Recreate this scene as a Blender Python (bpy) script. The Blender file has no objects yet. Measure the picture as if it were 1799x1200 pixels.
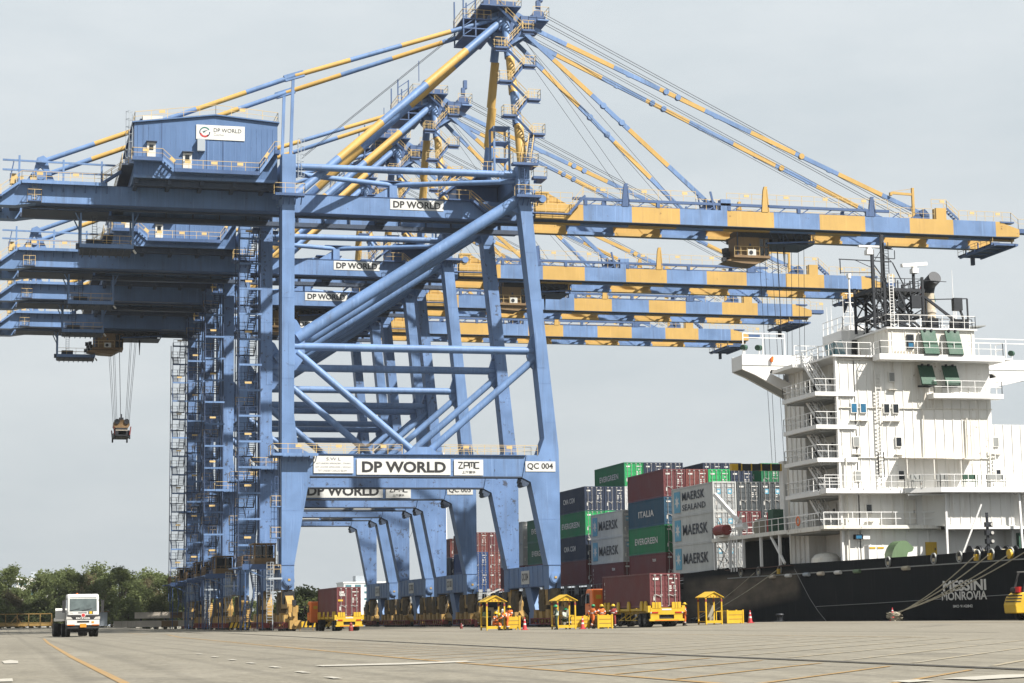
import bpy, math, random
from mathutils import Vector, Matrix
R = math.radians
scene = bpy.context.scene

# ------------------------------------------------------------------ camera
cam_data = bpy.data.cameras.new("camera")
cam = bpy.data.objects.new("camera", cam_data)
scene.collection.objects.link(cam)
scene.camera = cam
YAW, PITCH, ROLL = 0.25716, 0.14167, 0.01493
cam_data.sensor_width = 36.0
cam_data.lens = 36.0 * 3412.2 / 1799.0
cam_data.clip_start = 0.5
cam_data.clip_end = 20000.0
_f = Vector((math.sin(YAW) * math.cos(PITCH), math.cos(YAW) * math.cos(PITCH), math.sin(PITCH)))
_r = Vector((math.cos(YAW), -math.sin(YAW), 0.0))
_u = _r.cross(_f)
_r2 = _r * math.cos(ROLL) - _u * math.sin(ROLL)
_u2 = _r * math.sin(ROLL) + _u * math.cos(ROLL)
cam.matrix_world = Matrix(((_r2.x, _u2.x, -_f.x, -30.157), (_r2.y, _u2.y, -_f.y, -211.28), (_r2.z, _u2.z, -_f.z, 0.996), (0, 0, 0, 1)))

# ------------------------------------------------------------------ sun, sky, exposure
SUN = Vector((0.46, -0.50, 0.74)).normalized()
sun_data = bpy.data.lights.new("sun", 'SUN')
sun_data.energy = 5.0
sun_data.angle = R(0.8)
sun_data.color = (1.0, 0.955, 0.88)
sun = bpy.data.objects.new("sun", sun_data)
sun.rotation_euler = SUN.to_track_quat('Z', 'Y').to_euler()
sun.location = (0, -50, 150)
scene.collection.objects.link(sun)
world = bpy.data.worlds.new("World")
scene.world = world
world.use_nodes = True
wn, wl = world.node_tree.nodes, world.node_tree.links
wn.clear()
sky = wn.new('ShaderNodeTexSky')
sky.sky_type = 'NISHITA'
sky.sun_disc = False
sky.sun_elevation = math.asin(SUN.z)
sky.sun_rotation = math.atan2(SUN.x, SUN.y)
sky.air_density, sky.dust_density, sky.ozone_density = 1.0, 6.0, 1.0
bg1 = wn.new('ShaderNodeBackground'); bg1.inputs[1].default_value = 0.05
wl.new(sky.outputs[0], bg1.inputs[0])
tc = wn.new('ShaderNodeTexCoord')
mp = wn.new('ShaderNodeMapping'); mp.inputs['Scale'].default_value = (1.6, 1.6, 5.0)
wl.new(tc.outputs['Generated'], mp.inputs[0])
nz = wn.new('ShaderNodeTexNoise'); nz.inputs['Scale'].default_value = 2.2; nz.inputs['Detail'].default_value = 7; nz.inputs['Roughness'].default_value = 0.6
wl.new(mp.outputs[0], nz.inputs[0])
rp = wn.new('ShaderNodeValToRGB')
rp.color_ramp.elements[0].position = 0.40; rp.color_ramp.elements[0].color = (0.622, 0.68, 0.715, 1)
rp.color_ramp.elements[1].position = 0.66; rp.color_ramp.elements[1].color = (0.722, 0.766, 0.79, 1)
wl.new(nz.outputs[0], rp.inputs[0])
sep = wn.new('ShaderNodeSeparateXYZ'); wl.new(tc.outputs['Generated'], sep.inputs[0])
zr = wn.new('ShaderNodeMapRange'); zr.inputs['From Min'].default_value = 0.0; zr.inputs['From Max'].default_value = 0.36
zr.inputs['To Min'].default_value = 0.86; zr.inputs['To Max'].default_value = 1.04
wl.new(sep.outputs[2], zr.inputs[0])
vm = wn.new('ShaderNodeVectorMath'); vm.operation = 'SCALE'
wl.new(rp.outputs[0], vm.inputs[0]); wl.new(zr.outputs[0], vm.inputs['Scale'])
bg2 = wn.new('ShaderNodeBackground'); bg2.inputs[1].default_value = 0.49
wl.new(vm.outputs[0], bg2.inputs[0])
mxs = wn.new('ShaderNodeMixShader'); mxs.inputs[0].default_value = 0.9
wl.new(bg1.outputs[0], mxs.inputs[1]); wl.new(bg2.outputs[0], mxs.inputs[2])
wo = wn.new('ShaderNodeOutputWorld'); wl.new(mxs.outputs[0], wo.inputs[0])
scene.view_settings.view_transform = 'Standard'
scene.view_settings.look = 'None'
scene.view_settings.exposure = 1.2
scene.view_settings.gamma = 1.0
scene.render.engine = 'CYCLES'
scene.render.resolution_x, scene.render.resolution_y = 1024, 683

# ------------------------------------------------------------------ materials
MATS = {}
ALB = 0.61        # measured paint reflectances, common scale
def _new(name, rough, metal=0.0, spec=0.5):
    m = bpy.data.materials.new(name); m.use_nodes = True
    b = m.node_tree.nodes['Principled BSDF']
    b.inputs['Roughness'].default_value = rough
    b.inputs['Metallic'].default_value = metal
    b.inputs['Specular IOR Level'].default_value = spec
    MATS[name] = m
    return m, m.node_tree.nodes, m.node_tree.links, b
def _noise(n, l, vec, scale, detail=4.0, rough=0.55):
    t = n.new('ShaderNodeTexNoise')
    t.inputs['Scale'].default_value = scale; t.inputs['Detail'].default_value = detail; t.inputs['Roughness'].default_value = rough
    l.new(vec, t.inputs['Vector'])
    return t.outputs['Fac']
def _range(n, l, v, a, b, c, d):
    r = n.new('ShaderNodeMapRange'); r.clamp = True
    for k, x in zip(('From Min', 'From Max', 'To Min', 'To Max'), (a, b, c, d)): r.inputs[k].default_value = x
    l.new(v, r.inputs['Value']); return r.outputs[0]
def _mix(n, l, fac, a, b):
    x = n.new('ShaderNodeMix'); x.data_type = 'RGBA'
    if isinstance(fac, float): x.inputs[0].default_value = fac
    else: l.new(fac, x.inputs[0])
    for i, c in ((6, a), (7, b)):
        if isinstance(c, tuple): x.inputs[i].default_value = (*c, 1)
        else: l.new(c, x.inputs[i])
    return x.outputs[2]
def _scaled(n, l, vec, s):
    m = n.new('ShaderNodeMapping'); m.inputs['Scale'].default_value = s
    l.new(vec, m.inputs[0]); return m.outputs[0]
def paint(name, col, rough=0.55, var=0.18, streak=0.25, rust=0.0, dirt=(0.10, 0.085, 0.07), scale=1.0, ribs=None, streak_thr=0.52, rustcol=(0.16, 0.065, 0.025), spec=0.4):
    """weathered paint: patchy tone, vertical run-off streaks, optional rust specks and ribbed bump"""
    col = tuple(c * ALB for c in col); dirt = tuple(c * ALB for c in dirt); rustcol = tuple(c * ALB for c in rustcol)
    m, n, l, b = _new(name, rough, 0.0, spec)
    g = n.new('ShaderNodeNewGeometry').outputs['Position']
    big = _noise(n, l, g, 0.35 * scale, 5)
    fac = _range(n, l, big, 0.3, 0.7, -1.0, 1.0)
    lo = tuple(max(0, c * (1 - var)) for c in col); hi = tuple(min(1, c * (1 + var)) for c in col)
    c = _mix(n, l, _range(n, l, big, 0.3, 0.7, 0.0, 1.0), lo, hi)
    if streak:
        sv = _scaled(n, l, g, (2.6 * scale, 2.6 * scale, 0.16 * scale))
        s = _range(n, l, _noise(n, l, sv, 1.0, 5, 0.6), streak_thr, streak_thr + 0.25, 0.0, streak)
        c = _mix(n, l, s, c, dirt)
        sv2 = _scaled(n, l, g, (4.0 * scale, 4.0 * scale, 0.22 * scale))
        s2 = _range(n, l, _noise(n, l, sv2, 1.3, 3, 0.5), 0.58, 0.75, 0.0, streak * 0.7)
        c = _mix(n, l, s2, c, tuple(min(1, x * 1.5 + 0.05) for x in col))
    if rust:
        k = _range(n, l, _noise(n, l, g, 1.7 * scale, 8, 0.7), 0.66 - 0.12 * rust, 0.72 - 0.12 * rust, 0.0, 0.9)
        c = _mix(n, l, k, c, rustcol)
    l.new(c, b.inputs['Base Color'])
    rr = _range(n, l, big, 0.3, 0.7, rough - 0.08, min(1, rough + 0.12)); l.new(rr, b.inputs['Roughness'])
    if ribs:
        w = n.new('ShaderNodeTexWave'); w.wave_type = 'BANDS'; w.bands_direction = ribs[0]; w.wave_profile = 'TRI'
        w.inputs['Scale'].default_value = ribs[1]
        l.new(g, w.inputs['Vector'])
        bp = n.new('ShaderNodeBump'); bp.inputs['Strength'].default_value = ribs[2]; bp.inputs['Distance'].default_value = 0.08
        l.new(w.outputs['Fac'], bp.inputs['Height']); l.new(bp.outputs[0], b.inputs['Normal'])
    return m
def plain(name, col, rough=0.6, metal=0.0, var=0.12, spec=0.4, scale=1.0):
    col = tuple(c * ALB for c in col)
    m, n, l, b = _new(name, rough, metal, spec)
    g = n.new('ShaderNodeNewGeometry').outputs['Position']
    k = _range(n, l, _noise(n, l, g, 2.0 * scale, 4), 0.3, 0.7, 0.0, 1.0)
    l.new(_mix(n, l, k, tuple(c * (1 - var) for c in col), tuple(min(1, c * (1 + var)) for c in col)), b.inputs['Base Color'])
    return m
paint('crane_blue', (0.152, 0.268, 0.505), 0.5, 0.20, 0.55, 0.2, (0.10, 0.13, 0.19), 0.8, rustcol=(0.09, 0.10, 0.14))
paint('crane_blue_worn', (0.148, 0.262, 0.505), 0.52, 0.18, 0.5, 0.75, (0.09, 0.11, 0.16), 0.8, rustcol=(0.05, 0.06, 0.09))
paint('house_blue', (0.128, 0.235, 0.46), 0.55, 0.08, 0.2, 0.0, (0.09, 0.12, 0.19), 1.0, ribs=('X', 2.6, 0.6))
paint('stair_steel', (0.035, 0.07, 0.16), 0.6, 0.15, 0.2, 0.0, (0.04, 0.045, 0.06), 1.0)
paint('deep_blue', (0.062, 0.125, 0.28), 0.5, 0.12, 0.25, 0.0, (0.06, 0.07, 0.09), 1.0)
paint('crane_yellow', (0.62, 0.385, 0.10), 0.55, 0.10, 0.30, 0.06, (0.36, 0.22, 0.09), 0.8)
paint('rail_yellow', (0.74, 0.53, 0.23), 0.6, 0.1, 0.0, 0.0)
paint('bogie_yellow', (0.50, 0.31, 0.09), 0.6, 0.22, 0.5, 0.35, (0.09, 0.06, 0.035), 1.6)
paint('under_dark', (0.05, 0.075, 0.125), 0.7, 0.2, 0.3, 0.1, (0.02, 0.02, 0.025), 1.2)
paint('cab_brown', (0.24, 0.145, 0.06), 0.6, 0.15, 0.4, 0.2, (0.08, 0.05, 0.03), 1.5)
paint('netting', (0.125, 0.092, 0.05), 0.95, 0.5, 0.5, 0.5, (0.035, 0.026, 0.016), 3.0, rustcol=(0.2, 0.15, 0.09))
plain('machine_dark', (0.022, 0.026, 0.034), 0.6, 0.2)
plain('rope_steel', (0.035, 0.037, 0.04), 0.6, 0.3)
plain('sign_white', (0.80, 0.80, 0.77), 0.5, 0, 0.04)
plain('letter_black', (0.03, 0.03, 0.032), 0.5)
plain('letter_grey', (0.28, 0.28, 0.28), 0.6)
plain('logo_red', (0.55, 0.05, 0.05), 0.5)
plain('logo_navy', (0.03, 0.05, 0.12), 0.5)
plain('logo_green', (0.03, 0.2, 0.18), 0.5)
paint('door_white', (0.72, 0.71, 0.66), 0.5, 0.05, 0.15)
plain('glass_dark', (0.015, 0.02, 0.025), 0.08, 0, 0.2, 0.6)
plain('glass_cyan', (0.10, 0.24, 0.28), 0.1, 0, 0.2, 0.6)
plain('glass_blue', (0.03, 0.16, 0.30), 0.12, 0, 0.2, 0.6)
paint('guard_red', (0.26, 0.035, 0.03), 0.6, 0.2, 0.3, 0.1)
paint('galvanised', (0.42, 0.47, 0.52), 0.5, 0.1, 0.1)
paint('ship_white', (0.97, 0.955, 0.91), 0.5, 0.05, 0.5, 0.06, (0.48, 0.36, 0.22), 0.9, streak_thr=0.54, rustcol=(0.32, 0.17, 0.08))
paint('ship_white_clean', (0.98, 0.97, 0.95), 0.5, 0.03, 0.12, 0.0, (0.5, 0.42, 0.3), 0.9)
paint('ship_white_rusty', (0.90, 0.87, 0.79), 0.55, 0.06, 0.55, 0.42, (0.40, 0.26, 0.13), 1.2, rustcol=(0.22, 0.10, 0.045))
paint('ship_grey', (0.34, 0.35, 0.34), 0.6, 0.12, 0.3, 0.1)
paint('ship_green', (0.03, 0.10, 0.062), 0.65, 0.2, 0.35, 0.06, (0.10, 0.12, 0.10), 1.5)
paint('vent_green', (0.15, 0.24, 0.12), 0.5, 0.12, 0.3)
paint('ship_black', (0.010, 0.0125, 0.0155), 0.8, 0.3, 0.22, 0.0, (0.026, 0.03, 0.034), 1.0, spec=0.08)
paint('funnel_tan', (0.58, 0.50, 0.38), 0.6, 0.15, 0.5, 0.5, (0.25, 0.17, 0.10), 2.0)
paint('deck_red', (0.12, 0.05, 0.035), 0.7)
paint('safety_yellow', (0.74, 0.46, 0.02), 0.5, 0.1, 0.25, 0.04, (0.4, 0.24, 0.05), 3.0)
paint('bin_side', (0.30, 0.28, 0.22), 0.6, 0.2, 0.4)
plain('tyre', (0.016, 0.016, 0.017), 0.85)
plain('rim', (0.16, 0.15, 0.14), 0.5, 0.3)
paint('truck_orange', (0.95, 0.21, 0.025), 0.35, 0.06, 0.15)
paint('truck_white', (0.78, 0.77, 0.74), 0.35, 0.05, 0.15)
plain('chassis', (0.02, 0.02, 0.022), 0.7)
plain('screen_glass', (0.10, 0.125, 0.125), 0.08, 0, 0.3, 0.6)
plain('lamp_red', (0.5, 0.02, 0.015), 0.3)
plain('lamp_clear', (0.62, 0.60, 0.56), 0.2)
plain('cone_red', (0.62, 0.05, 0.06), 0.55)
plain('band_white', (0.80, 0.78, 0.74), 0.5)
plain('rope_pale', (0.50, 0.45, 0.34), 0.9, 0, 0.2)
paint('rusty_steel', (0.72, 0.64, 0.53), 0.75, 0.15, 0.45, 0.35, (0.25, 0.14, 0.07), 2.0)
plain('skin', (0.16, 0.085, 0.055), 0.6)
plain('hair', (0.012, 0.010, 0.009), 0.7)
plain('suit_orange', (0.72, 0.16, 0.025), 0.8)
plain('suit_maroon', (0.30, 0.035, 0.03), 0.8)
plain('suit_dark', (0.02, 0.045, 0.035), 0.8)
plain('vest_pale', (0.55, 0.60, 0.52), 0.8)
plain('band_silver', (0.66, 0.66, 0.62), 0.4)
plain('boot', (0.015, 0.014, 0.013), 0.6)
plain('helmet_yellow', (0.75, 0.48, 0.02), 0.35)
plain('helmet_green', (0.02, 0.30, 0.12), 0.35)
plain('helmet_white', (0.78, 0.78, 0.76), 0.35)
plain('plate_orange', (0.80, 0.30, 0.02), 0.5)
plain('bark', (0.06, 0.045, 0.03), 0.9)
CC = {'maroon': (0.118, 0.026, 0.029), 'red': (0.16, 0.042, 0.035), 'grey': (0.33, 0.345, 0.35), 'dgrey': (0.052, 0.062, 0.069), 'green': (0.006, 0.155, 0.058), 'lgreen': (0.015, 0.31, 0.09), 'navy': (0.010, 0.021, 0.05),
      'blue': (0.018, 0.055, 0.17), 'teal': (0.012, 0.06, 0.11), 'pale': (0.47, 0.48, 0.47), 'white': (0.62, 0.61, 0.55), 'dgreen': (0.03, 0.12, 0.075)}
for k, c in CC.items():
    c = tuple(min(.7, x * 1.35) for x in c)
    paint('box_' + k, c, 0.55, 0.14, 0.35, 0.12, tuple(x * 0.45 + 0.02 for x in c), 1.4)
paint('star_blue', (0.13, 0.42, 0.60), 0.5, 0.1, 0.2)
plain('bar_steel', (0.50, 0.48, 0.46), 0.5, 0.2)
def leaf_mat(name, a, b_):
    m, n, l, b = _new(name, 0.75, 0, 0.2)
    g = n.new('ShaderNodeNewGeometry').outputs['Position']
    k = _range(n, l, _noise(n, l, g, 0.55, 4, 0.6), 0.35, 0.68, 0.0, 1.0)
    k2 = _range(n, l, _noise(n, l, g, 4.0, 2), 0.3, 0.7, 0.0, 0.5)
    c = _mix(n, l, k, a, b_); c = _mix(n, l, k2, c, tuple(x * 0.6 for x in a))
    l.new(c, b.inputs['Base Color'])
    t = n.new('ShaderNodeBsdfTranslucent'); t.inputs[0].default_value = (*[x * 1.1 for x in b_], 1)
    mx = n.new('ShaderNodeMixShader'); mx.inputs[0].default_value = 0.4
    l.new(b.outputs[0], mx.inputs[1]); l.new(t.outputs[0], mx.inputs[2])
    l.new(mx.outputs[0], n['Material Output'].inputs[0])
leaf_mat('leaf', (0.072, 0.095, 0.035), (0.155, 0.18, 0.07))
leaf_mat('leaf_dry', (0.08, 0.07, 0.04), (0.16, 0.14, 0.075))

# ------------------------------------------------------------------ mesh builder
def V(*a): return Vector(a)
_TXT = {}
def text_mesh(s, bold, spacing):
    k = (s, bold, spacing)
    if k in _TXT: return _TXT[k]
    cu = bpy.data.curves.new('lettering', 'FONT'); cu.body = s; cu.size = 1.0; cu.offset = bold
    cu.resolution_u = 3; cu.space_character = spacing
    o = bpy.data.objects.new('lettering', cu); scene.collection.objects.link(o)
    bpy.context.view_layer.update()
    dg = bpy.context.evaluated_depsgraph_get()
    me = bpy.data.meshes.new_from_object(o.evaluated_get(dg))
    vs = [v.co.copy() for v in me.vertices]; fs = [tuple(p.vertices) for p in me.polygons]
    bpy.data.objects.remove(o); bpy.data.curves.remove(cu); bpy.data.meshes.remove(me)
    _TXT[k] = (vs, fs); return _TXT[k]

class MB:
    def __init__(s): s.v = []; s.f = []; s.m = []; s.names = []
    def mi(s, name):
        if name not in s.names: s.names.append(name)
        return s.names.index(name)
    def add(s, vs, fs, mat):
        o = len(s.v); i = s.mi(mat)
        s.v += [tuple(p) for p in vs]
        for f in fs: s.f.append(tuple(o + k for k in f)); s.m.append(i)
    def box(s, x0, x1, y0, y1, z0, z1, mat):
        s.add([(x0,y0,z0),(x1,y0,z0),(x1,y1,z0),(x0,y1,z0),(x0,y0,z1),(x1,y0,z1),(x1,y1,z1),(x0,y1,z1)],
              [(3,2,1,0),(4,5,6,7),(0,1,5,4),(1,2,6,5),(2,3,7,6),(3,0,4,7)], mat)
    def beam(s, p, q, w, h, mat, up=(0, 0, 1)):
        p, q = Vector(p), Vector(q); d = (q - p)
        if d.length < 1e-6: return
        d.normalize(); u = Vector(up)
        if abs(d.dot(u)) > 0.98: u = Vector((0, 1, 0)) if abs(d.y) < 0.9 else Vector((1, 0, 0))
        a = d.cross(u).normalized(); b = a.cross(d).normalized()
        a *= w / 2; b *= h / 2
        vs = [p-a-b, p+a-b, p+a+b, p-a+b, q-a-b, q+a-b, q+a+b, q-a+b]
        s.add(vs, [(0,1,2,3),(7,6,5,4),(4,5,1,0),(5,6,2,1),(6,7,3,2),(7,4,0,3)], mat)
    def tube(s, p, q, r, mat, n=10, r2=None):
        p, q = Vector(p), Vector(q); d = (q - p).normalized(); r2 = r if r2 is None else r2
        u = Vector((0, 0, 1)) if abs(d.z) < 0.95 else Vector((1, 0, 0))
        a = d.cross(u).normalized(); b = a.cross(d).normalized()
        vs = []
        for c, rr in ((p, r), (q, r2)):
            for k in range(n):
                t = 2 * math.pi * k / n
                vs.append(c + (a * math.cos(t) + b * math.sin(t)) * rr)
        fs = [(k, (k + 1) % n, n + (k + 1) % n, n + k) for k in range(n)]
        fs += [tuple(range(n - 1, -1, -1)), tuple(range(n, 2 * n))]
        s.add(vs, [tuple(reversed(f)) for f in fs], mat)
    def path(s, pts, r, mat, n=5):
        for a, b in zip(pts[:-1], pts[1:]): s.tube(a, b, r, mat, n)
    def prism(s, poly, axis, a, b, mat):
        """extrude a polygon: axis 'y' -> poly is (x,z); 'x' -> (y,z); 'z' -> (x,y)"""
        def P(u, v, w): return {'y': (u, w, v), 'x': (w, u, v), 'z': (u, v, w)}[axis]
        n = len(poly)
        ar = sum(poly[i][0] * poly[(i + 1) % n][1] - poly[(i + 1) % n][0] * poly[i][1] for i in range(n))
        if ar < 0: poly = poly[::-1]
        vs = [P(u, v, a) for u, v in poly] + [P(u, v, b) for u, v in poly]
        fs = [tuple(range(n)), tuple(range(2 * n - 1, n - 1, -1))] + [(k + n, (k + 1) % n + n, (k + 1) % n, k) for k in range(n)]
        if axis != 'y': fs = [tuple(reversed(f)) for f in fs]
        s.add(vs, fs, mat)
    def lathe(s, prof, c, mat, n=12, axis='z'):
        vs = []; c = Vector(c)
        for r, h in prof:
            for k in range(n):
                t = 2 * math.pi * k / n; x, y = r * math.cos(t), r * math.sin(t)
                vs.append(c + (Vector((x, y, h)) if axis == 'z' else Vector((x, h, y)) if axis == 'y' else Vector((h, x, y))))
        fs = []
        for i in range(len(prof) - 1):
            for k in range(n): fs.append((i*n+k, i*n+(k+1)%n, (i+1)*n+(k+1)%n, (i+1)*n+k))
        s.add(vs, fs, mat)
    def rail(s, pts, mat='rail_yellow', h=1.1, step=1.6, r=0.024, mid=True, plates=None):
        """handrail with posts along a polyline at floor level"""
        pts = [Vector(p) for p in pts]
        for a, b in zip(pts[:-1], pts[1:]):
            L = (b - a).length
            if L < 0.05: continue
            n = max(1, round(L / step)); up = Vector((0, 0, h))
            for k in range(n + 1):
                c = a.lerp(b, k / n); s.beam(c, c + up, r * 1.9, r * 1.9, mat)
            s.beam(a + up, b + up, r * 2, r * 2, mat)
            if mid: s.beam(a + up * 0.52, b + up * 0.52, r * 1.6, r * 1.6, mat)
            if plates:
                k = plates * 0.5
                while k < L:
                    c = a.lerp(b, k / L); d = (b - a).normalized()
                    s.beam(c + up * 0.78 - d * 0.33, c + up * 0.78 + d * 0.33, 0.05, 0.32, mat)
                    k += plates
    def stairs(s, a, b, w, mat, rmat='rail_yellow', side=None, rails=True, step=0.24):
        """flight from a to b (floor points), width w across"""
        a, b = Vector(a), Vector(b); d = b - a
        hz = Vector((d.x, d.y, 0)).normalized(); c = Vector((-hz.y, hz.x, 0)) * w / 2
        for k in (-1, 1):
            s.beam(a + c * k, b + c * k, 0.06, 0.26, mat)
            if rails: s.rail([a + c * k, b + c * k], rmat, 1.0, 1.3)
        n = max(2, int(abs(d.z) / step))
        for k in range(1, n):
            p = a.lerp(b, k / n)
            s.beam(p - c, p + c, 0.2, 0.05, mat)
    def ladder(s, a, b, mat, w=0.5, out=(0, -1, 0), cage=True, r=0.025, step=0.3):
        a, b = Vector(a), Vector(b); o = Vector(out).normalized(); d = (b - a).normalized(); c = d.cross(o).normalized() * w / 2
        for k in (-1, 1): s.beam(a + c * k, b + c * k, r * 2, r * 2, mat)
        L = (b - a).length; n = int(L / step)
        for k in range(1, n): p = a.lerp(b, k / n); s.beam(p - c, p + c, r * 1.6, r * 1.6, mat)
        if cage:
            m = max(2, int(L / 0.9)); ring = [c * 1.1, c * 1.2 + o * 0.35, o * 0.7, -c * 1.2 + o * 0.35, -c * 1.1]
            z0 = 2.0 if L > 6 else 0.3
            for k in range(m + 1):
                p = a.lerp(b, (z0 + (L - z0) * k / m) / L)
                for i in range(4): s.beam(p + ring[i], p + ring[i + 1], 0.05, 0.04, mat)
            for q in ring[1:4]: s.beam(a + d * z0 + q, b + q, 0.045, 0.03, mat)
    def text(s, st, o, right, up, w, h, mat, bold=0.0, spacing=1.0):
        """lettering fitted into a w x h box whose lower left corner is o"""
        vs, fs = text_mesh(st, bold, spacing)
        x0 = min(v.x for v in vs); x1 = max(v.x for v in vs); y0 = min(v.y for v in vs); y1 = max(v.y for v in vs)
        o, right, up = Vector(o), Vector(right), Vector(up)
        if w is None: w = (x1 - x0) / (y1 - y0) * h
        s.add([o + right * ((v.x - x0) / (x1 - x0) * w) + up * ((v.y - y0) / (y1 - y0) * h) for v in vs], fs, mat)
    def build(s, name, parent=None, smooth=False):
        me = bpy.data.meshes.new(name); me.from_pydata(s.v, [], s.f)
        for n in s.names: me.materials.append(MATS[n])
        me.polygons.foreach_set('material_index', s.m)
        if smooth: 
            me.polygons.foreach_set('use_smooth', [True] * len(me.polygons))
        me.update()
        o = bpy.data.objects.new(name, me); scene.collection.objects.link(o)
        if parent: o.parent = parent
        return o
def smooth_by_angle(o, deg=40):
    me = o.data; me.polygons.foreach_set('use_smooth', [True] * len(me.polygons))
    try: me.set_sharp_from_angle(angle=R(deg))
    except Exception: pass
    return o
def tag(o, label, cat, group=None):
    o['label'] = label; o['category'] = cat
    if group: o['group'] = group
    return o
def thing(name, label, cat, loc=(0, 0, 0), rz=0.0, group=None):
    o = bpy.data.objects.new(name, None); scene.collection.objects.link(o)
    o.location = loc; o.rotation_euler = (0, 0, rz); o.empty_display_size = 0.5
    return tag(o, label, cat, group)
def struct(o, kind='structure'):
    o['kind'] = kind; return o
_KIDS = {}
def dup(o, parent=None, depth=0):
    c = o.copy(); scene.collection.objects.link(c)
    if parent: c.parent = parent
    for ch in list(o.children): dup(ch, c, depth + 1)
    return c
def sst(a, b, t):
    t = min(1, max(0, (t - a) / (b - a))); return t * t * (3 - 2 * t)
def gz(x, y):
    """gentle fall of the yard"""
    return 0.15 * sst(-15, -60, y) + 0.25 * sst(16, 28, x) * sst(-25, -60, y) + 0.6 * sst(30, 90, y) * sst(-4, -14, x)
# ------------------------------------------------------------------ ship-to-shore cranes
B, YL, RY, DK, UD = 'crane_blue', 'crane_yellow', 'rail_yellow', 'deep_blue', 'under_dark'
GY = ((6.75, 8.35), (14.25, 15.85))          # the two box girders
GZ0, GZ1 = 47.62, 49.75
def sign(mb, x0, x1, z0, z1, y, lines, back='sign_white'):
    """flat board facing -y with lettering lines: (text, x fraction, z fraction, w, h, mat, bold)"""
    mb.box(x0, x1, y - 0.05, y, z0, z1, back)
    for t, fx, fz, fw, fh, mat, bold in lines:
        mb.text(t, (x0 + (x1 - x0) * fx, y - 0.07, z0 + (z1 - z0) * fz), (1, 0, 0), (0, 0, 1), (x1 - x0) * fw, (z1 - z0) * fh, mat, bold)
def striped(mb, p, q, cuts, cols, fn):
    p, q = Vector(p), Vector(q); cuts = [0] + list(cuts) + [1]
    for i in range(len(cuts) - 1): fn(p.lerp(q, cuts[i]), p.lerp(q, cuts[i + 1]), cols[i % len(cols)])
def crane_leg_land(root, y):
    m = MB(); B = 'crane_blue' if y < 5 else 'crane_blue_worn'
    m.prism([(-.8,7.1),(.59,7.1),(2.3,16.8),(2.3,19.22),(1.0,20.0),(.55,23.5),(.6,47.9),(.72,48.2),(.72,52.8),(-.8,52.8)], 'y', y, y + 2.1, B)
    m.box(-.8, .59, y + .01, y + 2.09, 4.45, 7.08, B)
    m.box(-.84, .62, y - .03, y + 2.13, 7.06, 7.13, DK)
    m.prism([(.5,34.4),(.95,34.1),(1.83,32.6),(1.83,29.9),(.9,28.6),(.5,28.4)], 'y', y + .75, y + 1.35, B)
    m.prism([(-.1,33.8),(.62,33.8),(.62,29.0),(-.1,29.0)], 'y', y - .02, y + .3, B)
    m.tube((0, y - .22, 5.38), (0, y + .05, 5.38), .6, B, 20); m.tube((0, y - .28, 5.38), (0, y - .2, 5.38), .47, B, 20)
    m.box(-.13, .13, y - .34, y - .27, 5.4, 5.62, YL)
    for z in (13, 22.5, 27.5, 36.5, 42): m.box(-.8, (.55 if z > 20 else 1.3), y - .012, y, z, z + .05, 'crane_blue_worn')
    m.box(-.86, -.8, y + .25, y + .45, 7.2, 47, DK); m.box(-.9, -.8, y + 1.5, y + 1.9, 7.2, 47, DK)
    return m.build('leg', root)
def crane_leg_water(root, y):
    m = MB(); B = 'crane_blue' if y < 5 else 'crane_blue_worn'
    m.prism([(29.2,6.9),(30.68,6.9),(30.72,16.1),(30.68,19.9),(29.33,33.55),(27.95,48.2),(27.8,49.0),(27.8,52.8),(26.43,52.8),(26.4,48.6),(26.68,47.2),(28.06,33.0),(28.3,29.4),(29.03,21.2),(28.3,19.25),(26.9,19.22),(26.4,16.68),(27.35,16.2)], 'y', y, y + 2.1, B)
    m.box(29.3, 30.66, y + .01, y + 2.09, 4.2, 6.88, B)
    m.box(29.25, 30.72, y - .03, y + 2.13, 6.85, 6.92, DK)
    for z, x0, x1 in ((12, 28.3, 30.7), (23, 28.8, 30.3), (27.4, 28.5, 29.9), (37, 27.7, 29.0), (42.5, 27.2, 28.4)): m.box(x0, x1, y - .012, y, z, z + .05, 'crane_blue_worn')
    m.prism([(26.35,16.7),(27.3,16.2),(26.95,15.75),(26.2,16.2)], 'y', y + .1, y + 2.0, UD)
    m.tube((26.6, y - .05, 15.95), (26.6, y + 2.15, 15.95), .3, UD, 10)
    m.prism([(28.3,33.6),(28.2,29.1),(27.75,29.5),(27.4,30.6),(27.5,31.6),(28.05,33.4)], 'y', y + .75, y + 1.35, B)
    m.prism([(28.15,33.3),(29.1,33.3),(29.35,29.2),(28.38,29.2)], 'y', y - .02, y + .3, B)
    m.prism([(26.5,48.6),(26.8,47.1),(25.6,47.6),(25.9,48.9)], 'y', y + .7, y + 1.4, B)
    m.tube((30.0, y - .22, 5.38), (30.0, y + .05, 5.38), .6, B, 20); m.tube((30.0, y - .28, 5.38), (30.0, y - .2, 5.38), .47, B, 20)
    m.box(29.87, 30.13, y - .34, y - .27, 5.4, 5.62, YL)
    return m.build('leg', root)
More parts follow.
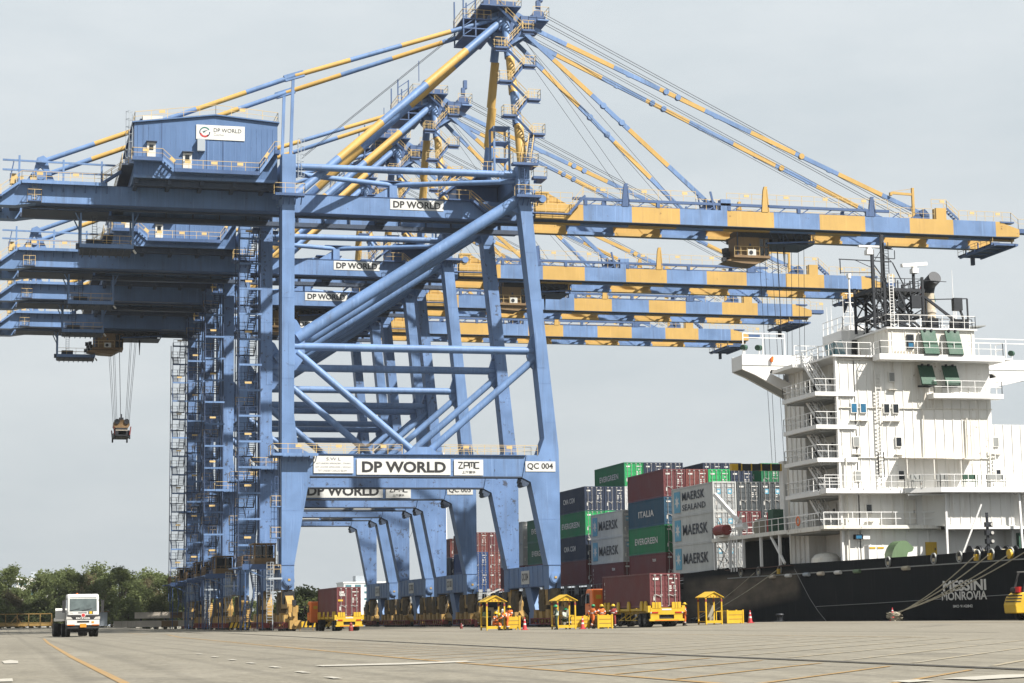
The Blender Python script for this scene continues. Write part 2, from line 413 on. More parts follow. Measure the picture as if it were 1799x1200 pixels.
def portal(root, y, front, number):
    m = MB()
    m.box(2.2, 27.0, y + .12, y + 1.98, 16.8, 19.2, B if front else 'crane_blue_worn')
    for x in (5.2, 9.9, 15.0, 18.3, 23.2): m.box(x - .03, x + .03, y + .105, y + .12, 16.85, 19.15, 'crane_blue_worn')
    m.box(2.3, 26.4, y + .02, y + 2.08, 16.7, 16.82, UD)
    m.prism([(12.2,19.18),(13.3,19.5),(14.0,20.1),(15.9,20.1),(16.6,19.5),(17.7,19.18)], 'y', y + .3, y + 1.7, B)
    m.box(3, 26.8, y - .12, y + .12, 19.16, 19.24, DK)
    pb = m.build('portal_beam', root)
    if front:
        for x0, x1, z0, z1, ls in ((2.72, 7.12, 17.1, 19.0, [('S.W.L', .32, .74, .36, .17, 'letter_black', -.012), ('65T UNDER SPREADER ( TWIN )', .06, .50, .88, .11, 'letter_grey', .0),
                                     ('50T UNDER SPREADER ( SINGLE )', .04, .29, .93, .11, 'letter_grey', -.012), ('70T UNDER CARGO BEAM', .11, .09, .72, .11, 'letter_grey', -.012)]),
                                   (7.5, 18.1, 16.95, 18.72, [('DP WORLD', .055, .14, .895, .70, 'letter_black', .035)]),
                                   (18.5, 21.85, 16.92, 18.68, [('上海振华', .27, .11, .46, .18, 'letter_black', .012)]),
                                   (26.75, 30.25, 17.38, 18.52, [(number, .06, .16, .86, .68, 'letter_black', .018)])):
            sm = MB(); sign(sm, x0, x1, z0, z1, y + (-.01 if x0 > 26 or x0 < 0 else .05), ls)
            if 18 < x0 < 19:
                for k, pts in enumerate((((0, 1), (1, 1), (.1, 0), (1.1, 0)), ((0, 0), (0, 1), (1, 1), (1, .45), (0, .45)), ((0, 0), (0, 1), (.5, 1), (.5, .25)), ((.5, 1), (1, 1), (1, 0)), ((1, 1), (0, 1), (0, 0), (1, 0)))):
                    ox = 18.98 + (0, .68, 1.3, 1.3, 1.92)[k]
                    for p_, q_ in zip(pts[:-1], pts[1:]): sm.beam((ox + .5 * p_[0], y - .01, 17.72 + .66 * p_[1]), (ox + .5 * q_[0], y - .01, 17.72 + .66 * q_[1]), .11, .04, 'letter_black', (0, 1, 0))
            sm.build('sign', pb)
    # walkway on top
    w = MB()
    w.box(-1.9, 3.0, y - 1.1, y - .15, 18.98, 19.12, DK); w.box(-1.9, -.85, y - .15, y + 2.8, 18.98, 19.12, DK); w.box(-1.9, 3.0, y + 2.2, y + 2.9, 18.98, 19.12, DK)
    w.box(-1.95, 3.05, y - 1.16, y - 1.1, 18.9, 19.2, B)
    w.rail([(3.0, y - .2, 19.12), (3.0, y - 1.08, 19.12), (-1.9, y - 1.08, 19.12), (-1.9, y + 2.8, 19.12)], plates=4.2)
    w.rail([(3.0, y - .05, 19.22), (12.6, y - .05, 19.22)], plates=5.0); w.rail([(17.4, y - .05, 19.22), (28.2, y - .05, 19.22)], plates=5.0)
    w.rail([(1.4, y + 2.05, 19.22), (13, y + 2.05, 19.22)]); w.rail([(17, y + 2.05, 19.22), (28, y + 2.05, 19.22)])
    for k in range(7): w.beam((-1.6 + .75 * k, y - 1.0, 18.98), (-1.6 + .75 * k, y - .05, 18.4), .08, .08, DK)
    for k in (18.6, 19.4, 20.4, 21.6): w.beam((k, y + .4, 19.2), (k + (20 - k) * .6, y + .4, 20.1), .05, .05, RY)
    w.build('walkway', root)
    return pb
def cable_net(mb, x0, x1, y0, y1, z0, z1, seed):
    rnd = random.Random(seed); n, k = 14, 10
    vs = []
    for j in range(k + 1):
        for i in range(n + 1):
            a = 2 * math.pi * i / n; t = j / k
            sx = 1.0 + .10 * math.sin(3 * a + seed) + rnd.uniform(-.07, .07); s = sx * (0.80 + .22 * math.sin(t * 3.1))
            vs.append(((x0 + x1) / 2 + math.cos(a) * (x1 - x0) / 2 * s, (y0 + y1) / 2 + math.sin(a) * (y1 - y0) / 2 * s, z0 + (z1 - z0) * t))
    fs = [(j * (n + 1) + i, j * (n + 1) + i + 1, (j + 1) * (n + 1) + i + 1, (j + 1) * (n + 1) + i) for j in range(k) for i in range(n)]
    mb.add(vs, fs, 'netting')
def bogie_set(root, x, yc, water, sgn):
    m = MB(); Y = 'bogie_yellow'
    m.prism([(yc - .9, 4.3), (yc + .9, 4.3), (yc + 3.4, 2.9), (yc + 3.4, 2.45), (yc - 3.4, 2.45), (yc - 3.4, 2.9)], 'x', x - .42, x + .42, Y)
    m.box(x - .5, x + .5, yc - .95, yc + .95, 3.6, 4.46, Y)
    for s in (-1, 1):
        c = yc + s * 3.1
        m.box(x - .3, x + .3, c - .45, c + .45, 1.6, 2.7, Y)
        m.prism([(c - .6, 1.95), (c + .6, 1.95), (c + 2.6, 1.25), (c + 2.6, .8), (c - 2.6, .8), (c - 2.6, 1.25)], 'x', x - .36, x + .36, Y)
        for t in (-1.65, .1, 1.75):
            m.box(x - .5, x + .5, c + t - .6, c + t + .6, .42, 1.02, Y)
        for t in (-2.0, 1.3): m.box(x - .85, x - .36, c + t - .35, c + t + .35, .55, 1.35, Y)
    e = yc + sgn * 6.2
    m.box(x - .62, x + .62, e - .5, e + .5, .25, 1.15, Y); m.tube((x, e, .75), (x, e + sgn * .75, .75), .2, Y, 12)
    m.box(x - .34, x + .22, e - .35, e + .45, 1.15, 2.0, Y); m.box(x - .2, x + .34, e - .1, e + .6, 2.0, 2.7, Y); m.box(x - .28, x + .1, e - .2, e + .3, 2.7, 3.3, 'machine_dark')
    m.tube((x - .15, e - sgn * .1, 1.75), (x - .15, e + sgn * .75, 1.75), .2, Y, 10)
    m.box(x - .6, x + .6, yc + sgn * 1.2 - .6, yc + sgn * 1.2 + .6, 2.9, 4.3, 'machine_dark')
    o = m.build('bogie', root)
    w = MB()
    for s in (-1, 1):
        for t in (-2.1, -.75, .75, 2.1): w.tube((x - .2, yc + s * 3.1 + t, .42), (x + .2, yc + s * 3.1 + t, .42), .4, 'machine_dark', 14)
    w.build('wheels', o)
    g = MB(); gx = x - 1.05
    for z in (.35, .95): g.beam((gx, yc - 5.5, z), (gx, yc + 5.2, z), .1, .12, 'guard_red')
    for k in range(9): yy = yc - 5.5 + 10.7 * k / 8; g.beam((gx, yy, .3), (gx, yy, 1.0), .1, .1, 'guard_red')
    for yy in (yc - 5.5, yc + 5.2): g.beam((gx, yy, .65), (x - .3, yy, .65), .1, .6, 'guard_red')
    for k, yy in enumerate((yc - 3.6, yc - 1.2, yc + 1.6, yc + 3.8)): g.box(gx + .12, gx + .62, yy - .7, yy + .5, .95, 1.75 + .2 * (k % 2), 'bogie_yellow')
    g.build('guard_rail', o)
    for a, b, sd in (((-3.9, -1.0, 1), (.9, 3.9, 2)) if water else ((1.1, 4.0, 4),)):
        n = MB(); cable_net(n, x - .75, x + .42, yc + a, yc + b, 1.3, 4.25, sd); n.build('netting', o)
    return o
def sill(root, x0, x1, water, number):
    m = MB()
    m.box(x0 + .02, x1 - .02, 2.15, 18.2, 4.62, 6.98, B)
    for k in range(8): y = 2.6 + 2.15 * k; m.box(x0 - .03, x0 + .02, y, y + .09, 4.66, 6.95, 'crane_blue_worn')
    m.box(x0 - .05, x1 + .05, 2.15, 18.2, 4.54, 4.64, DK)
    for y in (-.6, 20.9): m.tube((x0 + .7, y, 4.9), (x0 + .7, y + .5, 4.2), .08, UD, 6)
    s = m.build('sill_beam', root)
    if water:
        b = MB(); b.box(x0 - .07, x0 - .01, 8.4, 11.9, 4.95, 6.5, 'sign_white')
        b.text(number, (x0 - .085, 11.55, 5.2), (0, -1, 0), (0, 0, 1), 2.8, 1.05, 'letter_black', .03); b.build('sign', s)
        d = MB()
        d.prism([(8.6, 4.6), (11.2, 4.6), (9.0, 1.7), (6.4, 1.7)], 'x', x0 + .15, x1 - .15, B); d.box(x0 + .1, x1 - .1, 5.6, 9.2, .2, 1.7, B)
        d.build('tie_down_arm', root)
    return s
def braces(root, y):
    yc = y + 1.05
    for nm, p, q, r in (('horizontal_brace', (.5,yc,31.2), (28.15,yc,31.25), .45), ('diagonal_brace', (1.0,yc,30.6), (13.75,yc,19.9), .42), ('diagonal_brace', (28.5,yc,30.5), (16.15,yc,19.9), .42),
                        ('main_brace', (1.0,yc,32.1), (26.7,yc,48.85), .70), ('top_tie', (.6,yc,51.6), (26.5,yc,51.8), .40)):
        m = MB(); m.tube(p, q, r, B, 20); smooth_by_angle(m.build(nm, root))
    inner = 7.55 if y < 5 else 15.05; yy = y + 1.5 if y < 5 else y + .6
    for p in ((.6, yy, 50.9), (26.6, yy, 51.1)):
        m = MB(); m.tube(p, (13.2, inner, 51.45), .30, B, 14); smooth_by_angle(m.build('plan_brace', root))
    m = MB(); m.box(12.75, 13.65, inner - .5, inner + .5, GZ1, 51.3, B); m.prism([(10.6, GZ1), (12.8, GZ1), (12.8, 51.2)], 'y', inner - .25, inner + .25, B); m.box(11.6, 15.2, inner - .6, inner + .6, 51.75, 51.85, DK)
    m.build('brace_bracket', root)
def girders(root):
    for k, (y0, y1) in enumerate(GY):
        inn = y1 if k == 0 else y0; sg = 1 if k == 0 else -1
        m = MB()
        m.prism([(-38, 47.2), (-29.6, 47.2), (-27, GZ0), (30.1, GZ0), (30.1, GZ1), (-28.9, GZ1), (-31.2, 48.2), (-38, 48.2)], 'y', y0, y1, B)
        for i in range(13): x = -26.4 + 4.6 * i; m.box(x - .03, x + .03, y0 - .012, y0, GZ0 + .05, GZ1 - .05, 'crane_blue_worn')
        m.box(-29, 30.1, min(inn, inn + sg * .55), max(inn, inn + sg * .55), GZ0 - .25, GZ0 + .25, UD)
        m.box(-29, 30.1, y0 - .06, y1 + .06, GZ1, GZ1 + .05, DK); m.box(-29, 30.1, y0 - .06, y1 + .06, GZ0 - .05, GZ0 + .01, DK)
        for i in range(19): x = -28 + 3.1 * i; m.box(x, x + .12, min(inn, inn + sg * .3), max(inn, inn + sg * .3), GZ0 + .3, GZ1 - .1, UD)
        g = m.build('girder', root)
        if k == 0:
            s = MB(); sign(s, 12.75, 19.1, 48.4, 49.62, y0, [('DP WORLD', .055, .16, .89, .68, 'letter_black', .03)]); s.build('sign', g)
    for x in (-29.6, -18, -1, 13, 26.5):
        m = MB(); m.box(x - .6, x + .6, 8.4, 14.2, GZ0 + .5, GZ1 - .1, UD); m.build('cross_beam', root)
    m = MB()
    for x in (-27, -24, -21): m.box(x - .1, x + .1, 8.4, 14.2, GZ0 - .26, GZ0 + .1, UD)
    m.box(-28.8, -19.2, 8.95, 13.7, GZ0 - .35, GZ0 - .25, UD); m.build('service_floor', root)
    for x0, x1, zt in ((26.3, 28.2, 52.6), (-.6, .6, 52.4)):
        m = MB(); m.box(x0, x1, 2.1, 18.2, 50.2, zt, B); m.build('head_beam', root)
    for y0, y1 in ((2.1, 6.75), (15.85, 18.2)):
        for x in (-.5, 26.5): m = MB(); m.box(x, x + 1.0, y0, y1, 48.0, 49.6, B); m.build('girder_support', root)
def boom(root):
    cuts = [36.27, 42.37, 48.5, 54.6, 60.7, 66.75, 72.85, 78.9, 84.9, 90.8]
    cols = [YL, B, YL, B, YL, B, YL, B, YL, B, YL]
    xs = [30.35] + cuts + [94.1]
    for k, (y0, y1) in enumerate(GY):
        inn = y1 if k == 0 else y0; sg = 1 if k == 0 else -1
        m = MB()
        for i in range(11):
            a, b = xs[i], xs[i + 1]
            if i == 10: m.prism([(a, 47.98), (b, 48.05), (b, 49.0), (a + .5, 49.88), (a, 49.9)], 'y', y0 + .1, y1 - .1, cols[i])
            else: m.box(a, b, y0 + .1, y1 - .1, 47.96, 49.9, cols[i])
            m.box(a, b, min(inn - sg * .1, inn + sg * .45), max(inn - sg * .1, inn + sg * .45), 47.72, 48.1, cols[i] if i % 2 == 0 else B)
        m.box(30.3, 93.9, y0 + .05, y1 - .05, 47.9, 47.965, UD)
        m.box(30.5, 32.1, y0 + .3, y1 - .3, 49.9, 51.3, YL); m.prism([(32.1, 49.9), (32.1, 51.2), (34.5, 49.9)], 'y', y0 + .5, y1 - .5, YL)
        m.tube((31.2, y0 - .1, 50.4), (31.2, y1 + .1, 50.4), .45, B, 14)
        m.build('boom_beam', root)
    m = MB()
    for i in range(10):
        x = 36.5 + 6.05 * i; m.box(x - .3, x + .3, 8.3, 14.3, 48.9, 49.7, YL if i % 2 else B)
        if i < 9: m.beam((x, 8.3, 49.3), (x + 6.05, 14.3, 49.3), .25, .25, B)
    for y in (8.8, 13.6):
        m.beam((36, y, 50.3), (76, y, 50.3), .5, .12, DK)
    m.build('cross_bracing', root)
    # walkways, cable tray, sheave posts on top
    for k, (y0, y1) in enumerate(GY):
        yo = y0 + .15 if k == 0 else y1 - .15; sg = -1 if k == 0 else 1
        w = MB()
        w.box(35.0, 76.2, yo + sg * .05, yo + sg * .05 + .32, 50.5, 50.82, DK)
        for i in range(14): x = 37 + 3.05 * i; w.beam((x, yo, 49.9), (x + .9, yo + .1, 50.5), .12, .12, DK)
        for i in range(0, 14, 3): x = 36.6 + 3.05 * i; w.box(x - .2, x + .2, yo - .1, yo + .3, 49.9, 50.5, DK)
        w.rail([(36.2, yo, 50.85), (50.6, yo, 50.85)], plates=5.2, h=1.25); w.rail([(54.6, yo, 50.85), (76, yo, 50.85)], plates=5.2, h=1.25)
        w.rail([(50.6, yo, 49.9), (54.6, yo, 49.9)], h=1.3, step=1.3); w.rail([(76.2, yo, 49.9), (82.4, yo, 49.9)], h=1.3)
        w.rail([(85.8, yo, 49.9), (93, yo, 49.9), (94, yo, 49.1), (96.0, yo, 49.1)], plates=3.6, h=1.25, step=1.3)
        w.rail([(28.5, yo + sg * .6, 48.6), (34.4, yo + sg * .6, 48.6), (36.2, yo + sg * .6, 50.85)], h=1.1)
        w.box(28.4, 34.5, yo + sg * .7 - .35, yo + sg * .7 + .35, 48.45, 48.58, DK); w.stairs((34.3, yo + sg * .6, 48.6), (36.3, yo + sg * .6, 50.85), .6, DK, rails=False)
        w.rail([(30.4, yo, 50.0), (35.0, yo, 50.0)], h=1.3)
        # gantry posts
        for x, z, c in ((41.6, 52.75, DK), (59.6, 53.1, YL), (73.8, 52.4, DK)):
            w.prism([(x - .45, 49.9), (x + .35, 49.9), (x + .2, z - .5), (x + .35, z), (x - .05, z), (x - .2, z - .5)], 'y', yo - .1, yo + .25, c)
            w.beam((x + .5, yo + .1, 49.9), (x + .3, yo + .1, z - .3), .12, .3, c)
        # stay anchors
        for x in (52.6, 80.9):
            w.prism([(x - 1.6, 49.9), (x + .9, 49.9), (x + .9, 50.6), (x + .3, 51.2), (x - .4, 51.0)], 'y', yo + .2, yo + .9, DK); w.tube((x, yo + .1, 50.7), (x, yo + 1.0, 50.7), .42, DK, 14)
            if x < 60: w.box(x + 1.2, x + 2.5, yo - .05, yo + .9, 49.9, 51.3, B); w.beam((x + .4, yo, 50), (x - .1, yo, 52.2), .12, .25, DK); w.beam((x - 1.2, yo + .6, 50), (x - 1.5, yo + .6, 51.9), .12, .25, DK)
        w.box(82.6, 84.0, yo - .05, yo + 1.0, 49.9, 51.35, YL)
        w.stairs((85.7, yo + .4, 49.95), (84.1, yo + .4, 51.35), .8, DK); w.rail([(82.0, yo, 51.35), (84.1, yo, 51.35)], plates=3)
        w.box(91.5, 93.4, yo - .1, yo + .9, 49.75, 49.95, DK); w.box(94.1, 96.2, yo, yo + 1.2, 48.55, 49.1, DK)
        w.build('boom_walkway', root)
    j = MB()
    j.beam((79.75, 7.4, 49.9), (79.75, 7.4, 53.9), .3, .3, YL); j.beam((79.75, 7.4, 53.05), (76.8, 7.4, 53.15), .22, .3, YL); j.beam((79.75, 7.4, 53.8), (76.9, 7.4, 53.3), .05, .05, YL)
    j.box(76.6, 76.9, 7.2, 7.6, 52.8, 53.2, YL); j.build('jib', root)
    t = MB()      # service platform below the boom tip
    for x in (90.6, 93.6): 
        for y in (8.0, 11.3, 14.6): t.beam((x, y, 48.0), (x, y, 46.9), .14, .14, YL if y < 9 else DK)
        t.beam((x, 6.9, 46.95), (x, 16.2, 46.95), .25, .3, DK)
    for y in (7.2, 9.4, 11.6, 13.8, 16.0): t.beam((90.2, y, 47.05), (94.0, y, 47.05), .15, .25, DK)
    t.box(90.4, 93.8, 7.2, 16.1, 47.15, 47.22, UD); t.rail([(90.3, 6.9, 47.2), (90.3, 16.2, 47.2)], mid=True, h=.8)
    t.box(91.9, 92.3, 15.4, 15.9, 45.9, 46.9, UD); t.build('tip_platform', root)
APX = 73.0
def mast_y(z, front): t = (z - 52.8) / (APX - 52.8); return (1.05 + 7.6 * t) if front else (19.3 - 7.0 * t)
def mast(root):
    for front in (True, False):
        z = [52.8, 58.2, 62.5, 67.4 if front else 68.8, 73.2]; c = [YL, B, YL, B] if front else [B, YL, YL, B]
        if not front: z = [52.8, 59.0, 63.6, 68.9, 73.2]; c = [B, YL, YL, B]
        m = MB()
        for i in range(4):
            m.tube((27.25, mast_y(z[i], front), z[i]), (27.4, mast_y(z[i+1], front), z[i+1]), .58 - .02 * i, c[i], 18, .56 - .02 * i)
        smooth_by_angle(m.build('mast_leg', root), 50)
        yb = 1.05 if front else 19.3; s = MB()
        p, q = Vector((27.0, mast_y(72.4, front), 72.6)), Vector((.75, yb, 48.3))
        striped(s, p, q, (.185, .385, .60, .80), [B, YL, B, YL, B], lambda a, b, cc: s.tube(a, b, .46, cc, 20))
        smooth_by_angle(s.build('back_strut', root), 50)
        yg = 7.55 if front else 15.05; ya = 8.6 if front else 12.2
        s = MB(); a, k, e = Vector((26.5, ya, 72.9)), Vector((1.7, yg, 64.0)), Vector((-26.7, yg, 52.45))
        striped(s, a, k, (.24, .485, .735), [B, YL, B, YL], lambda p_, q_, cc: s.tube(p_, q_, .29, cc, 12))
        striped(s, k, e, (.2, .4, .6, .8), [B, YL, B, YL, B], lambda p_, q_, cc: s.tube(p_, q_, .29, cc, 12))
        d = (a - k).normalized(); s.beam(k - d * 1.3, k + d * 1.1, .45, .75, B)
        smooth_by_angle(s.build('backstay', root), 50)
        s = MB(); s.beam((1.15, yg, 52.0), (1.5, yg, 63.9), .34, .34, B); s.box(.8, 1.6, yg - .3, yg + .3, GZ1, 52.2, B); s.build('stay_post', root)
        s = MB(); s.prism([(-28.7, GZ1), (-27.9, GZ1), (-27.3, 51.4), (-26.9, 51.8), (-26.5, 51.4), (-25.9, GZ1), (-25.1, GZ1), (-25.9, 51.4), (-26.2, 52.8), (-26.6, 53.1), (-27.3, 52.8), (-27.6, 51.4)], 'y', yg - .3, yg + .3, B)
        s.tube((-26.75, yg - .5, 52.45), (-26.75, yg + .5, 52.45), .5, B, 14); s.build('stay_frame', root)
        yt = 8.4 if front else 12.6
        for p, e, fr in (((30.1, yt, 72.1), (80.7, yg, 50.75), (.097,.214,.329,.443,.56,.674,.786,.90)), ((29.9, yt, 71.1), (52.6, yg, 50.75), (.149,.356,.56,.774))):
            s = MB(); p, e = Vector(p), Vector(e)
            striped(s, p, e, fr, [B, YL], lambda a_, b_, cc: s.beam(a_, b_, .22, .52, cc))
            for t in ((.345, .375, .69) if len(fr) > 4 else (.42, .52)):
                c_ = p.lerp(e, t); s.tube(c_ - Vector((0, .25, 0)), c_ + Vector((0, .25, 0)), .36, B if t < .6 else YL, 12)
            for t in (.25, .47, .62, .76): c_ = p.lerp(e, t); dd = (e - p).normalized(); s.beam(c_ - dd * .25 - Vector((0, 0, .3)), c_ + dd * .25 - Vector((0, 0, .3)), .2, .16, B)
            s.build('forestay', root)
    m = MB()      # mast head
    m.prism([(26.2, 70.6), (27.0, 69.8), (28.2, 69.8), (30.8, 71.5), (31.2, 72.6), (29.2, 73.9), (26.6, 73.9), (25.4, 73.3), (25.2, 72.4)], 'y', 8.9, 9.5, B)
    m.prism([(26.2, 70.6), (27.0, 69.8), (28.2, 69.8), (30.8, 71.5), (31.2, 72.6), (29.2, 73.9), (26.6, 73.9), (25.4, 73.3), (25.2, 72.4)], 'y', 11.5, 12.1, B)
    m.box(26.5, 28.3, 8.2, 13.0, 71.2, 73.6, DK); m.box(29.2, 32.3, 7.9, 13.1, 72.3, 73.2, DK); m.box(31.2, 32.6, 7.4, 13.6, 72.6, 72.75, B)
    for y in (8.6, 10.4, 12.2): m.tube((31.6, y, 73.6), (31.6, y + .5, 73.6), .75, DK, 16); m.tube((26.4, y, 75.6), (26.4, y + .5, 75.6), .8, DK, 16)
    m.box(24.0, 29.0, 6.9, 14.3, 73.9, 74.05, DK); m.box(24.6, 28.6, 8.0, 13.2, 74.05, 74.9, DK)
    m.rail([(24.0, 14.3, 74.05), (24.0, 6.9, 74.05), (29.0, 6.9, 74.05), (29.0, 14.3, 74.05)], step=1.0); m.rail([(30.6, 7.4, 73.2), (32.6, 7.4, 73.2), (32.6, 13.6, 73.2)], step=1.0)
    for z in (71.2, 72.4): m.box(22.0, 25.6, 8.0, 13.0, z, z + .14, DK)
    for x in (22.1, 23.6): 
        for y in (8.1, 12.9): m.beam((x, y, 70.4), (x, y, 76), .16, .16, DK)
    for k in range(5): m.beam((22.1, 8.1, 70.4 + k * 1.1), (23.6, 8.1, 71.5 + k * 1.1), .1, .1, DK)
    m.box(22.0, 25.4, 8.0, 13.0, 70.2, 70.35, DK); m.rail([(25.5, 8.0, 72.5), (22.0, 8.0, 72.5), (22.0, 13.0, 72.5)], step=.9)
    m.beam((31.9, 9.0, 73.2), (31.9, 9.0, 76.2), .16, .16, DK); m.box(31.4, 31.9, 8.6, 9.2, 74.6, 75.5, DK); m.box(31.7, 32.2, 8.6, 9.2, 75.4, 76.6, DK)
    m.beam((25.2, 8.5, 76.0), (25.2, 8.5, 79), .1, .1, DK)
    m.build('mast_head', root)
    # zig-zag stair up the front mast leg
    st = MB(); lv = [(-1, 68.3), (1, 66.0), (-1, 63.7), (1, 61.4), (-1, 59.1), (1, 56.8)]; prev = (29.6, 70.9)
    def land(x, y, z, s):
        st.box(x - .75, x + .75, y - .75, y + .55, z - .22, z, DK)
        st.beam((x - .6 * s, y + .4, z - .2), (27.3, mast_y(z - 1.2, True), z - 1.3), .12, .12, DK); st.beam((x - .7 * s, y - .6, z - .55), (x + .7 * s, y - .6, z - .55), .1, .1, DK)
        st.rail([(x - .75 * s, y - .72, z), (x + .72 * s, y - .72, z), (x + .72 * s, y + .5, z), (x - .75 * s, y + .5, z)], step=.7)
    y = mast_y(70.9, True) - 1.25; land(29.6, y, 70.9, 1); pz, px, py = 70.9, 29.6, y
    st.stairs((29.0, y - .2, 70.9), (26.4, mast_y(74, True) - 1.25, 74.0), .6, DK)
    for s, z in lv:
        x = 27.3 + (1.9 if s > 0 else -1.35); y = mast_y(z, True) - 1.25; land(x, y, z, s)
        a = Vector((px + (-.7 if px > x else .7), py - .1, pz)); b = Vector((x + (.7 if px > x else -.7), y - .1, z)); st.stairs(b, a, .6, DK)
        pz, px, py = z, x, y
    st.stairs((27.6, -.4, 53.0), (px - .6, py, pz), .6, DK); st.build('mast_stair', root)
    # platforms at the leg tops
    for (x0, x1, z) in ((26.0, 28.9, 49.1), (25.6, 28.6, 52.85), (-1.7, 1.6, 48.15), (28.0, 29.6, 51.3)):
        for y0, y1, s in ((-1.0, 0, 1), (20.4, 21.4, -1)):
            p = MB()
            p.box(x0, x1, min(y0, y1), max(y0, y1), z - .3, z, DK)
            yo = y0 if s > 0 else y1; p.rail([(x0, y1 if s > 0 else y0, z), (x0, yo, z), (x1, yo, z), (x1, y1 if s > 0 else y0, z)], step=1.1)
            for k in range(0 if (x0 > -1 and z > 52 or x0 > 27.9) else 5): xx = x0 + (x1 - x0) * (k + .5) / 5; p.beam((xx, yo + s * .1, z - .3), (xx, yo + s * .95, z - 1.1), .1, .1, DK)
            ya_, yb_ = (0, 1.6) if s > 0 else (18.8, 20.4)
            p.box(x0, min(x0 + .8, x1), ya_, yb_, z - .3, z, DK) if x0 < 0 else p.box(x1 - .9, x1, ya_, yb_, z - .3, z, DK)
            p.build('leg_platform', root)
    p = MB(); p.ladder((27.0, -.05, 49.2), (27.0, -.05, 53.8), DK, .5); p.build('ladder', root)
    p = MB(); p.ladder((1.1, .9, 50.2), (1.1, .9, 54.8), 'galvanised', .5, (1, 0, 0)); p.build('ladder', root)
    f = MB()      # cable frame by the mast foot
    for x in (24.4, 26.2):
        for y in (3.0, 5.0): f.beam((x, y, 52.6), (x, y, 58.0), .22, .22, B)
    for z in (54.2, 56.2, 58.0): f.box(24.3, 26.3, 2.9, 5.1, z - .1, z, B)
    for z in (54.2, 56.2): f.rail([(24.3, 2.9, z), (26.3, 2.9, z)], step=.6)
    f.box(22.8, 24.3, 3, 9, 52.4, 52.6, B); f.rail([(22.8, 3, 52.6), (24.3, 3, 52.6)], step=.6)
    f.box(21.2, 26.2, 9.0, 13.6, GZ1 + .1, 52.0, 'house_blue'); f.box(21.0, 26.4, 6.2, 13.8, 52.0, 52.2, DK)
    f.stairs((18.4, 6.0, GZ1 + .1), (21.2, 6.0, 52.1), .8, DK); f.stairs((24.6, 6.1, 47.9), (22.2, 6.1, GZ1 + .1), .8, DK); f.rail([(19.6, 6.3, GZ1 + .1), (22.2, 6.3, GZ1 + .1)])
    f.box(19.6, 22.2, 6.0, 6.7, GZ1 - .1, GZ1 + .06, DK); f.box(24.4, 27, 5.7, 6.7, 47.7, 47.85, DK); f.rail([(24.6, 5.8, 47.85), (27, 5.8, 47.85)], step=1)
    for x, z in ((25.0, 48.6), (26.0, 48.9)): f.box(x, x + .9, 5.9, 6.6, 47.85, z, UD)
    f.build('cable_frame', root)
    # hoist ropes along the boom
    r = MB()
    for y in (8.9, 9.6, 11.0, 11.7):
        r.tube((31.8, y, 74.2), (80.2, y, 50.9), .035, 'rope_steel', 4); r.tube((31.0, y, 71.8), (75, y, 50.6), .03, 'rope_steel', 4)
    for y in (9.2, 12.0):
        r.tube((30.0, y, 70.5), (44.5, y, 50.4), .025, 'rope_steel', 4); r.tube((31.0, y, 71.0), (49.5, y, 50.4), .025, 'rope_steel', 4)
    for y in (9.6, 11.2): r.tube((25.6, y, 74.6), (3.0, y, 55.0), .03, 'rope_steel', 4)
    r.build('hoist_rope', root)
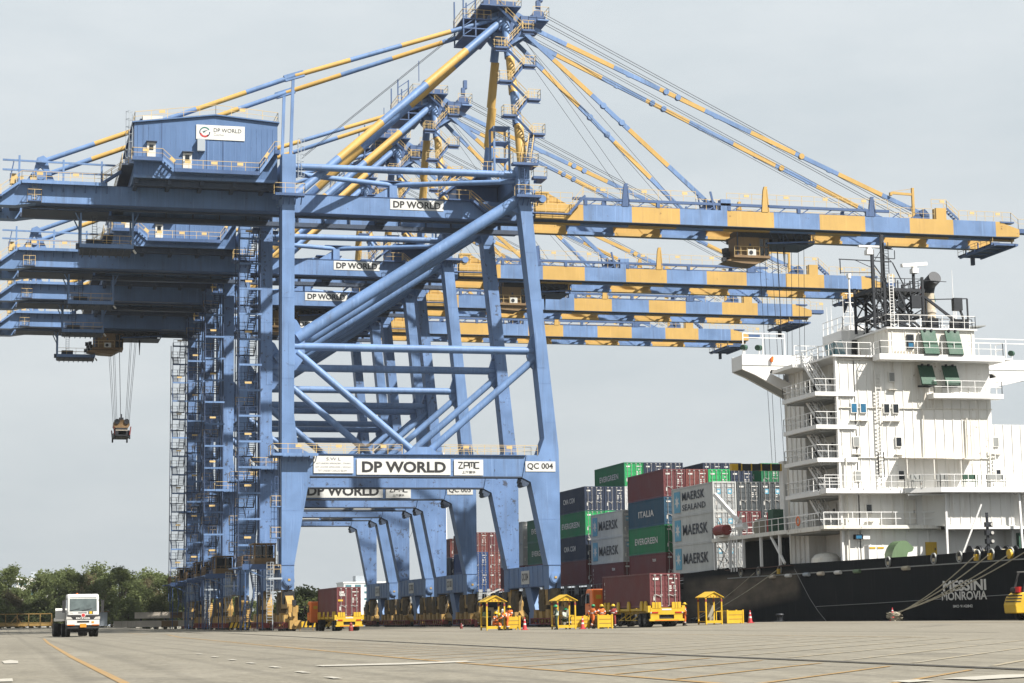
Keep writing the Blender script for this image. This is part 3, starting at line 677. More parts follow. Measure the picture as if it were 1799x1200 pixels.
def house(root):
    m = MB(); H = 'house_blue'
    m.prism([(-16.95, 50.2), (-1.05, 50.2), (-1.05, 56.75), (-8.0, 57.3), (-16.95, 56.05)], 'y', 2.2, 19.6, H)
    m.box(-17.0, -1.0, 2.1, 19.7, 49.9, 50.2, B)
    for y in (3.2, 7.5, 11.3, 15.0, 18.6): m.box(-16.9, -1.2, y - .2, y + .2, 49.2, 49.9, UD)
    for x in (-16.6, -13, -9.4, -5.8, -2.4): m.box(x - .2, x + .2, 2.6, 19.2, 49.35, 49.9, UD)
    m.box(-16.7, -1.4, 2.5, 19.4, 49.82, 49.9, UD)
    for k in range(26): m.box(-16.6 + .6 * k, -16.57 + .6 * k, 2.18, 2.21, 50.3, 56.0, 'crane_blue_worn')
    for x in (-14.0, -9.0, -7.2): m.box(x, x + .08, 2.16, 2.21, 50.3, 56.3, DK)
    hs = m.build('machinery_house', root)
    r = MB()
    r.prism([(-17.2, 56.05), (-8.0, 57.32), (-.85, 56.78), (-.85, 56.92), (-8.0, 57.46), (-17.2, 56.2)], 'y', 1.95, 19.9, H)
    r.rail([(-16.9, 2.1, 56.2), (-8, 2.1, 57.45), (-1.0, 2.1, 56.9)], plates=6, step=1.7); r.rail([(-16.9, 19.5, 56.2), (-16.9, 2.1, 56.2)]); r.rail([(-1.0, 2.1, 56.9), (-1.0, 19, 56.9)])
    r.build('roof', hs)
    u = MB(); u.box(-15.9, -13.7, 4.4, 6.6, 56.3, 57.55, 'door_white'); u.tube((-15.9, 5.4, 57.1), (-13.7, 5.4, 57.1), .62, 'door_white', 12); u.box(-16.2, -15.9, 4.6, 6.0, 56.3, 57.2, UD); u.build('roof_unit', hs)
    for x0, x1, z0, z1 in ((-15.55, -14.6, 51.95, 53.9), (-11.6, -10.62, 50.85, 52.9)):
        d = MB(); d.box(x0, x1, 2.1, 2.2, z0, z1, 'door_white'); d.box(x0 + .25, x1 - .25, 2.07, 2.1, z0 + 1.1, z1 - .25, 'glass_dark'); d.box(x0 - .1, x1 + .15, 1.8, 2.2, z1 + .05, z1 + .13, UD); d.box(x0 + .1, x0 + .17, 2.04, 2.1, z0 + .9, z0 + 1.1, UD); d.build('door', hs)
    s = MB(); x0, x1, z0, z1 = -10.15, -4.75, 54.55, 56.2
    sign(s, x0, x1, z0, z1, 2.16, [('DP WORLD', .36, .53, .57, .27, 'letter_black', .0), ('Cochin', .36, .27, .21, .17, 'letter_grey', -.01)])
    cx, cz, ra = -9.2, 55.37, .60
    for a0, a1, w0, mat in ((30, 150, .13, 'logo_green'), (150, 200, .10, 'logo_navy'), (195, 320, .2, 'logo_red'), (300, 365, .12, 'logo_navy')):
        n = 10
        for i in range(n):
            t0, t1 = R(a0 + (a1 - a0) * i / n), R(a0 + (a1 - a0) * (i + 1) / n)
            s.add([(cx + math.cos(t) * q, 2.085, cz + math.sin(t) * q) for t, q in ((t0, ra - w0), (t1, ra - w0), (t1, ra), (t0, ra))], [(0, 1, 2, 3)], mat)
    for dx, dz, w, h, mat in ((-.05, .1, .5, .1, 'logo_green'), (.12, .16, .5, .07, 'logo_navy'), (-.1, -.02, .3, .08, 'logo_navy'), (.05, -.12, .12, .1, 'logo_green')):
        s.add([(cx + dx - w / 2, 2.08, cz + dz - h * .2), (cx + dx, 2.08, cz + dz - h * .6), (cx + dx + w / 2, 2.08, cz + dz + h), (cx + dx, 2.08, cz + dz + h * .5)], [(0, 1, 2, 3)], mat)
    s.build('sign', hs)
    a = MB(); a.box(-10.05, -9.2, 1.6, 2.18, 53.1, 54.5, 'galvanised'); a.build('duct', hs)
    w = MB()      # stepped gallery along the front wall
    for x0, x1, z in ((-17.2, -13.9, 51.9), (-12.6, -3.2, 50.75), (-1.5, -.9, 53.3)):
        w.box(x0, x1, 1.0, 2.15, z - .22, z, B); w.box(x0, x1, .95, 1.0, z - .3, z + .12, DK)
    w.rail([(-17.2, 2.1, 51.9), (-17.2, 1.05, 51.9), (-13.9, 1.05, 51.9), (-12.6, 1.05, 50.75), (-3.2, 1.05, 50.75), (-1.5, 1.05, 53.3), (-.9, 1.05, 53.3)], plates=2.9, step=1.5)
    w.stairs((-12.6, 1.55, 50.75), (-13.9, 1.55, 51.9), .95, B, rails=False); w.stairs((-3.2, 1.55, 50.75), (-1.5, 1.55, 53.3), .95, B, rails=False)
    w.stairs((-20.1, 5.9, 49.9), (-17.3, 5.9, 51.9), .9, DK); w.box(-18.2, -16.9, 2.4, 19, 51.3, 51.5, UD); w.rail([(-18.2, 19, 51.5), (-18.2, 2.4, 51.5)])
    w.ladder((-17.15, 2.6, 51.9), (-17.15, 2.6, 57.4), 'galvanised', .6, (-1, 0, 0))
    w.build('gallery', hs)
def backreach(root):
    w = MB(); yo = 6.15
    w.box(-28.9, -19.6, yo - .2, 6.72, 49.68, 49.88, B); w.box(-28.9, -19.6, yo - .25, yo - .2, 49.6, 49.98, B)
    for k in range(8): x = -28 + 1.2 * k; w.beam((x, yo - .1, 49.65), (x, 6.7, 48.9), .09, .09, DK)
    w.rail([(-31.2, yo - .1, 48.1), (-28.9, yo - .1, 49.88), (-19.7, yo - .1, 49.88)], plates=3.9, step=1.4); w.stairs((-31.2, yo + .25, 48.1), (-28.9, yo + .25, 49.88), .7, B, rails=False)
    w.box(-33, -31, 5.4, 16, 47.9, 48.1, DK); w.rail([(-33, 5.4, 48.1), (-31.1, 5.4, 48.1)], step=.7); w.rail([(-30, 7, GZ1), (-30, 15, GZ1)])
    for x in (-29.2, -24.4, -20.2): w.beam((x, 6.9, 49.9), (x, 6.9, 52.9 if x < -29 else 52.6), .22, .22, B)
    for z in (52.35, 51.25): w.beam((-31, 6.9, z), (-18.7, 6.9, z - .15), .16, .2, B)
    w.beam((-31.8, 7, 50), (-33, 7, 53), .3, .3, DK); w.beam((-30.2, 7, 50), (-29.8, 7, 52.2), .12, .2, DK)
    for x, z in ((-30.2, 50.9), (-29.4, 50.6), (-28.0, 50.7)): w.box(x, x + .7, 7.2, 8.0, GZ1, z, RY)
    w.box(-28.25, -26.75, 5.5, 6.6, 47.5, 47.62, DK); w.rail([(-28.25, 6.6, 47.62), (-28.25, 5.5, 47.62), (-26.75, 5.5, 47.62), (-26.75, 6.6, 47.62)], h=1.2, step=.6)
    w.ladder((-27.5, 6.7, 47.7), (-27.5, 6.7, 50.9), 'galvanised', .5, (0, -1, 0), False)
    w.build('backreach_walkway', root)
    p = MB()      # hanging maintenance platform
    x0, x1, y0, y1 = -22.3, -16.5, 9.9, 14.2
    p.box(x0, x1, y0, y1, 43.2, 43.5, UD); p.box(x0 - .05, x1 + .05, y0 - .1, y0, 43.3, 43.75, B)
    for k in range(8): p.beam((x0 + .4 + .75 * k, y0, 43.1), (x0 + .4 + .75 * k, y1, 43.1), .1, .2, UD)
    for x, s in ((x0, -1), (x1, 1)):
        for y in (y0, y1): p.beam((x, y, 43.3), (x, y, 47.7), .22, .22, B); p.beam((x, y, 46.0), (x + s * .8, y, 47.7), .14, .14, B)
    p.rail([(x0, y0, 43.6), (x1, y0, 43.6)], step=1.45, h=1.15); p.rail([(x1, y0, 43.6), (x1, y1, 43.6), (x0, y1, 43.6), (x0, y0, 43.6)], h=1.15)
    p.ladder((-20.7, 11.5, 43.6), (-20.7, 11.5, 47.6), UD, .5, (0, -1, 0), False); p.box(-21.6, -19.8, 11.6, 13, 43.5, 44.6, UD)
    p.box(x0 - .5, x0, y0 + .2, y0 + .9, 43.2, 43.8, UD); p.tube((x1 + .1, y0 + .2, 43.2), (x1 + .4, y0 + .2, 42.8), .12, 'door_white', 8)
    p.build('maintenance_platform', root)
def access(root):
    m = MB()      # stair tower on the back of the rear land leg
    ya, yb, z0, fl = 17.9, 20.4, 7.0, 1.52
    n = 26
    for k in range(n):
        z = z0 + fl * k; L = k % 2 == 0; x = -2.95 if L else -1.75
        a, b = ((x, ya, z), (x, yb, z + fl)) if L else ((x, yb, z), (x, ya, z + fl))
        m.stairs(a, b, .85, 'stair_steel', rails=False, step=.2)
        for s in (-.42, .42): m.beam((x + s, a[1], z + .95), (x + s, b[1], z + fl + .95), .05, .05, 'stair_steel'); m.beam((x + s, a[1], z), (x + s, a[1], z + .95), .05, .05, 'stair_steel')
        yy = yb if L else ya - .7
        m.box(-3.45, -1.25, yy, yy + .7, z + fl - .1, z + fl, 'stair_steel')
        yo = yy + .7 if L else yy
        m.rail([(-3.4, yo, z + fl), (-1.3, yo, z + fl)], 'stair_steel' if k % 4 else RY, h=1.0, step=1.0)
        if not L:
            if k % 4 == 1: m.box(-2.8, -2.0, yo - .04, yo, z + fl + .68, z + fl + .92, RY)
            m.beam((-3.5, yo, z + fl - .1), (-.8, yo, z + fl - .1), .14, .24, B)
    for x in (-3.5, -1.0):
        for y in (ya - .7, yb + .7): m.beam((x, y, z0 - 2.4), (x, y, z0 + fl * n + .5), .11, .11, 'stair_steel')
    m.build('stair_tower', root)
    c = MB()      # cabin and platform at the foot of the land side
    c.box(-4.7, -.85, 2.4, 8.2, 6.85, 7.15, B); c.box(-4.75, -.85, 2.35, 2.4, 6.7, 7.3, DK)
    c.rail([(-.9, 2.45, 7.15), (-4.65, 2.45, 7.15), (-4.65, 8.2, 7.15)], mat='cab_brown', step=.6)
    c.box(-3.3, -.95, 3.6, 7.2, 7.15, 8.0, 'cab_brown'); c.box(-3.5, -.9, 3.4, 7.4, 9.5, 9.62, 'cab_brown')
    for x in (-3.25, -2.0, -1.0):
        for y in (3.65, 7.15): c.beam((x, y, 7.15), (x, y, 9.5), .14, .14, 'cab_brown')
    c.box(-3.2, -1.0, 5.2, 5.3, 8.0, 9.4, 'glass_dark')
    c.box(-5.6, -4.7, 4.0, 8.2, 6.85, 7.0, DK); c.beam((-4.4, 2.6, 6.8), (-.9, 2.6, 5.2), .15, .15, B)
    c.stairs((-3.9, 7.0, .2), (-3.9, 2.6, 3.6), .8, DK, DK); c.stairs((-3.0, 2.6, 3.6), (-3.0, 7.0, 6.9), .8, DK, DK)
    for x in (-4.4, -2.5):
        for y in (2.6, 7.2): c.beam((x, y, 0.2), (x, y, 6.9), .12, .12, DK)
    c.build('access_cabin', root)
    l = MB()
    l.ladder((-1.15, .6, 8.6), (-1.15, .6, 19.0), DK, .5, (-1, 0, 0)); l.box(-1.9, -.8, .1, 1.2, 13.4, 13.5, B); l.rail([(-.85, .1, 13.5), (-1.9, .1, 13.5), (-1.9, 1.2, 13.5)], step=.55); l.box(-1.9, -.8, .1, 1.2, 10.0, 10.1, B); l.rail([(-.85, .1, 10.1), (-1.9, .1, 10.1), (-1.9, 1.2, 10.1)], step=.55)
    l.build('ladder', root)
    l = MB(); l.ladder((-2.1, -.2, .9), (-2.1, -.2, 7.4), 'galvanised', .62, (0, -1, 0)); l.beam((-1.78, -.2, .1), (-1.78, -.2, 1.2), .1, .1, 'galvanised'); l.box(-2.5, -.8, -.6, .3, 5.55, 5.75, 'galvanised'); l.rail([(-2.4, -.2, 6.2), (-.9, -.2, 6.2)], step=.7, h=.9)
    l.build('ladder', root)
def build_crane(number):
    root = thing('gantry_crane', '', 'crane')
    for y in (0.0, 18.24):
        crane_leg_land(root, y); crane_leg_water(root, y); portal(root, y, y < 5, number); braces(root, y)
        for x, w in ((0, False), (30, True)): bogie_set(root, x, y + (1.6 if y < 5 else .6), w, -1 if y < 5 else 1)
    sill(root, -.8, .6, False, number); sill(root, 29.3, 30.68, True, number)
    girders(root); boom(root); mast(root); house(root); backreach(root); access(root)
    return root
def trolley(parent, x):
    m = MB()
    m.box(x + .6, x + 10.0, 8.9, 13.7, 47.1, 47.7, 'machine_dark')
    for k in range(7): m.box(x + 1 + 1.3 * k, x + 1.9 + 1.3 * k, 9.2 + .3 * (k % 3), 13.4, 46.5 + .25 * (k % 2), 48.4, 'machine_dark')
    for xx in (x + 6.2, x + 10.2): m.beam((xx, 8.7, 47.6), (xx, 8.7, 46.4), .12, .12, UD)
    for k in range(6): m.beam((x + 4.4 + k, 8.7, 47.8), (x + 4.9 + k, 8.7, 46.8), .09, .09, UD)
    m.beam((x + 4, 8.7, 46.4), (x + 10.4, 8.7, 46.8), .16, .2, DK); m.beam((x + 4, 13.8, 46.4), (x + 10.4, 13.8, 46.8), .16, .2, DK); m.rail([(x + 8, 8.6, 46.9), (x + 10.4, 8.6, 46.9)], mat=UD, step=.6)
    m.box(x + 4, x + 10.2, 8.8, 13.7, 46.35, 46.45, UD); m.tube((x + 7.0, 10.5, 46.4), (x + 7.0, 10.5, 43.9), .16, 'machine_dark', 8, .04)
    o = m.build('trolley', parent)
    c = MB()
    c.box(x, x + 3.0, 8.8, 11.4, 44.75, 47.1, 'cab_brown'); c.box(x - .5, x + 4.3, 8.3, 11.8, 44.45, 44.75, 'cab_brown')
    c.prism([(x - .4, 44.4), (x + 3.8, 44.4), (x + 2.6, 43.7), (x + .6, 43.8), (x - 1.4, 44.1)], 'y', 8.6, 11.6, 'cab_brown')
    for k in range(9): t = .37 * k; c.box(x - 1.8 + t * .5, x - 1.3 + t * .5, 8.9 + .25 * k, 9.3 + .25 * k, 44.0 + .21 * ((k * 5) % 7), 44.5 + .23 * ((k * 5) % 7), 'machine_dark')
    c.rail([(x - .4, 8.35, 44.75), (x + 2.9, 8.35, 44.75)], step=.9); c.box(x + 1.35, x + 2.4, 8.3, 8.75, 44.75, 45.5, 'door_white'); c.tube((x + 1.75, 8.27, 45.1), (x + 1.75, 8.31, 45.1), .26, 'machine_dark', 12)
    c.box(x + .1, x + .25, 8.7, 8.8, 44.8, 48, UD); c.box(x + 1.7, x + 1.95, 8.76, 8.8, 46.0, 46.3, UD)
    cab = c.build('cab', o)
    g = MB(); g.prism([(x + 3.02, 47.0), (x + 4.35, 47.0), (x + 4.2, 44.8), (x + 3.02, 44.8)], 'y', 8.85, 11.35, 'glass_dark')
    for xx in (x + 3.04, x + 3.7, x + 4.25): g.beam((xx, 8.82, 44.8), (xx + (.05 if xx > x + 4 else 0), 8.82, 47.0), .1, .1, 'cab_brown')
    for z in (45.9, 46.98): g.beam((x + 3.0, 8.82, z), (x + 4.32, 8.82, z), .1, .1, 'cab_brown')
    g.build('window', cab)
    return o
def spreader(name, label, loc, top, mats, length=12.0):
    """headblock and telescopic spreader hung on its ropes, long axis along the quay"""
    t = thing(name, label, 'spreader', loc)
    h = MB(); h.prism([(-1.0, .9), (1.0, .9), (1.25, 1.3), (1.2, 1.9), (.8, 2.2), (-.8, 2.2), (-1.2, 1.9), (-1.25, 1.3)], 'y', -2.0, 2.0, mats[0])
    for x in (-.75, .75): h.tube((x, -2.2, 1.9), (x, 2.2, 1.9), .42, 'machine_dark', 14)
    h.box(-.35, .35, -.5, .5, 2.2, 2.7, 'machine_dark'); h.tube((0, 0, 2.7), (0, 0, 3.3), .14, 'machine_dark', 8); h.box(-.9, .9, -2.1, 2.1, .45, .9, 'machine_dark'); h.build('headblock', t)
    s = MB(); s.box(-1.0, 1.0, -3.2, 3.2, -.35, .45, mats[1]); s.box(-1.25, 1.25, -1.6, 1.6, -.5, .15, 'machine_dark')
    for sy in (-1, 1):
        for k in range(4):
            a, b = 3.2 + (length / 2 - 3.2) * k / 4, 3.2 + (length / 2 - 3.2) * (k + 1) / 4
            s.box(-.6, .6, min(sy * a, sy * b), max(sy * a, sy * b), -.3, .3, mats[2 + k % 2])
        s.box(-1.25, 1.25, min(sy * length / 2, sy * (length / 2 - .5)), max(sy * length / 2, sy * (length / 2 - .5)), -.5, .35, mats[2])
        for x in (-1.15, 1.15): s.box(x - .12, x + .12, sy * length / 2 - .2, sy * length / 2 + .2, -1.0, -.4, 'machine_dark'); s.prism([(x - .1, -.4), (x + .1, -.4), (x + .25 * (1 if x > 0 else -1), .95), (x + .1 * (1 if x > 0 else -1), .95)], 'y', sy * (length / 2) - .3, sy * (length / 2) + .3, mats[4])
    s.build('spreader_frame', t)
    r = MB()
    for x in (-1.15, -.75, .75, 1.15):
        for y in (-1.9, 1.9): r.tube((x, y, 1.9), (x * 1.9, y * 1.05, top), .03, 'rope_steel', 4)
    r.tube((-.1, 0, 3.2), (-.5, 0, top), .045, 'rope_steel', 5); r.build('rope', t)
    return t
CRANE_Y = (0.0, 40.07, 66.0, 93.28)
WORDS = (('QC 004', 'blue and yellow quay crane nearest the camera, tallest of the four in the row'), ('QC 003', 'second blue and yellow quay crane in the row, just behind the nearest one'),
         ('QC 002', 'third blue and yellow quay crane in the row, seen through the legs of nearer cranes'), ('QC 001', 'farthest and smallest looking blue and yellow quay crane at the end of the row'))
def lettering_for(root, number):
    """replace the number plates of a copied crane by its own number"""
    for ch in list(root.children):
        for sg in list(ch.children):
            if sg.name.startswith('sign') and ch.name.startswith(('portal_beam', 'sill_beam')):
                x = [v.co.x for v in sg.data.vertices]
                if ch.name.startswith('sill_beam') or min(x) > 26: bpy.data.objects.remove(sg)
        if ch.name.startswith('portal_beam') and ch.data.vertices[0].co.y < 5:
            sm = MB(); sign(sm, 26.75, 30.25, 17.38, 18.52, -.01, [(number, .06, .16, .86, .68, 'letter_black', .018)]); sm.build('sign', ch)
        if ch.name.startswith('sill_beam') and ch.data.vertices[0].co.x > 20:
            b = MB(); b.box(29.23, 29.29, 8.4, 11.9, 4.95, 6.5, 'sign_white'); b.text(number, (29.215, 11.55, 5.2), (0, -1, 0), (0, 0, 1), 2.8, 1.05, 'letter_black', .03); b.build('sign', ch)
cranes = [build_crane('QC 004')]
for k in range(1, 4):
    c = dup(cranes[0]); c.location = (0, CRANE_Y[k], 0); lettering_for(c, WORDS[k][0]); cranes.append(c)
for c, (num, lab) in zip(cranes, WORDS): tag(c, lab, 'crane', 'quay cranes in a row')
for k, x in ((0, 56.4), (1, 36.6), (2, 8.0), (3, -16.4)): trolley(cranes[k], x)
spreader('spreader', 'spreader hanging on long ropes, lowered into the ship behind its white house', (63.4, 11.3, 9.0), 37.3, ('cab_brown', 'machine_dark', 'machine_dark', 'safety_yellow', 'safety_yellow'), 12.2)
spreader('spreader', 'brown and black spreader hanging alone on ropes at the left of the cranes', (-12.1, 93.28 + 11.3, 31.1), 16.0, ('cab_brown', 'rusty_steel', 'machine_dark', 'machine_dark', 'guard_red'), 6.6)
# ------------------------------------------------------------------ ground, quay, water
def ground_mat():
    m, n, l, b = _new('yard_concrete', 0.9, 0, 0.25)
    g = n.new('ShaderNodeNewGeometry').outputs['Position']
    big = _noise(n, l, _scaled(n, l, g, (.10, .035, .1)), 1.0, 6, .6)
    c = _mix(n, l, _range(n, l, big, .3, .7, 0, 1), (0.1135, 0.1014, 0.0783), (0.1604, 0.1465, 0.1160))
    med = _noise(n, l, _scaled(n, l, g, (1.1, .5, 1)), 1.0, 6, .65)
    c = _mix(n, l, _range(n, l, med, .42, .7, 0, .8), c, (0.0900, 0.0812, 0.0643))
    fine = _noise(n, l, g, 5.0, 4, .7)
    c = _mix(n, l, _range(n, l, fine, .38, .62, 0, .42), c, (0.1878, 0.1743, 0.1398))
    spots = _noise(n, l, g, .55, 7, .7)
    c = _mix(n, l, _range(n, l, spots, .66, .74, 0, .5), c, (0.0665, 0.0601, 0.0504))
    # pale pavement strip on the water side of the drain, tyre-worn lanes along the quay
    sx = n.new('ShaderNodeSeparateXYZ'); l.new(g, sx.inputs[0])
    st = _range(n, l, sx.outputs[0], -15.9, -15.6, 0, .38)
    c = _mix(n, l, st, c, (0.1839, 0.1669, 0.1307))
    lanes = _noise(n, l, _scaled(n, l, g, (.8, .012, 1)), 1.0, 3, .5)
    c = _mix(n, l, _range(n, l, lanes, .5, .68, 0, .3), c, (0.0861, 0.0781, 0.0629))
    oil = _noise(n, l, _scaled(n, l, g, (.35, .22, 1)), 1.0, 3, .5)
    c = _mix(n, l, _range(n, l, oil, .6, .72, 0, .55), c, (0.0548, 0.0496, 0.0419))
    pale = _noise(n, l, _scaled(n, l, g, (.16, .05, 1)), 1.7, 5, .65)
    c = _mix(n, l, _range(n, l, pale, .55, .7, 0, .4), c, (0.2074, 0.1916, 0.1574))
    gr = _noise(n, l, _scaled(n, l, g, (9, 4, 9)), 1.0, 5, .75)
    c = _mix(n, l, _range(n, l, gr, .5, .68, 0, .5), c, (0.0783, 0.0714, 0.0573)); c = _mix(n, l, _range(n, l, gr, .48, .34, 0, .45), c, (0.2113, 0.1954, 0.1608))
    speck = _noise(n, l, g, 2.4, 3, .8)
    c = _mix(n, l, _range(n, l, speck, .66, .7, 0, .55), c, (0.0430, 0.0391, 0.0328))
    tyre = n.new('ShaderNodeTexWave'); tyre.bands_direction = 'X'; tyre.inputs['Scale'].default_value = .21; tyre.inputs['Distortion'].default_value = 5; tyre.inputs['Detail'].default_value = 3; tyre.inputs['Detail Scale'].default_value = .25
    l.new(_scaled(n, l, g, (1, .05, 1)), tyre.inputs['Vector'])
    c = _mix(n, l, _range(n, l, tyre.outputs['Fac'], .8, 1.0, 0, .28), c, (0.0587, 0.0527, 0.0434))
    l.new(c, b.inputs['Base Color'])
    bp = n.new('ShaderNodeBump'); bp.inputs['Strength'].default_value = .35; bp.inputs['Distance'].default_value = .03
    l.new(fine, bp.inputs['Height']); l.new(bp.outputs[0], b.inputs['Normal'])
ground_mat()
paint('quay_concrete', (0.2348, 0.2030, 0.1468), .9, .2, .5)
paint('line_orange', (0.3443, 0.2142, 0.0769), .8, .1, 0, 1.0, scale=2.2, rustcol=(0.2583, 0.2255, 0.1748))
paint('line_faint', (.36, .30, .20), .85, .1, 0, 1.5, scale=1.6, rustcol=(.30, .285, .24))
paint('line_white', (0.4539, 0.4283, 0.3705), .8, .08, 0, .6, scale=2.5, rustcol=(0.2661, 0.2405, 0.1958))
plain('groove_black', (.02, .019, .018), .9, 0, .3)
plain('joint_grey', (0.1017, 0.0902, 0.0699), .9)
plain('asphalt', (0.0430, 0.0413, 0.0385), .9)
def water_mat():
    m, n, l, b = _new('harbour_water', .12, 0, .5)
    b.inputs['Base Color'].default_value = (.03, .045, .04, 1)
    g = n.new('ShaderNodeNewGeometry').outputs['Position']
    bp = n.new('ShaderNodeBump'); bp.inputs['Strength'].default_value = .5; bp.inputs['Distance'].default_value = .2
    l.new(_noise(n, l, g, .8, 5), bp.inputs['Height']); l.new(bp.outputs[0], b.inputs['Normal'])
water_mat()
QX = 34.3
def ground():
    xs = [-3000, -1000, -300, -120] + [-60 + 2 * k for k in range(47)] + [33.2, QX]
    ys = [-600, -300, -240] + [-216 + 3 * k for k in range(112)] + [150, 200, 400, 1000, 3000, 7000]
    vs = [(x, y, gz(x, y)) for y in ys for x in xs]; n = len(xs)
    fs = [(j*n+i, j*n+i+1, (j+1)*n+i+1, (j+1)*n+i) for j in range(len(ys)-1) for i in range(n-1)]
    m = MB(); m.add(vs, fs, 'yard_concrete'); o = m.build('ground', None, True); struct(o)
    q = MB()
    for j in range(len(ys) - 1):
        a, b = ys[j], ys[j+1]; za, zb = gz(QX, a), gz(QX, b)
        q.add([(QX, a, za), (QX, b, zb), (QX, b, -6), (QX, a, -6)], [(0, 1, 2, 3)], 'quay_concrete')
        q.add([(QX-.9, a, za+.01), (QX+.05, a, za+.012), (QX+.05, b, zb+.012), (QX-.9, b, zb+.01)], [(0, 1, 2, 3)], 'quay_concrete')
        q.add([(QX-.9, a, za+.02), (QX-.75, a, za+.02), (QX-.75, b, zb+.02), (QX-.9, b, zb+.02)], [(0, 1, 2, 3)], 'line_orange')
    struct(q.build('quay_wall'))
    w = MB(); w.add([(QX, -600, -3), (6000, -600, -3), (6000, 7000, -3), (QX, 7000, -3)], [(0, 1, 2, 3)], 'harbour_water'); struct(w.build('water'))
ground()
def strip(m, pts, w, mat, dz=.008, step=2.0):
    for (x0, y0), (x1, y1) in zip(pts[:-1], pts[1:]):
        a, b = Vector((x0, y0, 0)), Vector((x1, y1, 0)); d = (b - a); L = d.length; d.normalize(); c = Vector((-d.y, d.x, 0)) * w / 2
        n = max(1, int(L / step))
        for k in range(n):
            p, q = a + d * L * k / n, a + d * L * (k + 1) / n
            m.add([(v.x, v.y, gz(v.x, v.y) + dz) for v in (p - c, p + c, q + c, q - c)], [(0, 1, 2, 3)], mat)
m = MB()
strip(m, [(-21.45, -206), (-21.45, -170), (-20.6, -134), (-19.5, -90), (-17.6, -57), (-16, 20)], .17, 'line_orange')
strip(m, [(-28.5, -206), (-28.3, -158), (-27.9, -114), (-27.4, -80)], .15, 'line_orange')
strip(m, [(.4, -150), (.4, -20)], .2, 'line_orange'); strip(m, [(25.2, -150), (25.2, 120)], .2, 'line_orange')
for k in range(26):
    y = -191.5 + 2.72 * k
    strip(m, [(-21.3, y), (-16.4, y + 6.4)], .11, 'line_orange', .009)
struct(m.build('painted_lines'))
m = MB()
for k in range(24):
    y = -191.5 + 2.72 * k
    strip(m, [(-15.2, y + 8.0), (.3, y + 28.5)], .13, 'line_faint', .009)
struct(m.build('faded_lines'))
m = MB()
m.add([(x, y, gz(x, y) + .015) for x, y in ((-24.3, -173.7), (-22.6, -173.2), (-21.0, -172.4), (-21.0, -173.3), (-22.6, -174.6), (-24.3, -174.7))], [(0, 5, 4, 3, 2, 1)], 'line_white')
m.add([(x, y, gz(x, y) + .015) for x, y in ((-18.6, -188.5), (-17.3, -187.6), (-16.4, -187.9), (-17.4, -188.6), (-18.5, -189.2))], [(0, 4, 3, 2, 1)], 'line_white')
m.add([(x, y, gz(x, y) + .015) for x, y in ((-19.5, -188.9), (-19.0, -188.6), (-19.0, -189.1), (-19.55, -189.5))], [(0, 3, 2, 1)], 'line_white')
m.add([(x, y, gz(x, y) + .015) for x, y in ((-30.05, -165.6), (-29.75, -165.6), (-29.72, -162.4), (-29.9, -160.8), (-30.1, -162.4))], [(0, 1, 2, 3, 4)], 'line_white')
m.add([(x, y, gz(x, y) + .015) for x, y in ((-30.15, -180.4), (-29.95, -180.4), (-29.95, -178.6), (-30.15, -178.8))], [(0, 1, 2, 3)], 'line_white')
for x, y in ((-24.9, -157.2), (-25.0, -162.1), (-25.05, -166.3), (-25.12, -170.4), (-25.17, -174.4), (-25.27, -178.5), (-25.35, -182.1), (-23.3, -93), (-21.1, -92)):
    m.add([(x - .05, y - .5, gz(x, y) + .015), (x + .09, y - .5, gz(x, y) + .015), (x + .09, y + .5, gz(x, y) + .015), (x - .05, y + .5, gz(x, y) + .015)], [(0, 1, 2, 3)], 'line_white')
struct(m.build('painted_marks'))
m = MB()
strip(m, [(-15.75, -212), (-15.9, -165), (-15.2, -135), (-9, 47)], .24, 'groove_black', .016); strip(m, [(8.6, -140), (8.6, 100)], .22, 'groove_black', .016)
for x in (-.35, .35, 29.65, 30.35): strip(m, [(x, -120), (x, 200)], .07, 'groove_black', .016)
struct(m.build('drain_grooves'))
m = MB()
for x in (-5.5, 13, 25): strip(m, [(x, -205), (x, 100)], .045, 'joint_grey', .006, 3)
struct(m.build('slab_joints'))
m = MB()
for x in (0, 30): strip(m, [(x, -120), (x, 200)], .12, 'bar_steel', .03)
struct(m.build('crane_rails'))
m = MB(); strip(m, [(-60, 112), (-3, 112)], 14, 'asphalt', .02); struct(m.build('road'))

# ------------------------------------------------------------------ the container ship
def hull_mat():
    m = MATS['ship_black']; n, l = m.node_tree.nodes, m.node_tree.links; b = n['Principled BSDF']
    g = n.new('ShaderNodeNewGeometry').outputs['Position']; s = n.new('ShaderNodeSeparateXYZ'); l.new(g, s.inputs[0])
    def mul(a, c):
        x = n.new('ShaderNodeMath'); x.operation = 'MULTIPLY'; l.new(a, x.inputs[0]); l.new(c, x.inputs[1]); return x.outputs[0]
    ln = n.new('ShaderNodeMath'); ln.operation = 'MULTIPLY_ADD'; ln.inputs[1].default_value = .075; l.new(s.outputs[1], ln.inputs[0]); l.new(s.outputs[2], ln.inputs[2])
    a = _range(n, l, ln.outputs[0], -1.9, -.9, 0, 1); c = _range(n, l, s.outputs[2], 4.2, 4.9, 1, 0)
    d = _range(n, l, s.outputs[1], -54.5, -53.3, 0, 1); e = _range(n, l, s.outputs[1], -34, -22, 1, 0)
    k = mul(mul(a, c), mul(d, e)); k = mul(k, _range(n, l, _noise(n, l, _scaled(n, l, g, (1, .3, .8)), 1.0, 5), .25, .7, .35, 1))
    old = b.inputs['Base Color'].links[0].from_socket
    l.new(_mix(n, l, k, old, (.13, .105, .08)), b.inputs['Base Color'])  # brown reflection of the dusty quay ground, painted into the hull colour
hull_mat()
SO = Vector((52.5, 0, -3.0))
ship = thing('container_ship', 'black hulled container ship with white accommodation house moored along the quay', 'ship', SO)
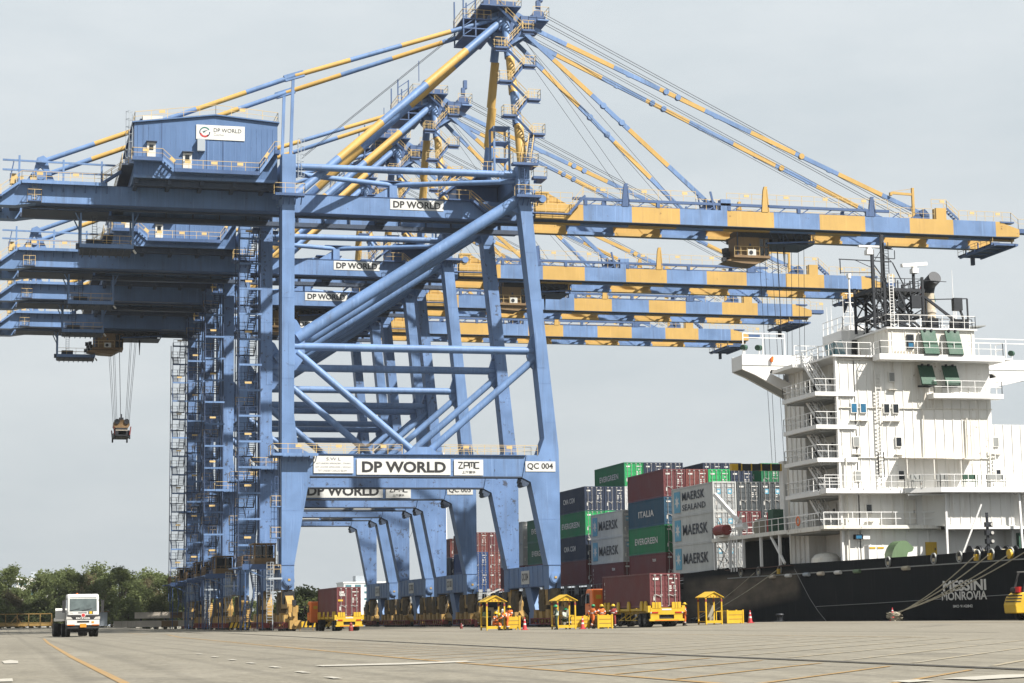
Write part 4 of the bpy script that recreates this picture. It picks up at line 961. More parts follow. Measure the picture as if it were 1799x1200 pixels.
def sp(mb, name, parent=None, smooth=False):
    o = mb.build(name, parent or ship)
    if parent is None: o.location = -SO
    if smooth: smooth_by_angle(o, 35)
    return o
HX = 36.5; W_ = 'ship_white'; WC = 'ship_white_clean'; WR = 'ship_white_rusty'; SB = 'ship_black'
h = MB()
st = [(-116, 40.5, 3.0, 5.3), (-108, 37.6, .5, 5.25), (-98, 36.6, -3, 5.2), (-80, HX, -6, 5.2), (-60, HX, -7, 5.3), (-37, HX, -7, 5.45), (-24.5, HX, -7, 5.2), (-24.4, HX, -7, 3.65), (120, HX, -7, 3.65), (150, 38, -7, 4.2), (175, 44, -7, 5.5), (196, 52.4, -7, 7)]
vs = []
for y, x, zb, zt in st:
    xr = 105 - x
    vs += [(x, y, zt), (x + .02, y, zb + (zt - zb) * .25), (x + 2.5, y, zb), (xr - 2.5, y, zb), (xr - .02, y, zb + (zt - zb) * .25), (xr, y, zt)]
fs = [tuple(range(6))]
for j in range(len(st) - 1):
    for i in range(6): fs.append((j*6+i, (j+1)*6+i, (j+1)*6+(i+1) % 6, j*6+(i+1) % 6))
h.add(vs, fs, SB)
h.box(HX - .06, HX, -100, -37, 4.42, 4.5, 'ship_grey')
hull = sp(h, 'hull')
m = MB()
for pts in ([(-53.2, 4.9), (-54.6, 3.7), (-56.3, 2.3), (-58, 1.2), (-59.9, .2), (-61, -1)], [(-57.6, 1.62), (-70, 1.78), (-90, 2.1), (-100, 2.2)]):
    m.path([(HX - .02, y, z) for y, z in pts], .022, 'ship_grey', 4)
m.build('weld_seam', hull)
m = MB()
for t, y0, w, z, hh, bold in (('MESSINI', -80.75, 6.5, 2.48, .78, .032), ('MONROVIA', -80.5, 6.8, 1.83, .62, .022), ('IMO 9142842', -82.2, 2.95, 1.30, .2, .02)):
    m.text(t, (HX - .035, y0, z), (0, -1, 0), (0, 0, 1), w, hh, 'band_white', bold)
m.build('ship_name', hull)
for y, c in ((-71.9, 0), (-79.6, 0), (-83.6, 0), (-86.3, 1), (-88.3, 1), (-91.0, 2), (-93.4, 1), (-40.6, 0), (-45.0, 0), (-50, 3)):
    m = MB()
    m.lathe([(.42, -.03), (.42, -.14), (.33, -.14), (.33, -.02), (.001, -.02)], (HX, y, 4.92), 'ship_grey', 18, 'x'); m.lathe([(.33, -.015), (.001, -.018)], (HX - .005, y, 4.92), 'machine_dark', 18, 'x')
    if c in (1, 3): m.box(HX - .3, HX - .05, y - .22, y + .18, 4.55, 5.0, 'safety_yellow')
    elif c == 2: m.tube((HX - .3, y - .1, 4.85), (HX - .12, y - .1, 4.85), .33, 'safety_yellow', 16)
    else: m.box(HX - .12, HX - .03, y - .2, y + .2, 4.7, 4.95, 'rope_pale')
    m.build('fairlead', hull)
for y, mat in ((-62.5, 'band_white'), (-59, 'rusty_steel'), (-66.2, 'vent_green'), (-75, 'rope_pale'), (-56, 'galvanised'), (-48.3, 'rusty_steel'), (-52, 'band_white')):
    m = MB(); m.tube((HX - .1, y - .55, 4.35), (HX - .1, y + .55, 4.35), .17, mat, 8); m.build('fender', hull)
# accommodation house
def wall_ribs(m, x0, x1, y, z0, z1, mat, step=.83, d=.05):
    x = x0 + .35
    while x < x1 - .2: m.box(x - .035, x + .035, y - d, y, z0, z1, mat); x += step
m = MB()
m.box(39.6, 52.4, -60, -53, 5.2, 22.6, W_); m.box(38.0, 54.0, -53, -48.9, 5.2, 22.6, W_); m.box(38.0, 39.7, -60, -59.85, 5.2, 22.5, W_); m.box(52.4, 56.2, -59.8, -52, 5.2, 17.0, W_)
wall_ribs(m, 38, 46.7, -60, 11.4, 22.4, W_); wall_ribs(m, 46.7, 52.4, -60, 11.4, 20.2, W_); wall_ribs(m, 52.4, 56.2, -59.8, 11.4, 17, W_); wall_ribs(m, 38, 46.5, -60, 5.3, 10.9, W_, 1.1)
for z in (22.35, 18.25, 14.0): m.box(37.97, 52.43, -60.14, -60, z, z + .07, WR)
m.box(37.9, 38.05, -60.16, -59.8, 5.3, 22.6, WC); m.tube((38.5, -60.25, 5.3), (38.5, -60.25, 14), .06, WR, 6); m.tube((45.85, -60.2, 14), (45.85, -60.2, 18.2), .05, WR, 6); m.tube((49.9, -60.2, 14.2), (49.9, -60.2, 17.5), .07, WR, 6)
m.box(44.2, 47.8, -60.02, -59.99, 18.3, 22.4, WR); m.box(49.5, 52.2, -60.02, -59.99, 13.5, 17.5, WR)
for k in range(4): y = -52.2 + 1.05 * k; m.box(37.88, 38.0, y, y + .08, 5.3, 22.4, W_)
acc = sp(m, 'accommodation_block')
for x, z, mat, y in ((43.1, 20.95, 'ship_grey', -60), (39.5, 18.25, 'glass_blue', -60), (40.35, 18.25, 'glass_blue', -60), (42.5, 18.25, 'glass_dark', -60), (43.35, 18.25, 'glass_dark', -60), (39.6, 15.4, 'ship_grey', -60), (43.5, 15.4, 'glass_dark', -60),
                    (52.75, 15.5, 'ship_grey', -59.8), (39.65, 12.5, 'ship_grey', -60), (43.6, 12.55, 'glass_dark', -60), (52.8, 12.7, 'glass_dark', -59.8), (40.5, 9.7, 'glass_dark', -60),
                    (38.5, 18.0, 'glass_dark', -53), (39.0, 18.0, 'glass_dark', -53), (38.9, 15.1, 'glass_dark', -53), (38.5, 20.9, 'glass_dark', -53), (39.0, 20.9, 'glass_dark', -53)):
    m = MB(); w, hh = (.23, .36) if y < -55 else (.13, .33)
    m.box(x - w - .07, x + w + .07, y - .15, y, z - hh - .07, z + hh + .07, W_); m.box(x - w, x + w, y - .17, y - .15, z - hh, z + hh, mat)
    m.build('window', acc)
    if y < -55: m = MB(); m.box(x - w - .16, x + w + .16, y - .3, y, z - hh - .75, z - hh - .7, WR); m.build('ledge', acc)
for y, z in ((-55.4, 19.7), (-55.4, 16.9), (-55.4, 14.1), (-55.4, 11.3), (-55.2, 8.4)):
    m = MB(); m.box(39.5, 39.6, y - .45, y + .45, z + .15, z + 2.05, W_); m.box(39.46, 39.5, y - .2, y + .2, z + 1.2, z + 1.6, 'glass_dark'); m.build('door', acc)
for x, mat, z0, z1, y in ((44.3, 'ship_white_rusty', 8.45, 10.5, -60), (46.1, 'safety_yellow', 5.3, 6.9, -60)):
    m = MB(); m.box(x - .5, x + .5, y - .12, y, z0, z1, mat); m.box(x + .3, x + .36, y - .2, y - .12, z0 + .9, z0 + 1.1, 'machine_dark'); m.build('door', acc)
for z in (21.5, 17.0):
    m = MB(); m.ladder((41.75, -60.2, z - 4.6), (41.75, -60.2, z), W_, .5, (0, -1, 0), False, .035); m.build('ladder', acc)
m = MB(); m.ladder((41.75, -60.2, 11.3), (41.75, -60.2, 14.5), W_, .5, (0, -1, 0), False, .035); m.ladder((52.2, -60.2, 11.3), (52.2, -60.2, 14.8), W_, .5, (0, -1, 0), False, .035); m.build('ladder', acc)
# side balconies with stairs
for k, z in enumerate((19.6, 16.8, 14.0, 11.2, 8.25)):
    m = MB(); ye = -60.2
    m.box(35.95, 39.6, ye, -53.0, z - .35, z, WC if k < 4 else WR); m.box(36.3, 39.5, ye + .6, -53.2, z - .5, z - .35, 'ship_grey')
    m.rail([(38.0, ye + .05, z), (35.95, ye + .05, z), (35.98, -53.1, z), (37.9, -53.1, z)], mat=WC, h=1.1, step=1.0, r=.026)
    m.beam((36.0, -53.6, z - .4), (36.0, -53.6, z - 2.8), .09, .09, WR)
    b = sp(m, 'balcony')
    if k < 5:
        s = MB(); zt = (22.7, 19.6, 16.8, 14.0, 11.2)[k]; s.stairs((37.4, -58.9, z), (37.4, -55.2, zt), .75, WC, rails=False, step=.26)
        for q in (-.4, .4): s.rail([(37.4 + q, -58.9, z), (37.4 + q, -55.2, zt)], mat=WC, h=.95, step=1.4, r=.024)
        s.build('stairs', b)
# bridge deck, wings, casing, wheelhouse
for sx in (1, -1):
    m = MB(); X = (lambda x: x) if sx > 0 else (lambda x: 53.2 + (38.3 - x) * 2.3)
    y0, y1 = -50.2, -47.6
    web = [(X(x), z) for x, z in ((33.42, 22.72), (34.6, 22.25), (38.35, 20.35), (38.35, 21.35), (36.0, 22.42), (36.15, 22.72), (42, 22.72), (42, 24.05), (33.42, 24.05))]
    m.prism(web, 'y', y0, y0 + .3, WC); m.prism(web, 'y', y1 - .3, y1, WC)
    m.prism([(X(33.43), 22.74), (X(42), 22.74), (X(42), 22.84), (X(33.43), 22.84)], 'y', y0 + .3, y1 - .3, WC); m.prism([(X(33.43), 22.84), (X(33.6), 22.84), (X(33.6), 24.0), (X(33.43), 24.0)], 'y', y0 + .3, y1 - .3, WC)
    m.prism([(X(33.5), 22.7), (X(34.65), 22.28), (X(38.3), 20.4), (X(38.3), 20.55), (X(34.8), 22.4), (X(33.6), 22.78)], 'y', y0 + .3, y1 - .3, 'ship_grey')
    m.box(min(X(33.42), X(42)), max(X(33.42), X(42)), y0 - .03, y0, 23.05, 23.12, 'ship_grey')
    m.rail([(X(38.5), y0 + .1, 24.05), (X(42), y0 + .1, 24.05)], mat=WC, h=.9, step=1.1, r=.03)
    wg = sp(m, 'bridge_wing')
    f = MB()
    for x in (33.6, 35.5, 37.6): f.beam((X(x), y0 + .15, 24.05), (X(x), y0 + .15, 26.0), .09, .09, WC)
    for z in (25.6, 26.0): f.beam((X(33.6), y0 + .15, z), (X(37.6), y0 + .15, z), .08, .08, WC)
    f.build('frame', wg)
    for x in (33.8, 35.2): l = MB(); l.beam((X(x), y0 + .3, 24.05), (X(x), y0 + .3, 24.5), .08, .08, WC); l.tube((X(x) - .25, y0 + .1, 24.7), (X(x) + .2, y0 + .6, 24.75), .26, 'ship_green', 10); l.build('searchlight', wg)
    if sx > 0: 
        l = MB(); l.tube((36.2, y0 - .12, 23.75), (36.2, y0 - .12, 23.4), .15, 'truck_orange', 8); l.tube((36.3, y0 - .1, 23.9), (36.3, y0 - .1, 23.6), .1, 'truck_orange', 8); l.build('smoke_float', wg)
    else:
        l = MB(); l.prism([(54.0, 26.8), (57.4, 27.1), (57.4, 27.2), (54.0, 26.95)], 'y', -50.6, -49.2, 'ship_grey'); l.beam((56.4, -50, 24), (56.4, -50, 27), .12, .12, WC); l.build('solar_panel', wg)
m = MB()
m.box(37.6, 54.4, -60.4, -48.9, 22.6, 22.75, WC); m.box(36.2, 38.6, -55, -50.3, 22.3, 22.6, WC)
m.rail([(41.2, -60.3, 22.75), (37.8, -60.3, 22.75), (37.8, -51, 22.75)], mat=WC, h=1.1, step=1.2, r=.026)
m.box(41.3, 53.0, -61.7, -60.3, 22.25, 22.75, WC); m.rail([(41.4, -60.4, 22.75), (41.4, -61.65, 22.75), (52.9, -61.65, 22.75), (52.9, -60.4, 22.75)], mat=WC, h=1.1, step=1.2, r=.026)
m.box(46.4, 53.0, -61.2, -60.0, 19.1, 19.5, WC); m.rail([(46.5, -60.2, 19.5), (46.5, -61.15, 19.5), (52.9, -61.15, 19.5), (52.9, -60.2, 19.5)], mat=WC, h=1.1, step=1.2, r=.026)
sp(m, 'bridge_deck')
m = MB()
m.box(42.6, 50.7, -60.8, -54.5, 22.75, 25.0, WR); m.box(42.4, 50.9, -61.0, -54.3, 25.0, 25.15, WC)
wall_ribs(m, 42.6, 50.7, -60.8, 22.8, 24.95, W_, 1.25); m.rail([(42.5, -54.4, 25.15), (42.5, -60.9, 25.15), (50.8, -60.9, 25.15), (50.8, -54.4, 25.15)], mat=WC, h=1.1, step=1.1, r=.024)
for q in range(16): m.beam((43.2 + .28 * q, -60.86, 22.8), (43.2 + .28 * q, -60.86, 23.15), .05, .05, 'rusty_steel')
cas = sp(m, 'funnel_casing')
for x, z, mat in ((44.6, 23.6, 'glass_blue'), (44.6, 24.25, 'glass_dark')):
    d = MB(); d.box(x - .3, x + .3, -60.98, -60.8, z - .3, z + .3, 'machine_dark'); d.box(x - .22, x + .22, -61.0, -60.98, z - .2, z + .2, mat); d.build('hatch', cas)
for x, z0, z1 in ((45.5, 22.7, 24.9), (47.75, 22.7, 24.9), (45.5, 20.2, 22.0), (47.75, 20.2, 22.0)):
    d = MB(); yb = -61.0 if z0 > 22.5 else -60.2
    d.prism([(yb, z1), (yb - .12, z1), (yb - .85, z0 + .1), (yb - .7, z0)], 'x', x, x + 1.35, 'ship_green'); d.box(x - .05, x + 1.4, yb - .1, yb, z0 - .1, z0 + .05, 'machine_dark'); d.box(x + .3, x + .45, yb - .25, yb - .05, z1 - .1, z1 + .1, 'machine_dark'); d.box(x + .9, x + 1.05, yb - .25, yb - .05, z1 - .1, z1 + .1, 'machine_dark')
    d.build('vent_flap', cas)
m = MB()      # wheelhouse
m.prism([(-54.2, 22.75), (-54.6, 25.2), (-54.6, 25.8), (-50.2, 25.8), (-50.0, 25.2), (-50.4, 22.75)], 'x', 41.9, 52.6, WC)
m.prism([(41.9, 22.76), (41.2, 25.15), (41.2, 25.78), (41.9, 25.78)], 'y', -54.4, -50.3, WC); m.prism([(52.6, 22.76), (53.3, 25.15), (53.3, 25.78), (52.6, 25.78)], 'y', -54.4, -50.3, WC)
m.rail([(41.3, -50.3, 25.8), (41.3, -54.5, 25.8), (53.2, -54.5, 25.8), (53.2, -50.3, 25.8)], mat=WC, h=1.2, step=1.2, r=.024); m.box(42.3, 43.8, -53.6, -51, 25.8, 26.4, WC)
wh = sp(m, 'wheelhouse')
for x0, x1 in ((42.1, 43.4), (51.2, 52.2)):
    g = MB(); g.prism([(-54.40, 23.6), (-54.62, 24.9), (-54.5, 24.9), (-54.3, 23.6)], 'x', x0, x1, 'glass_dark'); g.build('window', wh)
for y in (-54.2, -52.9, -51.6):
    g = MB(); g.prism([(41.6, 23.7), (41.22, 24.95), (41.3, 24.95), (41.7, 23.7)], 'y', y, y + 1.0, 'glass_cyan'); g.build('window', wh)
for x, y, z1 in ((41.5, -54.3, 28.9), (41.4, -51, 28.4), (42.6, -54, 27.6), (42.0, -50.6, 28.6), (52.9, -53.4, 28.0), (51.9, -55, 31.4), (52.4, -54, 29.4), (53.1, -53.2, 29.2)):
    g = MB(); g.tube((x, y, 25.9), (x, y, z1), .05, WC, 5, .02); g.build('antenna', wh)
g = MB(); g.tube((42.4, -53.8, 25.8), (42.4, -53.8, 30.6), .08, WC, 6); g.tube((42.4, -53.8, 30.6), (42.4, -53.8, 31.0), .2, WC, 10)
for s in (-1, 1): g.beam((42.4, -53.8, 28.5), (42.4 + s * .9, -53.3, 25.8), .06, .06, WC)
for z in (27.6, 28.4, 29.2): g.beam((41.95, -53.8, z), (42.85, -53.8, z), .05, .05, WC)
g.build('signal_mast', wh)
def zlow(m):
    m.v = [(x, y, 25.15 + (z - 26.2) * .84) for x, y, z in m.v]; return m
m = MB()      # black lattice mast
K = 'machine_dark'
px = (41.6, 43.0, 46.4, 47.2); yf, yb = -60.2, -56.4
for x in (41.7, 42.7, 46.3):
    for y in (yf, yb): m.beam((x, y, 26.2), (x, y, 31.6 if x > 46 else 32.6 if y < -58 and x < 42 else 31.0), .2, .2, K)
for z in (27.6, 30.2): 
    for y in (yf, yb): m.beam((41.7, y, z), (46.5, y, z), .14, .32, K)
    for x in (41.7, 46.3): m.beam((x, yf, z), (x, yb, z), .14, .3, K)
m.box(41.6, 46.5, yf, yb, 30.3, 30.4, K); m.rail([(42.9, yf, 30.4), (46.4, yf, 30.4), (46.4, yb, 30.4)], mat=K, h=1.0, step=.9, r=.03)
for a, b in (((41.7, 30.1), (45.6, 26.2)), ((46.2, 30.1), (42.4, 26.2)), ((42.7, 27.5), (45.3, 26.2)), ((44.0, 30.2), (45.0, 27.6)), ((43.0, 30.2), (44.4, 27.6)), ((46.3, 29.8), (43.6, 27.2)), ((42.7, 29.6), (45.9, 26.4))):
    m.beam((a[0], yf, a[1]), (b[0], yf, b[1]), .17, .17, K); m.beam((a[0], yb, a[1]), (b[0], yb, b[1]), .15, .15, K)
for k in range(4):
    for q in range(3):
        xa, xb, za, zb = 41.7 + 1.53 * q, 43.23 + 1.53 * q, 26.2 + k * 1.05, 27.25 + k * 1.05
        for yy in (yf, (yf + yb) / 2, yb): m.beam((xa, yy, za if (k + q) % 2 else zb), (xb, yy, zb if (k + q) % 2 else za), .1, .1, K)
for k in range(5): m.beam((41.7 + 1.15 * k, yf, 30.3), (41.7 + 1.15 * k, yb, 27.6), .1, .1, K); m.beam((41.7 + 1.15 * k, yf, 26.2), (41.7 + 1.15 * k, yf, 31.2), .09, .09, K)
m.box(45.0, 45.9, yf - .5, yf - .1, 28.3, 29.6, K); m.box(49.1, 49.9, yf - .3, yf + .2, 28.2, 29.5, K)
for x in (46.6, 50.5): m.beam((x, yf, 26.2), (x, yf, 29.5), .12, .12, K)
m.beam((45.3, yf, 29.2), (50.5, yf, 29.5), .1, .1, K); m.beam((46.4, yf, 29.6), (50.4, yf, 26.2), .22, .22, K); m.beam((49.7, yf, 28.6), (50.4, yf, 26.3), .16, .16, K); m.box(48.9, 50.3, yf - .4, yf + .4, 26.2, 27.2, K); m.box(46.8, 47.5, yf - .4, yf + .4, 26.2, 27.3, K)
m.rail([(46.6, yf - .5, 26.2), (50.6, yf - .5, 26.2)], mat=K, h=1.0, step=1.0, r=.03)
m.beam((43.6, -58.2, 30.4), (43.6, -58.2, 36.4), .26, .26, K); m.ladder((43.9, -58.4, 30.4), (43.9, -58.4, 35.6), K, .4, (0, -1, 0), False)
for z, w in ((34.0, .9), (35.0, .8)): m.beam((43.6 - w * .8, -58.2, z), (43.6 + w * 1.3, -58.2, z - .1), .08, .08, K)
for x in (42.8, 44.8): m.beam((x, -58.2, 33.9), (x, -58.2, 34.8), .06, .06, K)
m.tube((44.2, -58.2, 35.0), (44.2, -58.2, 35.1), .35, K, 12)
m.beam((41.7, yf, 30), (41.7, yf, 34.0), .24, .24, K)
m.beam((38.6, yf, 33.2), (43.5, yf, 33.1), .09, .09, K); m.beam((38.7, yf, 33.2), (38.7, yf, 31.7), .07, .07, K); m.beam((38.7, yf, 31.8), (41.7, yf, 31.9), .06, .06, K); m.beam((40.0, yf, 33.2), (41.7, yf, 32.4), .05, .05, K)
m.beam((42.5, yf, 31), (42.5, yf, 35.6), .05, .05, K); m.beam((41.8, yf, 33), (42.5, yf, 34.2), .05, .05, K); m.beam((42.5, yf, 34.2), (43.6, yf, 33.0), .05, .05, K); m.beam((41.8, yf, 32.8), (43.2, yf, 30.5), .08, .08, K); m.beam((43.6, yf, 33), (44.6, yf, 30.6), .08, .08, K)
m.beam((45.5, yf, 30.4), (45.5, yf, 31.9), .2, .2, K); m.beam((44.4, yf, 30.5), (45.6, yf, 31.3), .1, .1, K); m.beam((46.4, yf, 31.3), (48.6, yf, 31.2), .06, .06, K)
m.ladder((42.15, yf - .1, 26.2), (42.15, yf - .1, 31.6), K, .4, (0, -1, 0), False)
lm = sp(zlow(m), 'lattice_mast')
m = MB(); m.ladder((43.25, yf - .25, 26.2), (43.25, yf - .25, 31.8), WC, .35, (0, -1, 0), False, .03); zlow(m).build('ladder', lm)
for x, z, a, ln in ((41.4, 31.6, 0, 1.9), (45.6, 30.1, R(25), 3.0)):
    m = MB(); m.box(x - .28, x + .28, yf - .3, yf + .3, z - .1, z + .3, WC); m.tube((x, yf, z + .3), (x, yf, z + .5), .25, WC, 10)
    c, s_ = math.cos(a), math.sin(a); m.beam((x - c * ln / 2, yf - .9 * s_, z + .62 - s_ * .35), (x + c * ln / 2, yf + .9 * s_, z + .62 + s_ * .55), .3, .16 + s_ * .3, WC); m.build('radar', lm)
m = MB()      # exhaust pipe
m.tube((47.6, -58.6, 25.1), (47.6, -58.6, 28.6), .64, 'funnel_tan', 18, .55); m.tube((47.6, -58.6, 28.6), (47.6, -58.9, 29.3), .54, K, 18, .58); m.tube((47.6, -58.6, 29.25), (47.65, -60.0, 29.75), .58, K, 18, .58)
m.lathe([(.66, 0), (.66, .25), (.6, .25)], (47.6, -58.6, 26.8), 'rusty_steel', 18)
fn = sp(m, 'funnel', smooth=True)
m = MB(); m.tube((45.1, -58.6, 25.1), (45.1, -58.6, 28.6), .3, 'galvanised', 12, .26); m.build('pipe', fn)
m = MB(); m.add([(46.9, -58.9, 29.4), (46.2, -58.9, 27.9), (46.7, -58.85, 27.6), (47.0, -58.9, 28.5)], [(0, 1, 2, 3)], 'logo_red'); m.add([(48.2, -58.5, 28.9), (48.4, -58.5, 27.9), (48.2, -58.5, 27.8)], [(0, 1, 2)], 'logo_green'); m.build('flag', fn)
# stern decks, mooring deck furniture
m = MB()
m.box(36.1, 43.2, -61.4, -53.1, 10.95, 11.35, WC); m.prism([(43.2, -61.6), (45.8, -63.0), (60, -63.0), (60, -53), (43.2, -53)], 'z', 10.95, 11.36, WC)
m.rail([(35.95, -61.5, 11.35), (43.2, -61.5, 11.35), (45.8, -62.9, 11.35), (60, -62.9, 11.35)], mat=WC, h=1.1, step=1.25, r=.024)
m.box(36.0, 47, -60.9, -53.1, 8.0, 8.3, WR); m.rail([(36.05, -60.8, 8.3), (46.5, -60.8, 8.3)], mat=WC, h=1.1, step=1.3, r=.03)
m.box(35.9, 40.4, -53, -34.5, 7.95, 8.3, WR); m.rail([(36, -60, 8.3), (36, -34.6, 8.3), (40.2, -34.6, 8.3)], mat=WC, h=1.1, step=1.5, r=.03)
for x, y in ((36.1, -34.8), (36.1, -38.8), (36.1, -42.3), (36.1, -46.6), (36.1, -51), (39.9, -35)): m.beam((x, y, 5.3), (x, y, 8.0), .22, .22, WC)
m.beam((36.1, -52, 5.4), (36.1, -49, 7.9), .18, .18, WC)
for y in (-40.5, -41.2, -39.8): m.beam((35.8, y, 5.0), (36.0, y + .3, 8.4), .1, .1, WC)
m.box(36.2, 40, -53, -37, 5.2, 5.25, 'deck_red'); m.box(38.6, 40.2, -46, -36, 5.3, 7.9, SB)
sp(m, 'stern_deck')
m = MB(); m.box(46.8, 53.2, -61.6, -55, 8.2, 10.94, W_); m.prism([(46.8, -61.6), (45.4, -59.9), (46.8, -59.9)], 'z', 8.2, 10.9, W_); wall_ribs(m, 46.9, 53.2, -61.6, 8.3, 10.9, W_, .95); m.box(46.6, 53.3, -61.7, -60, 7.9, 8.2, WR); m.box(53.2, 58, -61, -55, 5.2, 10.9, W_); wall_ribs(m, 53.2, 58, -61, 5.3, 10.9, W_, .8); m.box(46.6, 58.5, -61.9, -61, 7.9, 8.15, WC); sp(m, 'deck_house')
m = MB()
for x, y, t in ((46.6, -62.0, (46.75, -61.8)), (53.3, -62.6, (53.3, -62.4))): m.beam((x, y, 5.2), (t[0], t[1], 11.0), .17, .17, WC)
m.beam((47.2, -63, 5.2), (49.2, -63.4, 9.9), .13, .13, WC); m.beam((43.4, -61.6, 10.8), (46.7, -61.9, 10.8), .12, .12, WC); sp(m, 'deck_stanchion')
m = MB(); cx, cz = 42.2, 5.0      # green cowl vent
pts = [(cx - .9, cz)] + [(cx + .25 - 1.2 * math.cos(R(a)), cz + 1.95 * math.sin(R(a))) for a in range(15, 106, 10)] + [(cx + 1.15, cz + 1.35), (cx + 1.0, cz + 1.05), (cx + .6, cz + .95), (cx + .3, cz)]
m.prism(pts, 'y', -62.4, -60.9, 'vent_green'); sp(m, 'cowl_vent')
m = MB(); m.box(39.5, 40.2, -61.9, -61.0, 5.1, 6.6, WC); m.box(40.25, 40.9, -61.9, -61.0, 5.1, 6.55, WC); m.box(39.55, 40.1, -61.94, -61.9, 6.3, 6.45, 'safety_yellow'); m.box(40.3, 40.85, -61.94, -61.9, 6.3, 6.45, 'safety_yellow'); sp(m, 'deck_locker')
m = MB(); m.box(39.0, 39.6, -60.5, -60, 7.15, 7.55, K); m.box(39.05, 39.55, -60.52, -60.5, 7.2, 7.5, 'glass_blue'); m.box(39.7, 40.3, -60.5, -60, 7.15, 7.5, WC); sp(m, 'floodlight')
for x in (48.0, 48.9, 50.6, 51.5):
    m = MB(); m.tube((x, -63.2, 5.85), (x + .12, -63.2, 5.85), .62, K, 18); m.tube((x + .12, -63.2, 5.85), (x + .75, -63.2, 5.85), .33, 'rope_pale', 14); m.tube((x + .75, -63.2, 5.85), (x + .85, -63.2, 5.85), .6, K, 18); m.box(x, x + .8, -63.7, -62.7, 5.2, 5.4, K); sp(m, 'mooring_winch')
m = MB(); m.beam((49.6, -63.5, 5.2), (49.6, -63.5, 9.2), .18, .18, K)
for s in (-.7, .7): m.beam((49.6 + s, -63.5, 5.2), (49.6, -63.5, 6.6), .1, .1, K)
for z in (6.6, 7.3, 8.0): m.box(49.4, 50.0, -63.7, -63.3, z, z + .4, K); m.tube((49.9, -63.72, z + .2), (49.9, -63.8, z + .2), .14, 'lamp_clear', 8)
sp(m, 'stern_light_mast')
m = MB(); m.box(53.6, 54.7, -61.5, -61.05, 5.9, 7.6, 'ship_green'); m.box(55, 55.8, -61.4, -61.05, 7.4, 8.2, 'ship_green'); sp(m, 'electric_cabinet')
m = MB(); m.beam((43.4, -61.5, 13.95), (50.2, -61.6, 13.85), .08, .08, WR); m.beam((43.4, -60.2, 14.0), (50.2, -60.2, 14.0), .08, .08, WR)
for k in range(15): x = 43.6 + .46 * k; m.beam((x, -60.2, 14.02), (x, -61.6, 13.9), .45, .05, 'rusty_steel')
for x in (43.5, 46, 48.5): m.beam((x, -61.5, 11.35), (x, -61.5, 13.9), .07, .07, WR)
sp(m, 'awning')
for x0, mat, w in ((43.6, 'ship_grey', .9), (46.0, 'ship_grey', .8), (48.4, 'ship_green', 1.2), (50.6, 'ship_grey', 1.6)):
    m = MB(); m.box(x0, x0 + w, -62.4, -61.8, 11.9, 11.98, mat)
    for x in (x0 + .05, x0 + w - .05): m.beam((x, -62.3, 11.36), (x, -62.3, 12.5), .05, .05, mat); m.beam((x, -61.9, 11.36), (x, -61.9, 12.5), .05, .05, mat)
    m.box(x0, x0 + w, -61.86, -61.8, 12.1, 12.5, mat); sp(m, 'deck_seat')
m = MB(); JY = -46.5
for k in range(8): m.box(33.45 + .62 * k, 33.45 + .62 * (k + 1), JY - .25, JY + .25, 13.95, 14.55, 'safety_yellow' if k == 0 else 'machine_dark')
for k in range(1, 7): m.box(33.4 + .95 * k, 33.52 + .95 * k, JY - .27, JY + .27, 13.93, 14.57, 'safety_yellow')
m.box(38.3, 39.2, JY - .5, JY + .5, 8, 14.8, W_); sp(m, 'stores_crane')
m = MB(); m.lathe([(.28, 0), (.36, .06), (.44, 0), (.36, -.06), (.28, 0)], (35.85, -55.8, 8.9), 'truck_orange', 18, 'x'); sp(m, 'lifebuoy')
m = MB(); m.tube((35.7, -36.8, 8.95), (35.7, -39.2, 8.95), .55, 'guard_red', 14, .5); m.box(35.4, 36.1, -39, -37, 8.3, 8.5, WR); sp(m, 'life_raft', smooth=True)
m = MB(); m.beam((36.6, -40.2, 8.3), (36.6, -40.2, 9.8), .35, .35, WC); m.beam((36.6, -40.2, 9.6), (35.2, -37.5, 12.4), .3, .35, WC); m.tube((36.2, -40.8, 9.1), (36.2, -42.6, 9.1), .3, WC, 12); m.beam((36.4, -40.2, 9.4), (36.0, -42.2, 10.4), .12, .12, WC); sp(m, 'davit')
m = MB(); m.lathe([(.9, 0), (1.0, .6), (.85, 1.2), (.2, 1.45), (0.01, 1.45)], (37.0, -45.2, 8.3), 'bin_side', 14); sp(m, 'canvas_cover', smooth=True)
m = MB(); m.box(36.2, 37.2, -49.4, -48.2, 8.3, 10.3, 'ship_green'); m.box(36.4, 37.0, -48.0, -47.4, 8.3, 10.1, 'logo_red'); sp(m, 'paint_locker')
m = MB(); m.lathe([(1.3, 0), (1.25, .35), (.9, .7), (.2, .85), (.01, .85)], (37.6, -57.5, 5.3), 'ship_white_rusty', 16); sp(m, 'hatch_dome', smooth=True)
# hull side openings and hatch coaming under the containers
m = MB()
m.box(37.2, 68, -24.3, 150, 3.66, 3.7, 'deck_red'); m.box(39.0, 66, -22, 150, 3.7, 4.7, SB)
y = -23.5
while y < 120:
    m.beam((37.3, y, 3.7), (37.6, y + .8, 5.1), .45, .6, 'ship_grey'); y += 4.95
m.rail([(36.7, -24, 3.65), (36.7, 110, 3.65)], mat='ship_grey', h=1.15, step=1.3, r=.024)
m.box(36.9, 40, -33.8, -24.6, 5.2, 5.26, SB)
sp(m, 'cargo_deck')
for yb in (-31.8, -17.4, -3.0, 11.4, 26):
    m = MB()
    for q in (0, 1):
        for zz in (0, 2.9):
            m.tube((37.4 + 2.5 * q, yb - .6, 5.1), (37.4 + 2.5 * (1 - q), yb - .15, 7.9 + zz), .04, 'bar_steel', 4)
    sp(m, 'lashing_rod')
